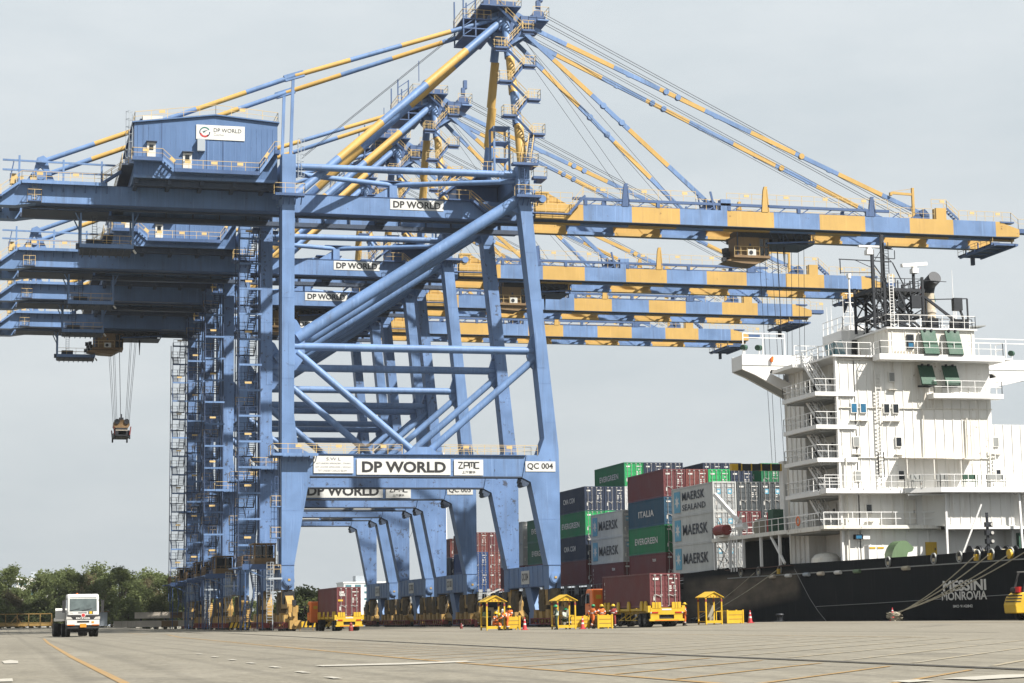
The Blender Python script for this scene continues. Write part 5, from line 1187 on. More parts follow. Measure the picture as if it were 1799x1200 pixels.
# ship foremast far ahead and foreship
m = MB(); m.tube((53.2, 160, 4), (53.2, 160, 31.5), .75, WC, 12, .45); m.tube((53.2, 160, 31.5), (53.2, 160, 33.4), .2, WC, 8); m.beam((47.5, 160, 24), (53.2, 160, 25.4), .18, .25, WC); m.box(50.9, 52.4, 159.4, 160.6, 22.2, 23.3, K); m.beam((53.2, 160, 31), (44, 160, 12), .06, .06, K); m.box(49, 53.2, 159.5, 160.5, 27.6, 27.9, WC); sp(m, 'foremast')

# ------------------------------------------------------------------ containers
CW, CHH = 2.438, 2.896
def corr(m, p0, du, n, z0, z1, nrm, mat, depth=.04):
    """trapezoidal corrugated sheet from p0 along du (metres), out along nrm"""
    p0, du, nrm = Vector(p0), Vector(du), Vector(nrm); pr = []
    for k in range(n):
        for f, d in ((0, 0), (.3, 0), (.5, -depth), (.8, -depth)): pr.append(p0 + du * ((k + f) / n) + nrm * d)
    pr.append(p0 + du); vs = []
    for p in pr: vs += [(p.x, p.y, z0), (p.x, p.y, z1)]
    m.add(vs, [(2*i, 2*i+2, 2*i+3, 2*i+1) for i in range(len(pr) - 1)], mat)
_CM = {}
def box_mesh(L, H):
    if (L, H) in _CM: return _CM[(L, H)]
    m = MB(); c = 'box_grey'; w = CW / 2
    for x in (-w, w - .12):
        for y in (0, L - .12): m.box(x, x + .12, y, y + .12, 0, H, c)
        m.box(x + (.0 if x < 0 else .04), x + (.08 if x < 0 else .12), .12, L - .12, 0, .16, c); m.box(x + (0 if x < 0 else .04), x + (.08 if x < 0 else .12), .12, L - .12, H - .1, H, c)
    m.box(-w + .12, w - .12, 0.01, .1, 0, .14, c); m.box(-w + .12, w - .12, 0.01, .1, H - .14, H, c); m.box(-w + .12, w - .12, L - .1, L - .01, 0, H, c)
    m.box(-w + .05, w - .05, .1, L - .1, H - .09, H - .05, c); m.box(-w + .05, w - .05, .1, L - .1, .1, .14, c)
    corr(m, (-w + .045, .12, 0), (0, L - .24, 0), int(L * 3.6), .16, H - .1, (-1, 0, 0), c); corr(m, (w - .045, .12, 0), (0, L - .24, 0), int(L * 3.6), .16, H - .1, (1, 0, 0), c)
    b = m.build('container'); d = MB()
    for s in (0, 1):
        x0 = -w + .13 if s == 0 else .015; x1 = -.015 if s == 0 else w - .13
        d.box(x0, x1, .06, .1, .15, H - .15, c)
        for k in range(5): z = .18 + (H - .36) * k / 5; d.box(x0 + .06, x1 - .06, .035, .06, z + .12, z + (H - .36) / 5 - .02, c)
    dm = d.build('door'); r = MB()
    for x in (-w + .42, -.3, .3, w - .42):
        r.tube((x, .0, .08), (x, .0, H - .08), .028, 'bar_steel', 5)
        for z in (.12, H * .36, H - .14): r.box(x - .09, x + .09, -.01, .05, z - .04, z + .04, 'bar_steel')
    for x in (-w + .42, .3): r.beam((x, -.02, H * .36 + .05), (x + .38, -.02, H * .36 - .08), .03, .05, 'bar_steel')
    rm = r.build('locking_bar'); lt = MB()
    rnd = random.Random(5)
    for z, xs in ((.82, ((.35, .5), (.62, .3), (.9, .1))), (.70, ((.55, .35),)), (.60, ((.35, .22), (.7, .22))), (.54, ((.35, .25), (.7, .2))), (.47, ((.35, .2), (.75, .2))), (.3, ((-.95, .18), (-.4, .16)))):
        for x, ww in xs: lt.box(x, x + ww * .8, .018, .03, H * z, H * z + .09, 'band_white')
    lt.box(-.95, -.5, .018, .03, H * .80, H * .80 + .16, 'band_white'); lt.box(-.95, -.78, .018, .03, H * .2, H * .2 + .3, 'band_white')
    lm_ = lt.build('marking'); res = (b.data, dm.data, rm.data, lm_.data)
    for o in (b, dm, rm, lm_): bpy.data.objects.remove(o)
    _CM[(L, H)] = res; return res
def container(col, label, loc, L=12.19, H=CHH, side=None, doors=True, marks=True, group=None, panel=None, door_col=None, end=None):
    bm, dm, rm, lm_ = box_mesh(L, H)
    o = bpy.data.objects.new('container', bm); scene.collection.objects.link(o); o.location = loc
    o.material_slots[0].link = 'OBJECT'; o.material_slots[0].material = MATS['box_' + col]; tag(o, label, 'container', group)
    def kid(nm, me, mat=None):
        c = bpy.data.objects.new(nm, me); scene.collection.objects.link(c); c.parent = o
        if mat: c.material_slots[0].link = 'OBJECT'; c.material_slots[0].material = MATS['box_' + mat]
        return c
    if doors:
        d = kid('door', dm, door_col or col); r = kid('locking_bar', rm); r.parent = d
    if marks: kid('marking', lm_)
    w = CW / 2
    if panel == 'star' or end == 'star':
        m = MB()
        if panel == 'star':
            m.box(-w - .012, -w + .02, L - 2.6, L - .75, H * .13, H * .87, 'star_blue'); star(m, (-w - .02, L - 1.67, H * .5), (0, -1, 0), .78, 'band_white')
        if m.v: m.build('star_panel', o)
        for x in (-.62, .55):
            m = MB()
            if end == 'star': m.box(x - .22, x + .22, .012, .03, H * .58, H * .58 + .5, 'star_blue'); star(m, (x, .005, H * .58 + .25), (1, 0, 0), .2, 'band_white')
            if m.v: m.build('star_plate', o)
    if side:
        m = MB()
        for t, y0, wd, z, hh, mat, bold in side: m.text(t, (-w - .014, y0, z * H), (0, -1, 0), (0, 0, 1), wd, hh * H, mat, bold, 1.06)
        m.build('lettering', o)
    return o
def star(m, c, right, r, mat):
    c, rt, up = Vector(c), Vector(right), Vector((0, 0, 1)); vs = [c]
    for k in range(14):
        a = 2 * math.pi * k / 14 + math.pi / 2; q = r if k % 2 == 0 else r * .42
        vs.append(c + rt * math.cos(a) * q + up * math.sin(a) * q)
    m.add(vs, [(0, 1 + k, 1 + (k + 1) % 14) for k in range(14)], mat)
MK = [('MAERSK', 9.0, 7.3, .31, .37, 'letter_black', .015)]
MS = [('MAERSK', 9.0, 6.6, .52, .30, 'letter_black', .015), ('SEALAND', 9.0, 6.8, .17, .22, 'letter_black', .01)]
EV = [('EVERGREEN', 10.0, 7.6, .36, .24, 'band_white', .02)]
CM = [('CMA CGM', 9.2, 5.0, .40, .22, 'band_white', .02)]
IT = [('ITALIA', 8.6, 5.2, .36, .24, 'band_white', .025)]
NO = [('1', .9 + 10.6, .15, .72, .1, 'band_white', .0), ('8', 11.5, .15, .55, .1, 'band_white', .0), ('4', 11.5, .15, .38, .1, 'band_white', .0), ('2', 11.5, .15, .22, .1, 'band_white', .0)]
TX = [('tex', 4.2, 1.2, .7, .12, 'band_white', .02)]
X0 = 37.1 + CW / 2
def row_x(r): return X0 + 2.52 * r
def tier_z(t, z0): return z0 + 2.91 * t
def stack(y, z0, r, items):
    """items bottom-up: (tier, colour, label, kwargs)"""
    for t, col, lab, kw in items: container(col, lab, (row_x(r), y, tier_z(t, z0)), group='containers stacked on the ship', **kw)
S_ = dict(panel='star', end='star', side=MK, door_col='grey')
# bay nearest the white house
stack(-32.0, 5.3, 0, [(0, 'pale', 'grey container with blue star panel, lowest of the stack beside the white house', S_), (1, 'pale', 'grey container with blue star panel, middle of the stack beside the white house', S_), (2, 'pale', 'rust streaked grey container with two lines of black letters, on the nearest stack', dict(panel='star', end='star', side=MS, door_col='grey'))])
stack(-32.0, 5.3, 1, [(0, 'grey', 'grey container low behind the white stern deck frame, second row from the quay', {}), (1, 'maroon', 'maroon container between grey ones beside the white house, second row from the quay', {}), (2, 'dgrey', 'dark grey container on top of the second row, just left of the white house', {})])
stack(-32.0, 5.3, 2, [(1, 'dgrey', 'dark grey container in the middle tier against the white house', {}), (2, 'dgrey', 'dark grey container on top, touching the white house side', dict(end='star'))])
# second bay
stack(-17.4, 4.75, 0, [(0, 'maroon', 'plain maroon container at the bottom under the green lettered one', dict(side=TX)), (1, 'green', 'dark green container with wide white lettering above a maroon one', dict(side=EV)), (2, 'teal', 'dark teal container with one short white word on its side', dict(side=IT)), (3, 'maroon', 'plain maroon container on top of the teal one', {})])
stack(-17.4, 4.75, 1, [(2, 'blue', 'blue container end behind the teal container', {}), (3, 'red', 'dull red container end on the top tier right of the tall maroon one', {})])
stack(-17.4, 4.75, 2, [(2, 'maroon', 'maroon container end hidden low between the top rows', {}), (3, 'lgreen', 'bright green container end on the top tier left of the white house', {})])
stack(-17.4, 4.75, 3, [(3, 'navy', 'navy container on the top tier beside the bright green end', {})])
# third bay
stack(-3.0, 4.2, 0, [(0, 'maroon', 'maroon container with vertical numerals under two grey ones', dict(side=NO + TX)), (1, 'pale', 'grey container with star panel directly on the numbered maroon one', S_), (2, 'pale', 'grey container with star panel on top, left of the teal one', S_)])
stack(-3.0, 4.2, 1, [(2, 'white', 'white container end showing above the third stack', {}), (1, 'dgrey', 'dark grey container end inside the third stack', {})])
# fourth bay
stack(11.4, 4.9, 0, [(0, 'maroon', 'plain maroon container at the foot of the stack beside the near crane leg', {}), (1, 'navy', 'lower navy container with a white round emblem beside the near crane leg', dict(side=CM)), (2, 'green', 'green container with white lettering between two navy ones', dict(side=EV, door_col='lgreen')), (3, 'navy', 'upper navy container with a white round emblem on top by the crane leg', dict(side=CM))])
stack(11.4, 4.9, 1, [(2, 'lgreen', 'bright green container end behind the green lettered one', {}), (3, 'navy', 'navy container end with white bars beside the emblem container', {})])
stack(11.4, 4.9, 2, [(3, 'white', 'pale container end between the navy end and the teal container', {}), (4, 'green', 'green lettered container standing one tier above its neighbours', dict(side=EV, door_col='lgreen'))])
stack(11.4, 4.9, 3, [(4, 'navy', 'navy container on the topmost tier right of the high green one', {})]); stack(11.4, 4.9, 4, [(4, 'navy', 'second navy container on the topmost tier, behind the tall maroon one', {})])
stack(11.4, 4.9, 6, [(4, 'navy', 'third navy container on the topmost tier', {})]); stack(11.4, 4.9, 7, [(4, 'navy', 'dark navy container on the topmost tier, rightmost of the navy ones', {})])
# bays seen between the crane legs
stack(40.5, 5.1, 0, [(0, 'maroon', 'maroon container low between the near crane legs', {}), (1, 'grey', 'lower grey lettered container between the two near crane legs', dict(side=MS)), (2, 'grey', 'upper grey lettered container between the two near crane legs', dict(side=MK))])
stack(40.5, 5.1, 1, [(2, 'grey', 'grey container end on top between crane legs', {}), (1, 'grey', 'grey container end in the middle between crane legs', {})])
stack(25.8, 5.0, 0, [(0, 'maroon', 'maroon container hidden low behind the near water side crane leg', {}), (1, 'dgreen', 'lower dark green lettered container just left of the near water side crane leg', dict(side=EV)), (2, 'dgreen', 'upper dark green lettered container just left of the near water side crane leg', dict(side=EV))])
stack(69.5, 5.0, 0, [(0, 'blue', 'lower bright blue container between the crane legs', {}), (1, 'blue', 'upper bright blue container between the crane legs', {}), (2, 'red', 'dull red container on top of two blue ones', dict(side=TX))])
stack(69.5, 5.0, 1, [(0, 'red', 'dull red container beside the lower blue one', {}), (1, 'red', 'dull red container beside the upper blue one', {}), (2, 'maroon', 'maroon container end right of the dull red top one', {})])
stack(84.0, 4.7, 0, [(0, 'navy', 'far navy container seen through the second and third crane legs', {}), (1, 'navy', 'far upper navy container seen through the crane legs', {}), (2, 'red', 'far dull red container on top seen through the crane legs', {})])
stack(84.0, 4.7, 1, [(0, 'lgreen', 'far lower green container seen through the crane legs', {}), (1, 'lgreen', 'far green container with a round mark seen through the crane legs', {}), (2, 'white', 'far white container on top seen through the crane legs', {})])
# green cargo on top behind the house
stack(11.4, 4.9, 9, [(3, 'maroon', 'maroon container inside the stack behind the white house', {}), (4, 'green', 'dark green container on the topmost tier beside the white house', dict(side=EV))])
# ------------------------------------------------------------------ trucks
def wheel(parent, x, y, r=.52, w=.3, dual=False, s=1):
    m = MB(); ww = w * (2.1 if dual else 1)
    pr = [(r * .55, -ww / 2), (r * .92, -ww / 2), (r, -ww * .38), (r, -.03), (r * .93, 0) if dual else (r, 0), (r, .03), (r, ww * .38), (r * .92, ww / 2), (r * .55, ww / 2)]
    m.lathe(pr, (x, y, r), 'tyre', 22, 'x'); o = m.build('wheel', parent); smooth_by_angle(o, 40)
    h = MB()
    for sd in (-1, 1): h.lathe([(r * .56, sd * ww / 2), (r * .5, sd * (ww / 2 - .05)), (r * .3, sd * (ww / 2 - .12)), (r * .2, sd * (ww / 2 + .02)), (.001, sd * (ww / 2 + .03))], (x, y, r), 'rim', 14, 'x')
    h.build('rim', o); return o
def cab(parent, y, col, z0=.75, H=2.15, L=2.0, W=2.4):
    """cab-over tractor cab, windscreen facing +y at y + L"""
    w = W / 2; m = MB()
    m.prism([(y, z0), (y + L, z0), (y + L, z0 + H * .45), (y + L - .28, z0 + H * .92), (y + L - .5, z0 + H), (y + .05, z0 + H), (y, z0 + H - .1)], 'x', -w, w, col)
    o = m.build('cab', parent)
    bv = o.modifiers.new('b', 'BEVEL'); bv.width = .13; bv.segments = 3; bv.limit_method = 'ANGLE'
    g = MB(); g.prism([(y + L + .01, z0 + H * .46), (y + L - .27, z0 + H * .90), (y + L - .30, z0 + H * .90), (y + L - .03, z0 + H * .46)], 'x', -w + .15, w - .15, 'screen_glass'); g.build('windscreen', o)
    for s in (-1, 1):
        g = MB(); g.prism([(y + .75, z0 + H * .48), (y + L - .12, z0 + H * .48), (y + L - .42, z0 + H * .85), (y + .75, z0 + H * .85)], 'x', s * w - .01, s * w + .012, 'glass_dark'); g.build('side_window', o)
        d = MB(); d.beam((s * (w + .25), y + L - .1, z0 + H * .8), (s * w, y + L - .2, z0 + H * .85), .04, .04, 'chassis'); d.box(s * (w + .25) - .1, s * (w + .25) + .1, y + L - .2, y + L - .1, z0 + H * .42, z0 + H * .8, 'chassis'); d.build('mirror', o)
        d = MB(); d.box(s * w - .006 if s > 0 else -w - .012, s * w + .012 if s > 0 else -w + .006, y + .72, y + .735, z0 + .1, z0 + H * .9, 'chassis'); d.box(min(s * w, s * w + s * .03), max(s * w, s * w + s * .03), y + .8, y + .95, z0 + H * .38, z0 + H * .41, 'chassis'); d.build('door', o)
        d = MB(); d.prism([(y + .6, .55), (y + .75, .95), (y + 1.05, 1.12), (y + 1.4, 1.12), (y + 1.7, .95), (y + 1.85, .55), (y + L, .55), (y + L, z0 + .05), (y + .4, z0 + .05)], 'x', s * w - s * .35, s * w + s * .02, 'chassis'); d.build('fender', o)
    return o
def skeletal_truck(label, loc, rz=0.0, L=12.19, boxcol='maroon', boxlabel='', boxside=None, H=CHH, group='trucks carrying a maroon container'):
    """origin: ground under the rear end of the trailer, truck points to +y"""
    t = thing('container_truck', label, 'truck', loc, rz, group); Y = 'safety_yellow'
    m = MB()
    for s in (-1, 1):
        m.box(s * .5 - .09, s * .5 + .09, .1, L + .3, .98, 1.36, Y); m.box(s * 1.2 - .05, s * 1.2 + .05, .15, L, 1.22, 1.4, Y)
    for k in range(9): y = .3 + (L - .6) * k / 8; m.box(-1.22, 1.22, y - .08, y + .08, 1.16, 1.4, Y)
    for k in (4.2, 6.1, 7.4): 
        for s in (-1, 1): m.beam((s * .6, k, 1.0), (s * 1.0, k + .9, .55), .07, .07, Y); m.beam((s * 1.0, k - .4, .5), (s * 1.0, k + 1.3, .5), .06, .06, Y); m.beam((s * 1.0, k - .4, .5), (s * 1.0, k - .4, 1.2), .06, .06, Y)
    for s in (-1, 1): m.box(s * .75 - .1, s * .75 + .1, 8.3, 8.6, .25, 1.1, 'chassis'); m.box(s * .75 - .2, s * .75 + .2, 8.25, 8.65, .2, .28, 'chassis')
    m.box(-.9, .9, 3.6, 4.2, .45, .95, 'chassis'); m.box(-1.1, 1.1, 1.1, 3.3, .75, .98, 'chassis')
    m.box(-.5, .5, L - .4, L + 3.0, .75, 1.0, 'chassis'); m.box(-1.15, -.55, L - .9, L + .1, .5, 1.0, 'rim'); m.box(.55, 1.15, L - .9, L + .1, .5, 1.0, 'chassis')
    tr = m.build('trailer', t)
    b = MB(); b.box(-1.28, 1.28, -.12, .12, .92, 1.44, Y); b.box(-1.28, -.6, -.1, .08, .5, .92, Y); b.box(.6, 1.28, -.1, .08, .5, .92, Y); b.box(-1.4, 1.4, -.16, .02, .44, .6, Y); b.box(-.95, .95, -.17, -.16, .47, .52, 'truck_orange'); b.box(-.6, .6, .02, .08, .55, .92, 'chassis')
    for s in (-1, 1): b.box(s * .8 - .36, s * .8 + .36, -.14, -.02, 1.40, 1.86, Y); b.box(s * .8 - .12, s * .8 - .1, -.16, -.14, 1.42, 1.86, 'chassis'); b.box(s * .8 + .1, s * .8 + .12, -.16, -.14, 1.42, 1.86, 'chassis'); b.box(s * 1.37 - .12, s * 1.37 + .12, -.1, .4, 1.1, 1.6, Y)
    b.box(-.38, .38, -.135, -.12, 1.25, 1.36, 'band_white'); b.build('rear_bumper', t)
    for s in (-1, 1):
        l = MB(); l.box(s * .95 - .26, s * .95 + .26, -.16, -.12, 1.02, 1.13, 'lamp_red'); l.box(s * 1.25 - .06, s * 1.25 + .06, -.16, -.12, 1.02, 1.13, 'lamp_clear'); l.build('tail_light', t)
    for k in (1.0, 2.0, 5.2, 7.9, 10.4, 11.4):
        for s in (-1, 1):
            g = MB(); g.prism([(k - .28, 1.2), (k + .28, 1.2), (k + .28, 1.72), (k + .12, 1.95), (k - .12, 1.95), (k - .28, 1.72)], 'x', s * 1.24 - (.0 if s > 0 else .12), s * 1.24 + (.12 if s > 0 else 0), Y); g.build('stanchion', t)
    for y in (1.5, 2.8):
        for s in (-1, 1): wheel(t, s * .95, y, .52, .28, True)
    for y, dl in ((L - .55, True), (L + 2.3, False)):
        for s in (-1, 1): wheel(t, s * .95, y, .52, .28, dl)
    c = cab(t, L + .75, 'truck_orange', .85, 2.25); c.location.x = -.15; c.rotation_euler[2] = R(2.5)
    m = MB(); m.box(-.9, -.45, L + .73, L + .75, 2.3, 2.62, 'safety_yellow'); m.box(.5, .75, L + .73, L + .75, 1.2, 1.4, 'band_white'); m.box(-.1, .02, L + .73, L + .75, 1.75, 1.9, 'chassis'); m.build('panel', c)
    for s in (-1, 1):
        f = MB(); f.prism([(L - 1.3, .8), (L - 1.1, 1.14), (L + .0, 1.14), (L + .2, .8), (L + .1, .8), (L - .05, 1.08), (L - 1.05, 1.08), (L - 1.2, .8)], 'x', s * .95 - .3, s * .95 + .3, 'chassis'); f.build('mudguard', t)
    ca = math.cos(rz); sa = math.sin(rz)
    o = container(boxcol, boxlabel, (loc[0] - sa * .12, loc[1] + ca * .12, loc[2] + 1.47), L, H, side=boxside); o.rotation_euler[2] = rz
    return t, o
skeletal_truck('orange truck with a yellow trailer carrying a maroon container, in front of the ship', (18.97, -69.5, gz(18.97, -66) + .02), 0, 12.19, 'maroon', 'maroon container with blank upper door, loaded on the truck in front of the ship',
               [('1', 11.6, .10, .72, .09, 'band_white', .02), ('4', 11.65, .22, .50, .09, 'band_white', .0), ('8', 11.65, .22, .40, .09, 'band_white', .0), ('V', 11.65, .22, .28, .09, 'band_white', .0)], CHH - .3)
t2, o2 = skeletal_truck('orange truck with a yellow trailer under the near crane, in front of the trees', (3.75, -16.4, gz(3.7, -12) + .01), 0, 12.19, 'maroon', 'maroon container lettered in white on its door, loaded on the truck under the near crane')
m = MB(); m.text('tex', (-.98, -.03, 2.0), (1, 0, 0), (0, 0, 1), .62, .34, 'band_white', .03); m.box(-1.1, -.62, -.02, .03, 1.48, 1.66, 'safety_yellow'); m.build('lettering', o2)
def flatbed():
    t = thing('flatbed_truck', 'white tractor truck with an empty flatbed driving toward the camera at the left', 'truck', (-24.55, -66.8, gz(-24.5, -66)), R(180 + 2.2))
    m = MB()
    for s in (-1, 1): m.box(s * .45 - .1, s * .45 + .1, -12, 1.9, .75, 1.0, 'chassis')
    m.box(-1.1, 1.1, -12.5, -.6, 1.15, 1.4, 'ship_white_rusty'); m.box(-1.1, 1.1, -.9, -.6, 1.2, 1.95, 'ship_white_rusty')
    m.prism([(-.95, 1.3), (-.6, 1.3), (-.6, 1.9), (-.85, 2.05)], 'x', 1.0, 1.75, 'truck_white'); m.build('trailer', t)
    m = MB(); m.box(-.75, .75, -.5, 1.6, .34, .8, 'chassis'); m.box(-1.0, 1.0, 1.7, 1.95, .5, .7, 'chassis'); m.build('engine', t)
    c = cab(t, .1, 'truck_white', .78, 2.25, 1.9, 2.2)
    m = MB(); w = 1.1; y = 2.0
    m.box(-w - .01, w + .01, y + .0, y + .05, 1.22, 1.56, 'chassis'); m.box(-w + .05, w - .05, y + .03, y + .07, 1.46, 1.49, 'rim')
    m.text('EICHER', (.5, y + .08, 1.26), (-1, 0, 0), (0, 0, 1), 1.0, .12, 'band_white', .03); m.build('grille', c)
    m = MB(); m.box(-w - .03, w + .03, y - .1, y + .12, .84, 1.20, 'truck_white'); m.box(-.42, .42, y + .12, y + .14, 1.02, 1.14, 'chassis'); m.box(-w, -.6, y + .1, y + .13, .82, .88, 'truck_orange'); m.box(.6, w, y + .1, y + .13, .82, .88, 'truck_orange'); m.box(-.75, -.58, y + .12, y + .14, .98, 1.10, 'plate_orange'); m.box(-w, w, y - .1, y + .05, .60, .82, 'chassis'); m.build('bumper', c)
    for s in (-1, 1):
        m = MB(); m.prism([(s * .72, 1.24), (s * 1.17, 1.24), (s * 1.17, 1.44), (s * .85, 1.40)], 'y', y + .05, y + .1, 'lamp_clear'); m.build('headlight', c)
    m = MB(); m.box(-.22, .22, y + .12, y + .15, .68, .93, 'plate_orange'); m.build('number_plate', c)
    m = MB(); m.lathe([(.13, 0), (.001, .01)], (0, y + .08, 1.53), 'logo_red', 14, 'y'); m.lathe([(.16, 0), (.13, .005)], (0, y + .075, 1.53), 'band_white', 14, 'y'); m.build('emblem', c)
    m = MB(); m.box(-.62, -.42, y + .0, y + .02, 1.62, 1.80, 'safety_yellow'); m.box(-.68, -.62, y, y + .02, 1.62, 1.80, 'chassis'); m.box(-.42, -.36, y, y + .02, 1.62, 1.8, 'chassis'); m.box(-.25, .35, y, y + .012, 1.66, 1.76, 'letter_grey'); m.box(.7, .9, y, y + .012, 1.66, 1.74, 'lamp_clear'); m.build('sticker', c)
    m = MB(); m.beam((.9, y + .01, 1.86), (.25, y - .02, 2.0), .03, .03, 'chassis'); m.beam((.1, y + .01, 1.86), (-.6, y - .02, 2.0), .03, .03, 'chassis'); m.box(-.9, .9, 1.68, 1.76, 2.62, 2.72, 'band_white'); m.build('wiper', c)
    m = MB(); m.tube((.4, 1.3, 2.96), (.4, 1.3, 3.1), .07, 'truck_orange', 8); m.build('beacon', c)
    for yy, d in ((1.1, False), (-1.4, True), (-10.2, True), (-11.4, True)):
        for s in (-1, 1): wheel(t, s * .98, yy, .5, .27, d)
flatbed()
# ------------------------------------------------------------------ fork lift
def forklift():
    t = thing('forklift', 'yellow forklift with black cab frame at the right edge beside the ship', 'forklift', (33.0, -100.2, gz(32, -98)), R(-90))
    Y = 'safety_yellow'; m = MB()     # points to +y (turned to +x)
    m.prism([(-1.9, .45), (-1.1, .45), (-1.0, .95), (-.6, 1.15), (-.1, 1.15), (.35, .6), (1.4, .5), (1.4, 1.0), (.6, 1.2), (.3, 1.7), (-1.4, 1.75), (-1.75, 1.5), (-1.95, 1.0)], 'x', -.75, .75, Y)
    o = m.build('body', t); bv = o.modifiers.new('b', 'BEVEL'); bv.width = .06; bv.segments = 2; bv.limit_method = 'ANGLE'
    m = MB(); m.text('303', (.765, -1.15, 1.36), (0, 1, 0), (0, 0, 1), .5, .2, 'letter_black', .03); m.build('number', o); m = MB()
    for z in (1.15, 1.33, 1.52): m.box(-.55, .55, -1.97 + (z - 1.0) * .35, -1.9 + (z - 1.0) * .35, z, z + .07, 'chassis'); m.box(.45, .765, -1.93 + (z - 1.0) * .35, -1.6 + (z - 1.0) * .3, z, z + .07, 'chassis')
    m.build('louvre', o)
    m = MB(); K = 'chassis'
    for s in (-1, 1): m.beam((s * .6, -1.3, 1.7), (s * .55, -.9, 3.0), .1, .12, K); m.beam((s * .6, .7, 1.1), (s * .55, .45, 3.0), .1, .12, K); m.beam((s * .55, -1.05, 3.02), (s * .55, .5, 3.05), .1, .08, K)
    for k in range(7): y = -1.0 + .25 * k; m.beam((-.55, y, 3.04), (.55, y, 3.04), .05, .05, 'lamp_clear')
    m.build('cab_frame', t)
    m = MB(); m.box(-.3, .3, -.6, -.1, 1.6, 1.8, K); m.box(-.3, .3, -.75, -.6, 1.7, 2.3, K); m.beam((0, .6, 1.2), (0, .3, 1.9), .06, .06, K); m.build('seat', t)
    m = MB(); m.tube((-.3, -1.5, 1.9), (.3, -1.5, 1.9), .2, K, 12); m.tube((.3, -1.45, 1.75), (.3, -1.45, 2.1), .22, 'lamp_red', 10); m.build('gas_bottle', t)
    m = MB()
    for s in (-1, 1): m.box(s * .4 - .07, s * .4 + .07, 1.45, 1.65, .15, 3.2, K); m.box(s * .35 - .06, s * .35 + .06, 1.7, 2.9, .15, .22, K)
    for z in (.6, 1.4, 2.6): m.box(-.4, .4, 1.5, 1.6, z, z + .12, K)
    m.build('mast', t)
    for y, r in ((-.85, .42), (.9, .46)):
        for s in (-1, 1): wheel(t, s * .62, y, r, .3)
forklift()
# ------------------------------------------------------------------ sheds, bins, cones, bollards
def booth(label, x, y, rz=0.0, lamp=False):
    t = thing('lashing_cage', label, 'cage', (x, y, gz(x, y)), rz, 'yellow lashing cages on the quay'); Y = 'safety_yellow'; w, d, H = .68, .62, 2.05
    m = MB(); 
    for sx in (-1, 1):
        for sy in (-1, 1): m.box(sx * w - .05, sx * w + .05, sy * d - .05, sy * d + .05, .02, H, Y); m.box(sx * w - .055, sx * w + .055, sy * d - .055, sy * d + .055, H - .3, H - .1, 'guard_red')
    for z in (.25, 1.0):
        m.box(-w, w, d - .03, d + .03, z - .03, z + .03, Y); 
        for sx in (-1, 1): m.box(sx * w - .03, sx * w + .03, -d, d, z - .03, z + .03, Y)
    m.box(-w, w, -d - .04, -d + .02, .12, .32, Y); m.box(-w, w, -d, d, .2, .24, Y); m.box(0.2, w, -d - .02, -d + .02, .98, 1.04, Y); m.box(.18, .24, -d - .02, -d + .02, .3, 1.0, Y); m.box(.1, w - .05, d - .04, d, .3, 1.5, 'bin_side'); m.box(-.15, .3, d - .05, d, 1.45, 1.68, 'bin_side')
    m.build('frame', t)
    m = MB(); m.prism([(-w - .18, H), (0, H + .42), (w + .18, H), (w + .18, H + .05), (0, H + .48), (-w - .18, H + .05)], 'y', -d - .15, d + .15, Y)
    m.prism([(-w - .1, H + .02), (0, H + .4), (w + .1, H + .02)], 'y', -d - .05, -d, Y)
    for k in range(5): x_ = -.5 + .25 * k; m.box(x_ - .05, x_ + .03, -d - .06, -d - .05, H + .06, H + .14, 'guard_red')
    m.build('roof', t)
    if lamp:
        m = MB(); m.beam((-.45, 0, H + .55), (.6, 0, H + .95), .5, .05, 'lamp_clear'); m.beam((0, 0, H + .4), (.05, 0, H + .75), .05, .05, 'chassis'); m.build('solar_panel', t)
    m = MB(); m.box(-w + .06, -w + .4, .1, .5, .95, 1.35, 'vent_green') if lamp else m.box(.12, .4, d - .3, d - .1, .26, .6, 'bin_side'); m.build('sack', t)
    return t
booth('yellow roofed cage with a small solar panel beside the leaning workers in orange', 4.65, -72.2, R(6), True)
booth('yellow roofed cage with two workers in green helmets beside it', 9.75, -73.2, R(4)); booth('yellow roofed cage standing alone in front of the black hull', 22.85, -68.6, R(8))
def bin_(label, x, y, rz, w=1.25, h=.95, z=.12):
    t = thing('storage_bin', label, 'bin', (x, y, gz(x, y)), rz, 'yellow lashing bins on the quay'); m = MB()
    m.box(-w, w, -.03, .03, z, h, 'safety_yellow'); m.box(-w, w, 1.0, 1.06, z, h, 'safety_yellow'); m.box(-w, -w + .05, .03, 1.0, z, h - .02, 'bin_side'); m.box(w - .05, w, .03, 1.0, z, h - .02, 'bin_side'); m.box(-w, w, .03, 1.0, z, z + .05, 'bin_side')
    for k in (1, 2): zz = z + (h - z) * k / 3; m.box(-w, w, -.045, -.03, zz - .015, zz + .015, 'cab_brown'); m.box(-w - .012, -w, .0, 1.05, zz - .015, zz + .015, 'chassis')
    for s in (-1, 1): m.box(s * w - .06, s * w + .06, -.06, .02, .02, h + .06, 'safety_yellow'); m.box(s * w - .06, s * w + .06, .98, 1.08, .02, h + .06, 'safety_yellow')
    m.build('box', t)
    return t
bin_('yellow bin on the far left of the row, next to the leaning workers', 6.15, -72.1, R(0), .55, .98); bin_('long yellow bin with grey end behind a traffic cone', 11.0, -73.0, R(0), .72, .95)
bin_('short yellow bin nearest the truck, workers standing behind it', 12.55, -74.4, R(0), .53, 1.0); bin_('yellow bin with grey side next to a cone in front of the black hull', 24.75, -69.0, R(8), .68, 1.0, .03)
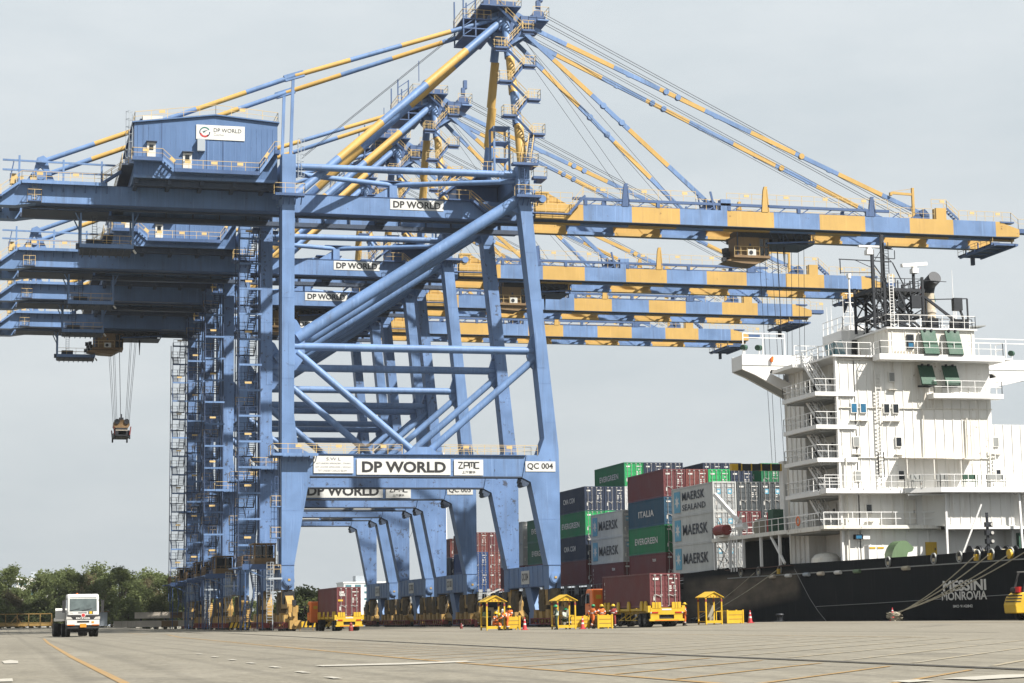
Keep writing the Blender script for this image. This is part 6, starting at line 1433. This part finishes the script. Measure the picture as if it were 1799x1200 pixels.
def cone(label, x, y, s=1.0):
    o = thing('traffic_cone', label, 'traffic cone', (x, y, gz(x, y) + .01), 0, 'traffic cones on the quay'); m = MB()
    m.box(-.22 * s, .22 * s, -.22 * s, .22 * s, 0, .05, 'cone_red'); m.lathe([(.17 * s, .05), (.115 * s, .36 * s)], (0, 0, 0), 'cone_red', 12); m.lathe([(.10 * s, .48 * s), (.07 * s, .68 * s)], (0, 0, 0), 'cone_red', 12); m.lathe([(.055 * s, .76 * s), (.025 * s, .93 * s), (.001, .93 * s)], (0, 0, 0), 'cone_red', 12); m.build('body', o)
    m = MB(); m.lathe([(.115 * s, .36 * s), (.10 * s, .48 * s)], (0, 0, 0), 'band_white', 12); m.lathe([(.07 * s, .68 * s), (.055 * s, .76 * s)], (0, 0, 0), 'band_white', 12); m.build('band', o)
cone('red traffic cone right of the leftmost yellow bin', 6.95, -72.6); cone('red traffic cone in front of the long yellow bin', 10.95, -74.0); cone('red traffic cone beside the bin in front of the black hull', 25.75, -69.6, 1.05); cone('red traffic cone beside the bollard where the mooring ropes meet', 33.2, -79.0, 1.05)
def bollard(label, x, y):
    o = MB(); z = gz(x, y)
    o.lathe([(.42, 0), (.42, .06), (.26, .08), (.22, .35), (.30, .48), (.36, .55), (.30, .66), (.001, .68)], (0, 0, 0), 'machine_dark', 14); o.box(-.7, .7, -.35, .35, 0, .05, 'machine_dark'); b = o.build('bollard'); b.location = (x, y, z + .02); smooth_by_angle(b, 40)
    tag(b, label, 'bollard', 'bollards along the quay edge')
bollard('dark iron bollard standing alone at the quay edge under the hull', 33.4, -57.0); bollard('dark iron bollard wrapped in pale mooring ropes behind a cone', 33.5, -78.6); bollard('dark iron bollard behind the truck holding two mooring ropes', 33.4, -36.0)
def rope(label, pts, r=.045, sag=.35, coil=None):
    m = MB()
    for a, b in zip(pts[:-1], pts[1:]):
        a, b = Vector(a), Vector(b); prev = a
        for k in range(1, 15): t = k / 14; p = a.lerp(b, t) - Vector((0, 0, sag * 4 * t * (1 - t))); m.tube(prev, p, r, 'rope_pale', 5); prev = p
    if coil:
        rnd = random.Random(int(abs(pts[-1][1]) * 10))
        for k in range(7):
            c = Vector(coil) + Vector((rnd.uniform(-.1, .1), rnd.uniform(-.1, .1), .05 + .09 * k)); rr = .36 + rnd.uniform(-.05, .12); ps = [c + Vector((math.cos(a) * rr, math.sin(a) * rr, rnd.uniform(-.05, .05))) for a in [2 * math.pi * i / 10 for i in range(11)]]; m.path(ps, r, 'rope_pale', 5)
    o = m.build('mooring_rope'); tag(o, label, 'rope', 'mooring ropes')
bz = gz(33.4, -78) + .4
rope('lowest left mooring rope of the four, from its yellow roller to the coned bollard', [(36.1, -86.4, 4.85), (33.5, -78.6, bz)], coil=(33.5, -78.6, gz(33.4, -78)))
rope('second mooring rope from the left running down to the coned bollard', [(36.1, -88.4, 4.85), (33.45, -78.65, bz + .05)]); rope('third mooring rope, from the round yellow roller to the coned bollard', [(36.1, -91.1, 4.75), (33.4, -78.7, bz + .1)], coil=(33.35, -79.3, gz(33, -79)))
rope('rightmost mooring rope, leaving the picture at the right edge', [(36.1, -93.5, 4.9), (33.45, -78.75, bz + .15)])
rope('pale mooring rope from the yellow roller down behind the lone cage', [(36.1, -50, 4.85), (33.4, -36.2, bz - .15)], .05, .3); rope('thin upper mooring rope slanting across the brown part of the hull', [(36.1, -44.8, 4.8), (33.4, -36.0, bz - .1)], .03, .2)
# ------------------------------------------------------------------ people
def skin_mesh(name, verts, edges, radii, root, mat, parent, sub=1):
    me = bpy.data.meshes.new(name); me.from_pydata([tuple(v) for v in verts], edges, [])
    o = bpy.data.objects.new(name, me); scene.collection.objects.link(o)
    md = o.modifiers.new('skin', 'SKIN'); md.use_smooth_shade = True
    sv = me.skin_vertices[0].data
    for i, r in enumerate(radii): sv[i].radius = (r, r) if not isinstance(r, tuple) else r
    for i in range(len(verts)): sv[i].use_root = (i == root)
    s = o.modifiers.new('sub', 'SUBSURF'); s.levels = sub; s.render_levels = sub
    bpy.context.view_layer.update(); dg = bpy.context.evaluated_depsgraph_get()
    fin = bpy.data.meshes.new_from_object(o.evaluated_get(dg)); bpy.data.objects.remove(o)
    fin.materials.clear(); fin.materials.append(MATS[mat]); fin.polygons.foreach_set('use_smooth', [True] * len(fin.polygons))
    q = bpy.data.objects.new(name, fin); scene.collection.objects.link(q); q.parent = parent
    return q
def person(label, x, y, rz, suit, helmet, pose='stand', legs='suit', z=None, vest=None):
    """figure facing -y in its own frame; joints set per pose"""
    t = thing('person', label, 'person', (x, y, gz(x, y) + .01 if z is None else z), rz)
    J = dict(pel=(0,0,.94), ch=(0,0,1.28), nk=(0,0,1.46), hd=(0,-.02,1.60), sl=(.19,0,1.40), sr=(-.19,0,1.40), el=(.25,.03,1.13), er=(-.25,.03,1.13), hl=(.24,-.10,.90), hr=(-.24,-.10,.90),
             kl=(.11,-.02,.50), kr=(-.11,-.02,.50), al=(.12,.03,.09), ar=(-.12,.03,.09))
    if pose == 'reach': J.update(er=(-.33,-.05,1.22), hr=(-.55,-.1,1.28), el=(.28,-.12,1.12), hl=(.06,-.26,1.02))
    if pose == 'phone': J.update(er=(-.24,-.12,1.16), hr=(-.10,-.20,1.38), el=(.24,-.10,1.10), hl=(.03,-.24,1.10))
    if pose == 'walk': J.update(kl=(.10,-.22,.52), al=(.11,-.16,.10), kr=(-.10,.06,.50), ar=(-.10,.30,.16), hl=(.25,.16,.96), el=(.26,.14,1.15), hr=(-.25,-.24,1.02), er=(-.26,-.05,1.14), nk=(0,-.05,1.46), hd=(0,-.08,1.6))
    if pose == 'lean': J.update(pel=(0,.22,.90), ch=(0,.0,1.18), nk=(0,-.2,1.30), hd=(0,-.30,1.36), sl=(.19,-.14,1.26), sr=(-.19,-.14,1.26), el=(.24,-.36,1.08), er=(-.24,-.36,1.08), hl=(.2,-.62,1.0), hr=(-.2,-.62,1.0), kl=(.11,.14,.48), kr=(-.11,.28,.47), al=(.12,.12,.09), ar=(-.12,.40,.10))
    if pose == 'bend': J.update(pel=(0,.25,.92), ch=(0,-.02,1.12), nk=(0,-.22,1.14), hd=(0,-.36,1.10), sl=(.19,-.16,1.12), sr=(-.19,-.16,1.12), el=(.22,-.32,.90), er=(-.22,-.36,.92), hl=(.16,-.52,.82), hr=(-.16,-.60,.84), kl=(.11,.16,.48), kr=(-.11,.2,.48), al=(.12,.2,.09), ar=(-.12,.26,.09))
    if pose == 'sit': J.update(pel=(0,.1,.50), ch=(0,.06,.84), nk=(0,.02,1.03), hd=(0,-.02,1.17), sl=(.19,.05,.97), sr=(-.19,.05,.97), el=(.25,-.04,.74), er=(-.25,-.04,.74), hl=(.14,-.28,.66), hr=(-.14,-.28,.66), kl=(.13,-.36,.52), kr=(-.13,-.36,.52), al=(.13,-.36,.09), ar=(-.13,-.36,.09))
    P = {k: Vector(v) for k, v in J.items()}
    hips = {s: P['pel'] + Vector((.1 * d, 0, -.06)) for s, d in (('l', 1), ('r', -1))}
    # body: one continuous skinned surface with head, neck, limbs and fingers
    vs, es, rs = [], [], []
    def nd(p, r, par=None):
        vs.append(Vector(p)); rs.append(r); i = len(vs) - 1
        if par is not None: es.append((par, i))
        return i
    pe = nd(P['pel'], .125); be = nd(P['pel'].lerp(P['ch'], .5), .12, pe); ch = nd(P['ch'], .135, be); nk = nd(P['nk'], .06, ch); hb = nd(P['nk'].lerp(P['hd'], .55), .07, nk); hd = nd(P['hd'] + Vector((0, 0, .02)), .095, hb); nd(P['hd'] + (P['hd'] - P['nk']).normalized() * .1, .075, hd)
    face = Vector((0, -1, 0)); nd(P['hd'] + Vector((0, -.115, -.01)), .018, hd)
    for s in ('l', 'r'):
        sh = nd(P['s' + s], .065, ch); e = nd(P['e' + s], .045, sh); w = nd(P['e' + s].lerp(P['h' + s], .9), .03, e); h = nd(P['h' + s], .034, w)
        d = (P['h' + s] - P['e' + s]).normalized(); sd = d.cross(Vector((0, 0, 1))); sd = sd.normalized() if sd.length > .1 else Vector((1, 0, 0)); cu = d.cross(sd).normalized() * (.4 if s == 'l' else -.4)
        for k in range(4):
            o_ = sd * (.028 * (k - 1.5) / 1.5); a = nd(P['h' + s] + d * .05 + o_, .011, h); b = nd(P['h' + s] + d * (.085 + .01 * (k in (1, 2))) + o_ + cu * .04, .009, a)
        nd(P['h' + s] + d * .02 + sd * .055, .011, h)
        hp = nd(hips[s], .09, pe); k_ = nd(P['k' + s], .06, hp); an = nd(P['a' + s], .042, k_); nd(P['a' + s] + Vector((0, -.14, -.045)), .04, an)
    skin_mesh('body', vs, es, rs, 0, 'skin', t)
    vs, es, rs = [], [], []
    pe = nd(P['pel'], .155); be = nd(P['pel'].lerp(P['ch'], .5), .15, pe); ch = nd(P['ch'], .165, be); nd(P['nk'] - (P['nk'] - P['ch']) * .12, .085, ch)
    for s in ('l', 'r'):
        sh = nd(P['s' + s], .088, ch); e = nd(P['e' + s], .066, sh); nd(P['e' + s].lerp(P['h' + s], .82), .052, e)
        if legs == 'suit': hp = nd(hips[s], .115, pe); k_ = nd(P['k' + s], .088, hp); nd(P['a' + s] + Vector((0, 0, .03)), .072, k_)
    skin_mesh('coverall', vs, es, rs, 0, suit, t)
    if legs != 'suit':
        vs, es, rs = [], [], []; pe = nd(P['pel'] + Vector((0, 0, .02)), .16)
        for s in ('l', 'r'): hp = nd(hips[s], .118, pe); k_ = nd(P['k' + s], .09, hp); nd(P['a' + s] + Vector((0, 0, .03)), .074, k_)
        skin_mesh('trousers', vs, es, rs, 0, legs, t)
    for s in ('l', 'r'):
        a = P['a' + s]; m = MB(); m.lathe([(.075, .12), (.07, .0), (.06, -.07), (.001, -.075)], a, 'boot', 10); m.prism([(a.y - .2, a.z - .085), (a.y + .09, a.z - .085), (a.y + .07, a.z + .04), (a.y - .06, a.z + .03), (a.y - .18, a.z - .02)], 'x', a.x - .05, a.x + .05, 'boot'); m.build('boot', t)
    m = MB()      # reflective bands at chest, sleeves and shins
    def ring(p, q, f, r, w=.035):
        c = p.lerp(q, f); d = (q - p).normalized() * w; m.tube(c - d, c + d, r, 'band_silver', 12)
    ring(P['pel'], P['ch'], .62, .172)
    for s in ('l', 'r'): ring(P['s' + s], P['e' + s], .55, .085); ring(P['k' + s], P['a' + s], .55, .09)
    if vest: m.names = []; m.v, m.f, m.m = [], [], []; ring(P['pel'], P['ch'], .7, .178, .16); m.names = [vest]
    m.build('reflective_band', t)
    up = (P['hd'] - P['nk']).normalized(); up = Vector((0, 0, 1)).lerp(up, .6).normalized(); c = P['hd'] + up * .055 + Vector((0, -.01, 0)); q = Vector((0, 0, 1)).rotation_difference(up); m = MB()
    pr = [(.175, -.01), (.165, .0), (.135, .012), (.132, .05), (.11, .1), (.06, .13), (.001, .138)]; m.lathe(pr, (0, 0, 0), helmet, 14); m.box(-.07, .07, -.2, -.12, -.008, .008, helmet)
    m.v = [tuple(q @ Vector(v) + c) for v in m.v]; smooth_by_angle(m.build('helmet', t), 40)
    m = MB(); m.lathe([(.112, -.05), (.118, -.01), (.10, .03)], (0, .018, 0), 'hair', 12); m.v = [tuple(q @ Vector(v) + c) for v in m.v]; m.build('hair', t)
    m = MB()
    for s in (-1, 1): m.lathe([(.014, 0), (.001, -.01)], P['hd'] + Vector((.035 * s, -.098, .015)), 'hair', 8, 'y'); m.lathe([(.022, -.03), (.028, 0), (.02, .03)], P['hd'] + Vector((.105 * s, 0, -.005)), 'skin', 8)
    m.box(-.03, .03, P['hd'].y - .097, P['hd'].y - .085, P['hd'].z - .055, P['hd'].z - .045, 'boot'); m.build('face', t)
    return t
person('worker in orange coverall bending forward into the leftmost yellow cage', 5.35, -72.9, R(-78), 'suit_orange', 'helmet_yellow', 'bend')
person('worker in orange coverall with white helmet leaning toward the bent worker', 5.75, -72.0, R(-65), 'suit_orange', 'helmet_white', 'lean')
person('worker in orange with yellow helmet standing behind the leftmost yellow bin', 6.25, -70.9, R(-40), 'suit_orange', 'helmet_yellow', 'phone')
person('worker in orange crouching on the floor beside the leftmost yellow cage', 4.75, -72.6, R(60), 'suit_orange', 'helmet_yellow', 'sit')
person('person in dark green clothes and green helmet standing beside the middle cage', 9.0, -73.9, R(-100), 'suit_dark', 'helmet_green', 'phone', vest='vest_pale')
person('person in a pale vest and green helmet sitting inside the middle cage', 9.85, -73.3, R(30), 'vest_pale', 'helmet_green', 'sit', legs='suit_dark', z=gz(9.8, -73) + .24)
person('worker in orange with green helmet walking between the two yellow bins', 11.75, -73.9, R(120), 'suit_orange', 'helmet_green', 'walk')
person('worker in bright orange with yellow helmet reaching out behind the short yellow bin', 12.75, -72.9, R(10), 'suit_orange', 'helmet_yellow', 'reach')
person('worker in dark red coverall and yellow helmet standing beside the trailer', 13.5, -73.4, R(-20), 'suit_maroon', 'helmet_yellow', 'phone')
person('worker in orange half hidden behind the rear corner of the truck', 20.75, -68.6, R(90), 'suit_orange', 'helmet_yellow', 'stand')
# ------------------------------------------------------------------ yard clutter on the left
def spreader_beams():
    for k, (x0, x1, y, z, lab) in enumerate(((-13.2, -.6, 97.5, .45, 'lower pale rusty steel beam lying on the ground left of the cranes'), (-10.0, -.6, 97.9, 1.75, 'upper pale rusty steel beam resting on another beam left of the cranes'))):
        t = thing('steel_beam', lab, 'beam', ((x0 + x1) / 2, y, z), 0, 'rusty steel beams on the ground'); L = (x1 - x0) / 2; m = MB()
        m.box(-L, L, -.3, .3, .2, .95, 'rusty_steel'); m.box(-L, L, -.35, .35, .95, 1.05, 'rusty_steel'); m.box(-L, L, -.35, .35, .1, .2, 'rusty_steel')
        for q in (-L * .9, -L * .5, 0, L * .35, L * .75, L * .97): m.box(q - .05, q + .05, -.33, .33, .2, .95, 'rusty_steel')
        m.box(L * .15, L * .55, -.4, -.3, .12, 1.0, 'cab_brown'); m.build('beam', t); s = MB()
        for q in (-L * .8, 0, L * .8): s.box(q - .15, q + .15, -.5, .5, -.25, .1, 'chassis')
        s.build('timber', t)
    t = thing('steel_cabinet', 'weathered grey steel cabinet with dark roof beside the rusty beams', 'cabinet', (-15.2, 96.0, .6)); m = MB(); m.box(-.8, .9, -.6, .6, .2, 2.3, 'galvanised'); m.box(-1.1, -.3, -.65, .2, 1.0, 1.8, 'rusty_steel'); m.build('body', t); m = MB(); m.box(-1.0, 1.2, -.8, .8, 2.3, 2.45, 'cab_brown'); m.build('roof', t)
spreader_beams()
def railing_cage():
    t = thing('railing_frame', 'long rusty yellow railing frame lying in front of the trees at the left edge', 'frame', (-26.6, 100, .75)); Y = 'bogie_yellow'; m = MB()
    for y in (-.8, .8):
        for z in (.0, .55, 1.9): m.beam((-4.6, y, z + .15), (4.1, y, z + .15), .1, .1, Y)
        for k in range(6): x = -4.5 + 1.72 * k; m.beam((x, y, .1), (x, y, 2.05), .1, .1, Y)
        m.beam((-2.0, y, .7), (-1.2, y, 1.7), .08, .08, Y); m.beam((-.5, y, .7), (-1.2, y, 1.7), .08, .08, Y)
    m.box(-4.6, 4.1, -.85, -.78, .1, .6, Y); m.box(-4.6, 4.1, -.8, .8, .1, .15, Y); m.box(3.9, 4.3, -.7, .7, .1, 1.2, 'cab_brown'); m.build('frame', t)
    t = thing('tow_tractor', 'rear end of a small yellow vehicle cut off by the left edge', 'vehicle', (-31.4, 60, gz(-31, 60))); m = MB(); m.box(-1.4, .9, -1, 1, .5, 1.3, 'safety_yellow'); m.box(-1.3, .5, -.9, .9, 1.3, 2.3, 'chassis'); m.build('body', t)
    for s in (-1, 1): wheel(t, .4, s * .8, .45, .3)
railing_cage()
def chevron(label, x, y, n):
    t = thing('crash_barrier', label, 'barrier', (x, y, .02), 0, 'black and yellow striped barriers'); m = MB()
    for k in range(n): m.prism([(k * .5 - .02, .35), (k * .5 + .28, .35), (k * .5 + .5, 1.0), (k * .5 + .2, 1.0)], 'y', -.08, .0, 'safety_yellow' )
    m.box(-.1, n * .5 + .3, .0, .06, .3, 1.05, 'chassis')
    for k in range(0, n + 1, 3): m.box(k * .5 - .06, k * .5 + .06, -.04, .1, 0, .35, 'cab_brown')
    m.build('board', t)
chevron('black and yellow striped barrier right of the near land side crane leg', .9, 8, 8); chevron('short black and yellow striped barrier between the land side crane legs', -3.0, 30, 6)
for k, (x, y, s) in enumerate(((3.2, -20.5, .75), (27.6, 28, .8), (17.5, -7, .5))):
    o = MB(); o.lathe([(.3 * s, 0), (.3 * s, .5 * s), (.16 * s, .7 * s), (.2 * s, .95 * s), (.12 * s, 1.1 * s), (.001, 1.15 * s)], (0, 0, 0), 'guard_red', 12); o.lathe([(.12 * s, 0), (.12 * s, .12)], (.3 * s, 0, .6 * s), 'band_white', 8); h = o.build('hydrant'); h.location = (x, y, gz(x, y)); tag(h, ('dark red hydrant post right of the truck under the near crane', 'dark red hydrant post at the foot of the second crane', 'small dark red hydrant between the crane rails')[k], 'hydrant', 'red hydrant posts')
# ------------------------------------------------------------------ far buildings
def building(label, x, y, w, d, h, fl, col='ship_white_clean'):
    t = thing('office_building', label, 'building', (x, y, .3)); m = MB(); m.box(-w/2, w/2, -d/2, d/2, 0, h, col); m.build('wall', t)
    r = MB(); r.box(-w/2 - .2, w/2 + .2, -d/2 - .2, d/2 + .2, h, h + .5, col); r.box(-w * .2, w * .15, -d * .2, d * .2, h + .5, h + 2.6, 'galvanised'); r.build('roof', t)
    for k in range(fl):
        z = h * (k + .45) / fl; n = max(2, int(w / 3.0))
        for i in range(n):
            x0 = -w/2 + w * (i + .18) / n; g = MB(); g.box(x0, x0 + w * .64 / n, -d/2 - .06, -d/2, z, z + h * .33 / fl, 'glass_cyan'); g.build('window', t)
building('white multi storey office block far behind the truck under the cranes', 89.0, 445, 16, 14, 13.2, 6); building('white flat roofed building just showing over the trees at the left', -18.5, 420, 14, 12, 14.8, 5)
# ------------------------------------------------------------------ trees
def tree_mesh(seed, R_, H, dry=False):
    rnd = random.Random(seed); lf = MB(); tk = MB(); mat = 'leaf_dry' if dry else 'leaf'
    tk.tube((0, 0, 0), (rnd.uniform(-.3, .3), 0, H * .35), .28, 'bark', 8, .2)
    cl = []
    for k in range(30):
        a, e = rnd.uniform(0, 6.283), rnd.uniform(-.25, 1.45); rr = R_ * rnd.uniform(.45, 1.0); c = Vector((math.cos(a) * math.cos(e) * rr, math.sin(a) * math.cos(e) * rr, H * .5 + math.sin(e) * H * .46 * rnd.uniform(.7, 1.06)))
        cl.append((c, rnd.uniform(.75, 1.45)))
        if k < 9: tk.tube((0, 0, H * rnd.uniform(.2, .38)), c * .9, .11, 'bark', 5, .03)
    for k in range(9): a = rnd.uniform(0, 6.283); cl.append((Vector((math.cos(a) * R_ * .8, math.sin(a) * R_ * .8, H * rnd.uniform(.12, .35))), rnd.uniform(.8, 1.3)))
    for c, r in cl:
        for i in range(int(95 * r)):
            d = Vector((rnd.gauss(0, 1), rnd.gauss(0, 1), rnd.gauss(0, .7))).normalized() * r * rnd.uniform(.35, 1.12); p = c + d
            u = Vector((rnd.gauss(0, 1), rnd.gauss(0, 1), rnd.gauss(0, .6))).normalized(); v = u.cross(Vector((rnd.gauss(0, 1), rnd.gauss(0, 1), rnd.gauss(0, 1)))).normalized(); s = rnd.uniform(.14, .30)
            lf.add([p - u * s, p + v * s * .55, p + u * s, p - v * s * .55], [(0, 1, 2, 3)], mat)
    a, b = lf.build('crown'), tk.build('trunk'); r = (a.data, b.data); bpy.data.objects.remove(a); bpy.data.objects.remove(b); return r
TM = [tree_mesh(11, 3.6, 8.6), tree_mesh(23, 4.2, 9.6), tree_mesh(37, 3.3, 10.4), tree_mesh(51, 3.8, 8.2, True), tree_mesh(67, 2.6, 4.6)]
rnd = random.Random(4)
def tree(k, x, y, s, label):
    t = thing('tree', label, 'tree', (x, y, gz(x, y)), rnd.uniform(0, 6.28), 'trees along the edge of the yard'); t.scale = (s * rnd.uniform(.92, 1.1), s * rnd.uniform(.92, 1.1), s)
    for nm, me in zip(('crown', 'trunk'), TM[k]): o = bpy.data.objects.new(nm, me); scene.collection.objects.link(o); o.parent = t
TL = 'green leafy tree in the dense belt behind the yard'
TD = 'dry brownish tree in the dense belt behind the yard'
x = -38
for i in range(17):
    y = 150 + 6 * math.sin(i * 1.7); k = (0, 1, 0, 3, 1, 2, 0, 1, 3)[i % 9]; s = (1.0, 1.08, .8, .72, .7, .95, 1.05, 1.0, 1.08, 1.02, 1.1, 1.0, 1.05, .98, 1.0, .95, 1.0)[i]
    tree(k, -37 + i * 2.75, y, s, TD if k == 3 else TL)
    if i % 2 == 0: tree(4, -36 + i * 2.75, y - 7, 1.0, 'low leafy bush at the front of the tree belt')
    tree((1, 0, 2)[i % 3], -36 + i * 2.9, y + 12, s * 1.04, TL)
tree(2, -32.8, 146, 1.12, 'tallest tree of the belt, at the far left edge of the picture'); tree(1, -28.6, 149, 1.12, 'tall rounded tree just left of the white building in the gap')
for i in range(5): tree((4, 0, 4, 4, 0)[i], 16.6 + 1.7 * i, 121 + 1.5 * (i % 2), (1.15, .6, 1.3, 1.2, .55)[i], 'leafy bush between the near crane leg and the truck')
for i in range(7): tree((0, 1, 4, 0, 4, 1, 0)[i], 9.5 + i * 2.6, 172 + 3 * (i % 3), (.7, .85, 1.0, .6, .9, .5, .5)[i], 'leafy tree seen between the near crane leg and the truck')

# ------------------------------------------------------------------ harbour haze
hm = bpy.data.materials.new('haze'); hm.use_nodes = True
hn, hl = hm.node_tree.nodes, hm.node_tree.links
hn.remove(hn['Principled BSDF'])
pv = hn.new('ShaderNodeVolumePrincipled'); pv.inputs['Density'].default_value = 0.00008; pv.inputs['Color'].default_value = (0.86, 0.90, 0.93, 1); pv.inputs['Anisotropy'].default_value = 0.2
hl.new(pv.outputs[0], hn['Material Output'].inputs['Volume'])
MATS['haze'] = hm
m = MB(); m.box(-260, 320, -240, 560, -7.5, 82, 'haze'); hz = m.build('haze'); struct(hz, 'stuff')
